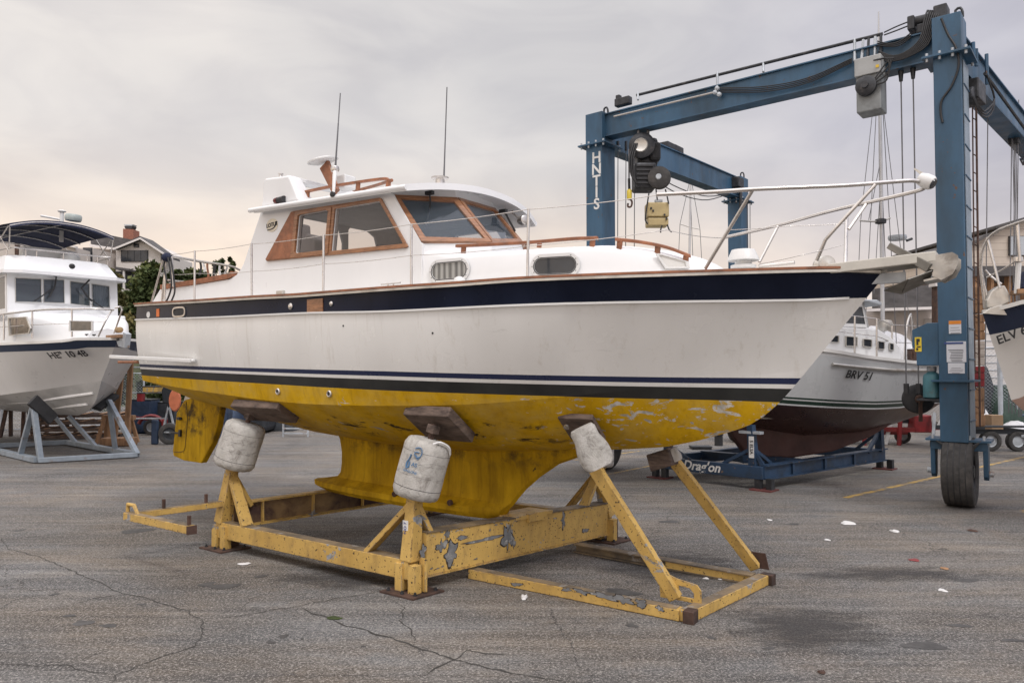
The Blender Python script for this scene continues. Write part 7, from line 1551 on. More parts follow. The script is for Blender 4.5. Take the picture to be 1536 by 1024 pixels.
for i, (x, y, w_, h_) in enumerate(((288, 412, 17, 13), (268, 414, 14, 10), (306, 414, 14, 10), (324, 402, 6, 17), (335, 400, 7, 15), (347, 399, 7, 16), (300, 440, 40, 24), (345, 430, 26, 18))):
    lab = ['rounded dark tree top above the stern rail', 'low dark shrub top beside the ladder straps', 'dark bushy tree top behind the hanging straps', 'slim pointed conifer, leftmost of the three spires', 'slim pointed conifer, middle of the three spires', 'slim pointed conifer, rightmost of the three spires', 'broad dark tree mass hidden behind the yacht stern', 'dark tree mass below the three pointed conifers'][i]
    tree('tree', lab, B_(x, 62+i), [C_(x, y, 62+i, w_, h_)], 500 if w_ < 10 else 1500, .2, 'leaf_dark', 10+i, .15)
# distant hedge closing the yard
rr = random.Random(5); mb = MB(); tone = []
for k in range(150):
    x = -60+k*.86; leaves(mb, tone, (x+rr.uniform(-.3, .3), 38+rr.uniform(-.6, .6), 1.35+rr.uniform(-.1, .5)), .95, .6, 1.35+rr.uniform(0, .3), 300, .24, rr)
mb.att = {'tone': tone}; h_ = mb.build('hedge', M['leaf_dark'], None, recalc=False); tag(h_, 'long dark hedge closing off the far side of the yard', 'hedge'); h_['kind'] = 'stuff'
def hillz(x, y):
    sm = lambda t: max(0, min(1, t))**2*(3-2*max(0, min(1, t))); return 8.2*sm((y-42)/22)*(.15+.85*sm((-4-x)/22))*(1+.05*math.sin(x*.4+y*.3))-.02
mb = MB(); mb.grid([[Vector((x, y, hillz(x, y))) for x in [-140+3.5*i for i in range(60)]] for y in [41+3.2*j for j in range(34)]])
struct(mb.build('hill', pmat('dry grass hillside', (.055, .06, .028), .95, 0, .4, .6, .5, 5, bd=.1), None, auto=60))
rr = random.Random(8); mb = MB(); tone = []
for k in range(120):
    y = rr.uniform(44, 66); x = rr.uniform(-52, -6); leaves(mb, tone, (x, y, hillz(x, y)+.5), 1.3, 1.0, .9, 110, .24, rr)
mb.att = {'tone': tone}; h_ = mb.build('shrubs', M['leaf_dark'], None, recalc=False); tag(h_, 'dark scrub covering the hillside below the gabled house', 'shrubs'); h_['kind'] = 'stuff'
# ---- houses
M['stucco'] = pmat('cream stucco', (.50, .45, .41), .85, 0, .08, .4, .1, 4)
M['stucco_w'] = pmat('white stucco', (.60, .56, .52), .85, 0, .06, .4, .1, 4)
M['shingle'] = pmat('grey roof shingle', (.085, .08, .08), .9, 0, .3, 2, .4, 12, stretch=(1, 1, 3))
M['brick'] = pmat('red chimney brick', (.26, .11, .075), .9, 0, .3, 5, .4, 12, stretch=(1, 1, 3))
M['trimw'] = pmat('white trim', (.62, .59, .57), .6, 0, .05, 2, 0)
def fpoly(name, pts, Y, dep, mat, par, holes=()):
    mb = MB(); mb.prism([at(x, y, Y) for x, y in pts], Vector((0, dep, 0)), [[at(x, y, Y) for x, y in h] for h in holes]); return mb.build(name, M[mat], par)
def fwin(par, x0, y0, x1, y1, Y, n=1, mat='glass_dark'):
    fr = MB(); t = .7
    o = fpoly('window', [(x0-t, y0-t), (x1+t, y0-t), (x1+t, y1+t), (x0-t, y1+t)], Y-.10, .12, 'grime', par)
    for k in range(n): a = lerp(x0, x1, k/n)+.5; b = lerp(x0, x1, (k+1)/n)-.5; fpoly('pane', [(a, y0), (b, y0), (b, y1), (a, y1)], Y-.13, .03, mat, o)
    return o
Yh = 70
hs_ = thing('gabled_house', 'cream gabled house with brick chimney and a row of dark windows on the hill', 'house', at(205, 520, Yh))
fpoly('wall', [(174, 374), (210, 360), (241, 379), (241, 520), (174, 520)], Yh, 7, 'stucco_w', hs_)
fpoly('wall', [(132, 371), (176, 376), (176, 520), (132, 520)], Yh+1.5, 6, 'stucco', hs_)
rf = fpoly('roof', [(136, 361), (160, 352), (171, 354), (200, 360), (176, 373), (136, 366)], Yh+.8, 5, 'shingle', hs_)
fpoly('gable_roof', [(171, 374), (210, 358), (252, 387), (252, 384), (210, 354), (171, 370)], Yh-.6, 2.5, 'shingle', hs_); fpoly('bargeboard', [(171, 374.5), (210, 358.8), (249, 384.5), (249, 381.5), (210, 356), (171, 371.5)], Yh-.75, .12, 'trimw', hs_)
fpoly('eave', [(134, 366), (174, 372), (174, 375), (134, 369.5)], Yh+.4, .3, 'trimw', hs_)
ch = fpoly('chimney', [(184.5, 343), (200, 344), (200, 362), (184.5, 362)], Yh+2, 1.2, 'brick', hs_); fpoly('chimney_cap', [(186, 339), (199, 339), (197, 343), (188, 343)], Yh+2.2, .8, 'grime', ch); fpoly('chimney_cap', [(185.5, 336.5), (199.5, 336.5), (198, 338.5), (187, 338.5)], Yh+2.2, .8, 'galv', ch)
fwin(hs_, 182, 376, 221, 391.5, Yh, 4, 'glass_w' if 'glass_w' in M else 'glass_dark'); fwin(hs_, 201, 366, 207, 370.5, Yh, 1)
fpoly('porch_roof', [(173, 400), (194, 403), (194, 406), (173, 404)], Yh-1.2, 1.4, 'shingle', hs_); fwin(hs_, 178, 410, 186, 432, Yh, 1); fwin(hs_, 188, 412, 199, 432, Yh, 1)
fpoly('porch_post', [(184, 405), (186.5, 405), (186.5, 434), (184, 434)], Yh-1.1, .15, 'trimw', hs_)
fpoly('balcony', [(174, 434), (199, 436), (199, 443), (174, 442)], Yh-1.3, 1.3, 'trimw', hs_)
fpoly('dark_porch', [(170, 407), (225, 407), (225, 412), (170, 412)], Yh-.05, .2, 'grime', hs_); fpoly('downpipe', [(164, 374), (165.5, 374), (170, 386), (168.5, 386)], Yh+1.2, .15, 'trimw', hs_)
fpoly('rear_roof', [(236, 378), (240, 374), (250, 376), (255, 385), (252, 388), (240, 388)], Yh+6, 3, 'shingle', hs_)
h2_ = thing('flat_roofed_building', 'plain beige wall with brown corner post seen under the navy canopy', 'building', at(50, 520, 64))
fpoly('wall', [(-60, 350), (26, 352), (112, 371), (116, 520), (-60, 520)], 64, 8, 'stucco', h2_); fpoly('brown_post', [(22, 350), (27.5, 351), (27.5, 520), (22, 520)], 63.8, .3, 'rust', h2_); fpoly('fascia', [(-60, 347), (26, 349.5), (113, 369), (113, 372), (26, 353), (-60, 351)], 63.7, .4, 'trimw', h2_)
fwin(h2_, 125, 372, 137, 392, 66.5, 1); fpoly('wall', [(112, 372), (140, 372), (140, 520), (112, 520)], 67, 5, 'stucco', h2_)
# ---- right hand buildings
def siding():
    m = MT('weathered lap siding'); X = m.xyz(); w_ = m.math('FRACT', m.math('MULTIPLY', X[2], 3.6)); c = m.mix(m.ramp(w_, .90, .97), (.56, .49, .42), (.32, .27, .23)); c = m.mix(m.ramp(m.noise(m.co((1, 1, .4)), 1.3, 5), .5, .8, 0, .35), c, (.30, .26, .22)); m.inp('Base Color', c); m.inp('Roughness', .8); m.bump(w_, .5, .02); return m.m
M['siding'] = siding(); Yr = 29
rb_ = thing('clad_building', 'pale clapboard building with one upper window at the right edge', 'building', at(1500, 640, Yr))
fpoly('upper_wall', [(1452, 369), (1478, 354), (1498, 347), (1498, 340), (1560, 322), (1640, 340), (1640, 404), (1452, 404)], Yr, 8, 'siding', rb_); fpoly('lower_wall', [(1452, 403), (1640, 403), (1640, 640), (1452, 640)], Yr+1.6, 5, 'timber', rb_)
fpoly('roof_edge', [(1450, 368), (1478, 352), (1498, 345.5), (1498, 349), (1478, 356.5), (1450, 373)], Yr-.3, 8, 'shingle', rb_); fpoly('roof_edge', [(1494, 338.5), (1560, 319), (1560, 323), (1494, 342.5)], Yr-.4, 8, 'shingle', rb_)
fpoly('porch_roof', [(1450, 399), (1640, 398), (1640, 412), (1450, 414)], Yr-1, 3, 'shingle', rb_)
w_ = fwin(rb_, 1515.5, 354.5, 1545, 382.5, Yr, 1); w_.children[0].data.materials[0] = pmat('pale reflecting glass', (.42, .45, .48), .1, 0, .1, 1, 0)
for x in (1462, 1487, 1513): fpoly('porch_post', [(x, 412), (x+4, 412), (x+4, 640), (x, 640)], Yr-.8, .25, 'timber', rb_)
Ys = 27
sh_ = thing('workshop', 'low workshop with dark shingle roof and white fascia behind the grey motorsailer', 'building', at(1370, 640, Ys))
fpoly('wall', [(1300, 462), (1470, 458), (1470, 640), (1300, 640)], Ys+.5, 7, 'stucco', sh_); fpoly('roof', [(1318, 432), (1408, 426), (1412, 459), (1318, 463)], Ys, .5, 'shingle', sh_); fpoly('fascia', [(1300, 463), (1470, 457.5), (1470, 461.5), (1300, 467)], Ys-.2, .3, 'trimw', sh_)
fpoly('corner_post', [(1405, 429), (1413, 429), (1413, 560), (1405, 560)], Ys-2.0, .3, 'rust', sh_); fpoly('post_cap', [(1403, 424), (1414, 424), (1414, 429), (1403, 429)], Ys-2.1, .4, 'trimw', sh_)
# white siding wall behind the fence
ws = thing('white_shed', 'white boarded shed wall behind the chain link fence at right', 'shed', at(1500, 640, 24)); fpoly('wall', [(1462, 470), (1512, 468), (1512, 640), (1462, 640)], 24.5, 3, 'trimw', ws)
for k in range(10): fpoly('board_gap', [(1462, 478+k*11), (1512, 477+k*11), (1512, 478+k*11), (1462, 479+k*11)], 24.48, .05, 'galv', ws)
# shrouded boat and tarps
def mound(name, label, cat, px0, px1, ytop, Y, dep, mat, seed, ybase=None, group=None, rough=.12):
    rr = random.Random(seed); a, b = at(px0, ytop, Y), at(px1, ytop, Y); z1_ = a.z; z0_ = 0 if ybase is None else at(px0, ybase, Y).z; ph = [rr.uniform(0, 6) for _ in range(6)]; g = []; n, k_ = 16, 12
    for i in range(n+1):
        u = i/n; row = []
        for k in range(k_+1):
            t = k/k_; y = Y+dep*t; e = (math.sin(math.pi*min(1, max(0, u*.92+.04)))**.45)*(math.sin(math.pi*(t*.9+.05))**.5); zz = z0_+(z1_-z0_)*e*(1+rough*math.sin(5*u+ph[0]+2*t)+rough*.7*math.sin(11*u+ph[1])*math.cos(4*t+ph[2])+rough*.3*math.sin(23*u+ph[3]+9*t))
            row.append(Vector((lerp(a.x, b.x, u), y, zz)))
        g.append(row)
    for row in g: row.insert(0, Vector((row[0].x, row[0].y-.03, z0_))); row.append(Vector((row[-1].x, row[-1].y+.03, z0_)))
    for r in (0, -1): g[r] = [Vector((p.x, p.y, z0_)) for p in g[r]]
    mb = MB(); mb.grid(g); o = mb.build(name, M[mat], None, auto=60); tag(o, label, cat, group); return o
M['tarp_w'] = pmat('white shrink wrap', (.55, .55, .56), .45, 0, .12, 2, .4, 5, bd=.05); M['tarp_b'] = pmat('blue tarpaulin', (.018, .035, .07), .6, 0, .3, 3, .5, 6, bd=.04); M['tarp_g'] = pmat('dark green tarpaulin', (.02, .045, .032), .7, 0, .3, 3, .5, 6, bd=.04); M['dark_stuff'] = pmat('dark painted metal', (.03, .034, .04), .6, .2, .4, 4, .2, 20)
mound('wrapped_boat', 'white shrink wrapped boat behind the bow of the grey motorsailer', 'boat', 1322, 1400, 483, 20, 3, 'tarp_w', 1, 560)
mound('tarp_pile', 'white crumpled tarpaulin heap behind the fence, beside the ladder', 'tarpaulin', 1460, 1500, 592, 21.5, 2, 'tarp_w', 2); mound('tarp_pile', 'dark green tarpaulin draped behind the fence at the right edge', 'tarpaulin', 1500, 1560, 570, 22.5, 2, 'tarp_g', 3); mound('tarp_pile', 'low white sheet bundle on the trailer at the right edge', 'tarpaulin', 1512, 1570, 630, 21, 1, 'tarp_w', 4)
mound('tarp_pile', 'black netting heap hung behind the fence above the white tarpaulin', 'tarpaulin', 1470, 1503, 556, 23, 1, 'dark_stuff', 9)
cb2 = MB(); cb2.box(at(1491, 634, 20.8), (.33, .3, .45)); cb2 = cb2.build('cardboard_box', pmat('cardboard', (.30, .20, .12), .9), None, bevel=.01); tag(cb2, 'brown cardboard box on the black trailer by the fence', 'box')
# stack of timber and red boxes by the ladder
for i, (y0, y1, m_, lab) in enumerate(((430, 470, 'timber', 'tall timber crate, topmost behind the rusty ladder'), (471, 510, 'timber', 'timber crate second from top behind the rusty ladder'), (511, 548, 'siding', 'pale boarded crate behind the rusty ladder'), (549, 580, 'red', 'red painted crate in the stack behind the ladder'), (581, 640, 'timber', 'lowest timber crate of the stack behind the ladder'))):
    a, b = at(1459, y0, 19.5), at(1477, y1, 19.5); mb = MB(); mb.box((a+b)/2+Vector((0, .3, 0)), (b.x-a.x, .6, a.z-b.z-.01)); o = mb.build('crate_body', M[m_], None, bevel=.008)
    nsl = 3; root = o; tag(root, lab, 'crate', 'crates stacked behind the ladder'); root.name = 'crate'
    for k in range(nsl): mb = MB(); z = lerp(b.z, a.z, (k+.5)/nsl); mb.box(Vector(((a.x+b.x)/2, a.y-.012, z)), (b.x-a.x+.02, .02, (a.z-b.z)/nsl*.8)); ROOTS[o.name] = Vector(o.location); mb.build('slat', M[m_], o, bevel=.004)
# ---- chain link fences
def fence(label, a, b, z1_, pitch=.11, npost=4, r=.0042):
    a, b = Vector(a), Vector(b); root = thing('chain_link_fence', label, 'fence', (a+b)/2); L0 = (b-a).length; d_ = (b-a).normalized(); nn = Vector((d_.y, -d_.x, 0)); mb = MB(); H_ = z1_
    n = int((L0+H_)/pitch)
    for s_ in (1, -1):
        for k in range(n):
            u0 = k*pitch-(H_ if s_ > 0 else 0); u1 = u0+H_*s_ if s_ > 0 else u0-H_; z0_, z1v = 0.03, H_
            if s_ > 0: ua, ub = u0, u0+H_
            else: ua, ub = k*pitch, k*pitch-H_
            # clip to the panel
            def clip(ua, ub):
                za, zb = 0., H_
                if ub == ua: return None
                t0, t1 = 0., 1.
                for bound, sg in ((0, 1), (L0, -1)):
                    fa = (ua-bound)*sg; fb2 = (ub-bound)*sg
                    if fa < 0 and fb2 < 0: return None
                    if fa < 0: t0 = max(t0, fa/(fa-fb2))
                    if fb2 < 0: t1 = min(t1, fa/(fa-fb2))
                return (t0, t1) if t1 > t0 else None
            c = clip(ua, ub)
            if not c: continue
            P = [a+d_*lerp(ua, ub, t)+UP*(.03+(H_-.03)*t)+nn*(.003*s_) for t in c]; ax = (P[1]-P[0]).normalized(); sd = ax.cross(nn)
            mb.add([P[0]+sd*r, P[0]-sd*r*.5+nn*r, P[0]-sd*r*.5-nn*r, P[1]+sd*r, P[1]-sd*r*.5+nn*r, P[1]-sd*r*.5-nn*r], [(0, 1, 4, 3), (1, 2, 5, 4), (2, 0, 3, 5)])
    mb.build('wire_mesh', M['galv'], root, recalc=False)
    for k in range(npost): p = a.lerp(b, k/(npost-1)); m2 = MB(); m2.tube([p, p+UP*(z1_+.08)], .035, 8); m2.build('fence_post', M['galv'], root, auto=60)
    for z in (z1_, .05): m2 = MB(); m2.tube([a+UP*z, b+UP*z], .022, 6); m2.build('fence_rail', M['galv'], root, auto=60)
    return root
fence('chain link fence with thick steel post behind the lift at right', G(1440, 658), G(1620, 664), 2.85, npost=3)
fence('chain link fence behind the left cruiser stand', G(-60, 650), G(215, 636), 2.0, npost=6)
fence('chain link fence far behind the keel of the grey motorsailer', G(1270, 640), G(1440, 652), 1.9, npost=4)
m2 = MB(); p = G(1502, 661); m2.tube([p, p+UP*3.0], .07, 10); o = m2.build('gate_post', M['galv'], None, auto=60); tag(o, 'thick galvanised gate post standing before the fence at right', 'post')
# ---- trailers
def tyre_part(c, ax, R0, w_, par, rimm='galv'):
    mb = MB(); mb.lathe([(R0*.58, -w_/2*.8), (R0*.8, -w_/2), (R0*.97, -w_/2*.85), (R0, -w_/2*.5), (R0, w_/2*.5), (R0*.97, w_/2*.85), (R0*.8, w_/2), (R0*.58, w_/2*.8)], c, ax, 24, cap=False); t = mb.build('wheel', M['tyre'], par, auto=40)
    mb = MB(); mb.lathe([(R0*.58, -w_*.3), (R0*.5, -w_*.2), (.03, -w_*.25), (0, -w_*.25)], c, ax, 16, cap=False); mb.lathe([(R0*.58, w_*.3), (R0*.5, w_*.2), (.03, w_*.25), (0, w_*.25)], c, ax, 16, cap=False); mb.build('rim', M[rimm], t, auto=40)
bt_ = thing('boat_trailer', 'long low black boat trailer parked along the fence at right', 'trailer', G(1500, 676)); p0 = G(1465, 676); dx = Vector((1, -.06, 0)).normalized(); dy = Vector((.06, 1, 0)).normalized()
for o_ in (0, 1.4): mb = MB(); mb.bar(p0+dy*o_-dx*.6+UP*.52, p0+dy*o_+dx*5+UP*.52, .09, .12); mb.build('frame_rail', M['dark_stuff'], bt_)
mb = MB(); mb.bar(p0-dx*.8+UP*.66, p0+dx*5+UP*.66, .3, .04); mb.build('deck_board', M['dark_stuff'], bt_)
for x in (.35, 1.05, 3.6): tyre_part(p0+dx*x+UP*.27, dy, .27, .2, bt_); 
for x in (.1, 1.5, 4.2): mb = MB(); mb.bar(p0+dx*x+UP*.5, p0+dx*x+dy*1.4+UP*.5, .08, .08); mb.build('cross_member', M['dark_stuff'], bt_)
rt_ = thing('hydraulic_trailer', 'dark red boat trailer with jack box behind the sling pulley', 'trailer', G(1380, 672)); q0 = G(1383, 668)
mb = MB(); mb.box(q0+UP*.62+Vector((.05, .2, 0)), (.50, .4, .50)); mb.build('jack_box', M['red'], rt_, bevel=.03)
for k, (a, b) in enumerate(((Vector((-.2, 0, .45)), Vector((-2.1, .8, .42))), (Vector((-.2, .4, .35)), Vector((-3.1, 1.3, .22))), (Vector((.2, .2, .5)), Vector((2.2, .9, .45))))): mb = MB(); mb.bar(q0+a, q0+b, .13, .13); mb.build('frame_arm', M['red'], rt_)
mb = MB(); mb.bar(q0+Vector((.32, -.1, .95)), q0+Vector((.12, -.35, .05)), .07, .07); mb.build('jack_leg', M['galv'], rt_); mb = MB(); mb.lathe([(.09, 0), (.09, .18), (.03, .2)], q0+Vector((.12, -.37, .0)), UP, 10); mb.build('jack_foot', M['black'], rt_)
mb = MB(); mb.bar(q0+Vector((-.9, .3, .0)), q0+Vector((-.7, .3, .8)), .08, .08); mb.build('upright', M['plastic'], rt_)
tyre_part(q0+Vector((-1.9, .9, .27)), Vector((.2, 1, 0)), .27, .2, rt_); tyre_part(q0+Vector((1.5, .9, .27)), Vector((.2, 1, 0)), .27, .2, rt_)
# dark rail stand behind the motorsailer
ds = thing('trailer_frame', 'black steel trailer frame standing between the red trailer and the motorsailer keel', 'trailer', G(1290, 668)); q0 = G(1235, 668)
for dz, dy_ in ((.75, 0), (.75, .9)): mb = MB(); mb.bar(q0+Vector((-.6, dy_, dz)), q0+Vector((2.8, dy_+.4, dz-.08)), .12, .12); mb.build('frame_rail', M['dark_stuff'], ds)
for x in (.3, 1.2, 2.2): mb = MB(); mb.bar(q0+Vector((x, .05, 0)), q0+Vector((x+.05, .05, .72)), .09, .09); mb.build('leg', M['red' if x > 1 else 'dark_stuff'], ds)
for x, r_ in ((.15, .22), (2.6, .22)): tyre_part(q0+Vector((x, .6, r_)), Vector((.1, 1, 0)), r_, .16, ds)
# left clutter: red trailer with blue-faced wheel, float, posts, pallets
lt = thing('small_trailer', 'small red trailer with curved mudguard behind the yacht rudder', 'trailer', G(235, 655)); q0 = G(222, 652)
mb = MB(); c = q0+Vector((.1, 0, .28)); mb.tube([c+Vector((math.cos(a)*.42, 0, math.sin(a)*.36)) for a in [math.pi*(.02+.9*k/9) for k in range(10)]], .06, 6); mb.build('mudguard', M['red'], lt, auto=60)
tyre_part(q0+Vector((.12, 0, .26)), Vector((.15, 1, 0)), .26, .2, lt)
mb = MB(); mb.bar(q0+Vector((-.9, 0, .62)), q0+Vector((.9, .1, .42)), .09, .09); mb.build('draw_bar', M['red'], lt); mb = MB(); mb.box(q0+Vector((.85, .1, .4)), (.7, .5, .28)); mb.build('trailer_body', M['red'], lt, bevel=.05)
wl = thing('wheeled_dolly', 'blue sided boat dolly wheel leaning beside the rudder', 'wheel', G(250, 668)); q1 = G(252, 666)
tyre_part(q1+Vector((.05, 0, .31)), Vector((-.25, 1, 0)), .31, .2, wl, 'dark_stuff'); mb = MB(); mb.box(q1+Vector((-.36, -.05, .36)), (.20, .12, .72)); mb.build('blue_pad', M['tarp_b'], wl, bevel=.04); mb = MB(); mb.tube([q1+Vector((-.35, 0, .35)), q1+Vector((.1, -.1, .35))], .03, 8); mb.build('axle', M['galv'], wl)
fl = MB(); fl.lathe([(.0, -.05), (.15, -.045), (.17, 0), (.15, .045), (.0, .05)], Vector((0, 0, 0)), Vector((0, -1, 0)), 24); c = at(262.5, 600, 19.5); fl.v = [Vector((p.x*.95, p.y, p.z*1.75))+c for p in fl.v]; o = fl.build('orange_float', M['orange'], None, auto=50); tag(o, 'oval faded orange float hanging just left of the rudder', 'buoy')
for i, (x0, y0, x1, y1, Y, lab) in enumerate(((196, 545, 190, 660, 19.5, 'raw timber plank standing upright right of the cruiser bow'), (182, 560, 172, 655, 19.8, 'raw timber plank leaning, left of the taller upright plank'), (168, 588, 165, 655, 20.2, 'short timber plank behind the grey stand leg'))):
    mb = MB(); mb.bar(at(x1, y1, Y), at(x0, y0, Y), .13, .07, (0, 1, 0)); o = mb.build('timber_plank', M['timber'], None, bevel=.006); tag(o, lab, 'plank')
def pallet(p, yaw, lab, L0=1.2, z0=0, n=1):
    d_ = Vector((math.cos(yaw), math.sin(yaw), 0)); e = Vector((-d_.y, d_.x, 0)); r = thing('pallet', lab, 'pallet', p+UP*z0, 'pallets behind the grey stand')
    for k in (-.5, 0, .5): mb = MB(); mb.bar(p-d_*L0/2+e*k+UP*(z0+.07), p+d_*L0/2+e*k+UP*(z0+.07), .09, .09); mb.build('bearer', M['wood_pad'], r)
    for k in range(6): mb = MB(); q = p+d_*lerp(-L0/2+.05, L0/2-.05, k/5); mb.bar(q-e*.55+UP*(z0+.125), q+e*.55+UP*(z0+.125), .1, .018); mb.build('deck_slat', M['timber'], r)
for k, lab in enumerate(('lowest weathered pallet of the pile under the cruiser bow', 'second pallet from the ground in the pile under the cruiser bow', 'third pallet up in the pile under the cruiser bow', 'topmost weathered pallet of the pile under the cruiser bow')): pallet(G(118, 656), .1+.06*k, lab, 2.6, k*.16*1.35)
def trestle(x, y, lab, Hh, mat='timber', w_=.7):
    p = G(x, y); r = thing('trestle', lab, 'trestle', p); mb = MB(); mb.bar(p+Vector((-w_, .1, Hh)), p+Vector((w_, .0, Hh)), .14, .14); mb.build('top_beam', M[mat], r)
    for sx_ in (-.8, .8):
        for sy in (-.25, .25): mb = MB(); mb.bar(p+Vector((sx_*w_+sx_*.1, sy, 0)), p+Vector((sx_*w_*.9, sy*.2, Hh)), .10, .07, (0, 1, 0)); mb.build('leg', M[mat], r)
trestle(25, 655, 'dark red trestle behind the left leg of the grey stand', 1.25, 'rust', .35); trestle(85, 655, 'brown timber trestle under the middle of the left cruiser', 1.2, 'wood_pad', .5); trestle(176, 664, 'timber trestle at the right end of the pallets', .75, 'timber', .5)
mb = MB(); mb.box(G(178, 668)+UP*.12, (.85, .5, .22)); o = mb.build('timber_block', M['timber'], None, bevel=.02); tag(o, 'reddish timber block on the ground below the leaning planks', 'block')
# assorted gear seen between cruiser and rudder, and under the yacht
def gear(name, lab, cat, x0, y0, x1, y1, Y, mat, dp=.5, bev=.05, shape='box'):
    a, b = at(x0, y0, Y), at(x1, y1, Y); z0_ = max(0.002, b.z); mb = MB(); c = Vector(((a.x+b.x)/2, Y+dp/2, (a.z+z0_)/2)); sx_, sz_ = b.x-a.x, a.z-z0_
    r = thing(name, lab, cat, Vector((c.x, c.y, z0_)))
    if shape == 'box': mb.box(c, (sx_, dp, sz_)); mb.build('body', M[mat], r, bevel=min(bev, sx_*.2, sz_*.2)); mb = MB(); mb.box(c+UP*(sz_/2+.01), (sx_*1.04, dp*1.04, .03)); mb.build('lid', M['dark_stuff'], r)
    elif shape == 'engine':
        mb.prism([Vector((c.x+u*sx_, Y, z0_+v*sz_)) for u, v in ((-.35, .55), (-.42, .85), (-.2, 1), (.3, .97), (.42, .75), (.35, .5))], Vector((0, dp, 0))); mb.build('cowling', M[mat], r, bevel=.04); mb = MB(); mb.bar(Vector((c.x, Y+dp/2, z0_+sz_*.5)), Vector((c.x+.05, Y+dp/2, z0_+.05)), sx_*.28, dp*.4, (1, 0, 0)); mb.build('leg', M['dark_stuff'], r)
        mb = MB(); mb.bar(Vector((c.x-.3*sx_, Y+.1, z0_)), Vector((c.x, Y+.1, z0_+sz_*.5)), .05, .05); mb.bar(Vector((c.x+.35*sx_, Y+.1, z0_)), Vector((c.x, Y+.1, z0_+sz_*.5)), .05, .05); mb.build('stand', M['galv'], r)
    elif shape == 'rack':
        for x in (a.x, b.x):
            m3 = MB(); m3.bar(Vector((x, Y, 0)), Vector((x, Y, a.z)), .05, .05, (0, 1, 0)); m3.build('upright', M[mat], r)
        for t in (.25, .6, .95): m3 = MB(); m3.bar(Vector((a.x, Y, a.z*t)), Vector((b.x, Y, a.z*t)), .08, .04); m3.build('shelf', M[mat], r)
    return r
gear('storage_rack', 'grey pipe rack with blue gear behind the red trailer', 'rack', 193, 545, 262, 650, 24, 'galv', 1, .02, 'rack')
gear('outboard_motor', 'dark outboard motor on a stand below the rack shelf', 'outboard', 240, 575, 262, 640, 22.5, 'dark_stuff', .5, .05, 'engine'); gear('outboard_motor', 'teal outboard motor hanging left of the orange float', 'outboard', 243, 576, 258, 640, 23.4, 'blue', .5, .05, 'engine')
gear('tool_chest', 'yellow topped tool chest on the rack left of the float', 'chest', 214, 580, 236, 588, 23.5, 'ypaint', .4, .01); gear('fuel_can', 'small red fuel can in front of the rack', 'fuel can', 205, 590, 213, 602, 22.5, 'red', .2, .02)
gear('parts_bin', 'blue grey parts bin at the foot of the rack', 'bin', 195, 600, 225, 650, 25, 'tarp_b', .7); gear('parts_bin', 'dark steel parts bin right of the blue grey one', 'bin', 228, 604, 262, 648, 25.5, 'dark_stuff', .7)
gear('covered_dinghy', 'dark covered dinghy seen under the stern, right of the rudder', 'dinghy', 330, 600, 400, 648, 25, 'dark_stuff', 1.2, .15); mound('tarp_pile', 'blue tarpaulin heap just right of the rudder under the yacht', 'tarpaulin', 300, 352, 598, 23.5, 1.5, 'tarp_b', 21); mound('tarp_pile', 'grey blue tarpaulin bundle further back under the yacht bottom', 'tarpaulin', 380, 440, 606, 26, 1.5, 'dark_stuff', 22)
gear('steel_trolley', 'small grey wheeled trolley under the yacht beside the first drum', 'trolley', 425, 634, 462, 652, 24, 'galv', .6, .02, 'rack')
gear('outboard_motor', 'white legged outboard motor right behind the rudder blade', 'outboard', 328, 602, 342, 672, 19.5, 'tarp_b', .4, .05, 'engine')
o = gear('rope_coil_box', 'flat black box lying on the concrete behind the bow prop', 'box', 1039, 671, 1068, 679, 20.3, 'black', .4, .02)
mb = MB(); p = G(1078, 668); mb.tube([p, p+UP*.32], .12, 12); mb.lathe([(.14, .30), (.14, .34), (.0, .36)], p, UP, 12); o = mb.build('bollard', M['black'], None, auto=40); tag(o, 'short black bollard between the yacht bow and the blue stand', 'bollard')
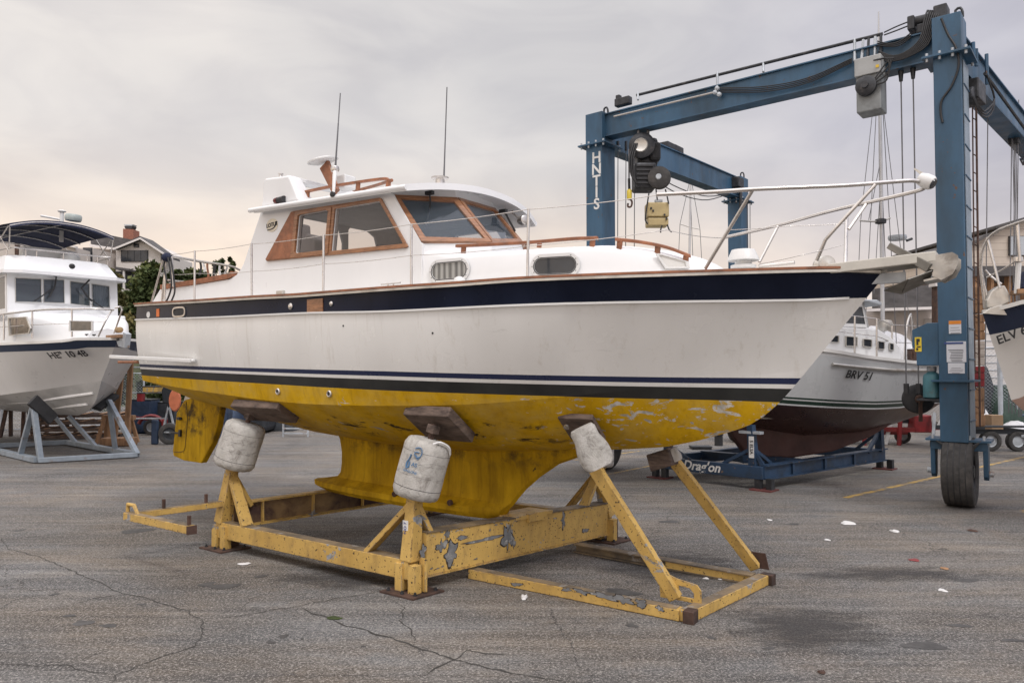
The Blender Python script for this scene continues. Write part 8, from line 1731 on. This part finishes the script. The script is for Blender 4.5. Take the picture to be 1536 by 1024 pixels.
# ---- litter
M['rust2'] = pmat('dull red plastic', (.20, .035, .035), .6, 0, .3)
M['litter_w'] = pmat('white paper scrap', (.62, .61, .60), .8, 0, .05, 9); M['moss'] = pmat('moss', (.035, .05, .012), .95, 0, .4, 20, .6, 60)
def scrap(x, y, w_, h_, mat, lab, seed, cat='litter', name='paper_scrap', tall=.02):
    P = blob(x, y, w_, h_, seed, .006, 12); rr = random.Random(seed); c = sum(P, Vector())/12; mb = MB(); tall *= .45; T = [p.lerp(c, .25)+UP*(tall*rr.uniform(.5, 1.3)) for p in P]
    mb.grid([P, T], closed=True); mb.add(T+[c+UP*tall*.9], [(k, (k+1) % 12, 12) for k in range(12)]); o = mb.build(name, M[mat], None); tag(o, lab, cat, 'litter on the concrete')
scrap(366, 846, 8, 1.6, 'litter_w', 'thin white paper strip in front of the stern cradle beam', 1); scrap(786, 897, 5, 3, 'litter_w', 'crumpled white scrap beside the low front rail', 2, tall=.05)
scrap(1272, 785, 9, 2.6, 'litter_w', 'crumpled white paper farthest left of the right hand litter', 3, tall=.05); scrap(1342, 797, 5.5, 2, 'litter_w', 'small white scrap just right of the largest crumpled paper', 4, tall=.04); scrap(1414, 886, 6, 1.8, 'litter_w', 'white square scrap nearest the bottom right', 5)
scrap(1371, 840, 9, 1.6, 'rust2', 'flat red strip of plastic on the concrete', 6); scrap(1417, 853, 5, 1.6, 'timber', 'small orange brown wrapper right of the red strip', 7, tall=.03); scrap(1233, 1009, 5, 2.5, 'rust', 'dry brown leaf at the bottom edge', 8, 'leaf', 'dry_leaf', .03)
scrap(501, 927, 12, 2.6, 'moss', 'patch of green moss growing in the crack', 9, 'moss', 'moss_patch', .012); scrap(1154, 780, 3, 1, 'litter_w', 'tiny white fleck behind the prop frame', 10); scrap(1241, 810, 4, 1, 'litter_w', 'small flat white fleck left of the scraps', 11); scrap(1458, 796, 5, 1.6, 'rust', 'dark brown clump right of the white scraps', 12, 'leaf', 'dry_leaf', .03)
scrap(1059, 868, 4, 1.2, 'litter_w', 'white fleck inside the low prop frame', 13); scrap(1082, 869, 4, 1.2, 'litter_w', 'second white fleck inside the prop frame, right of the other', 14)
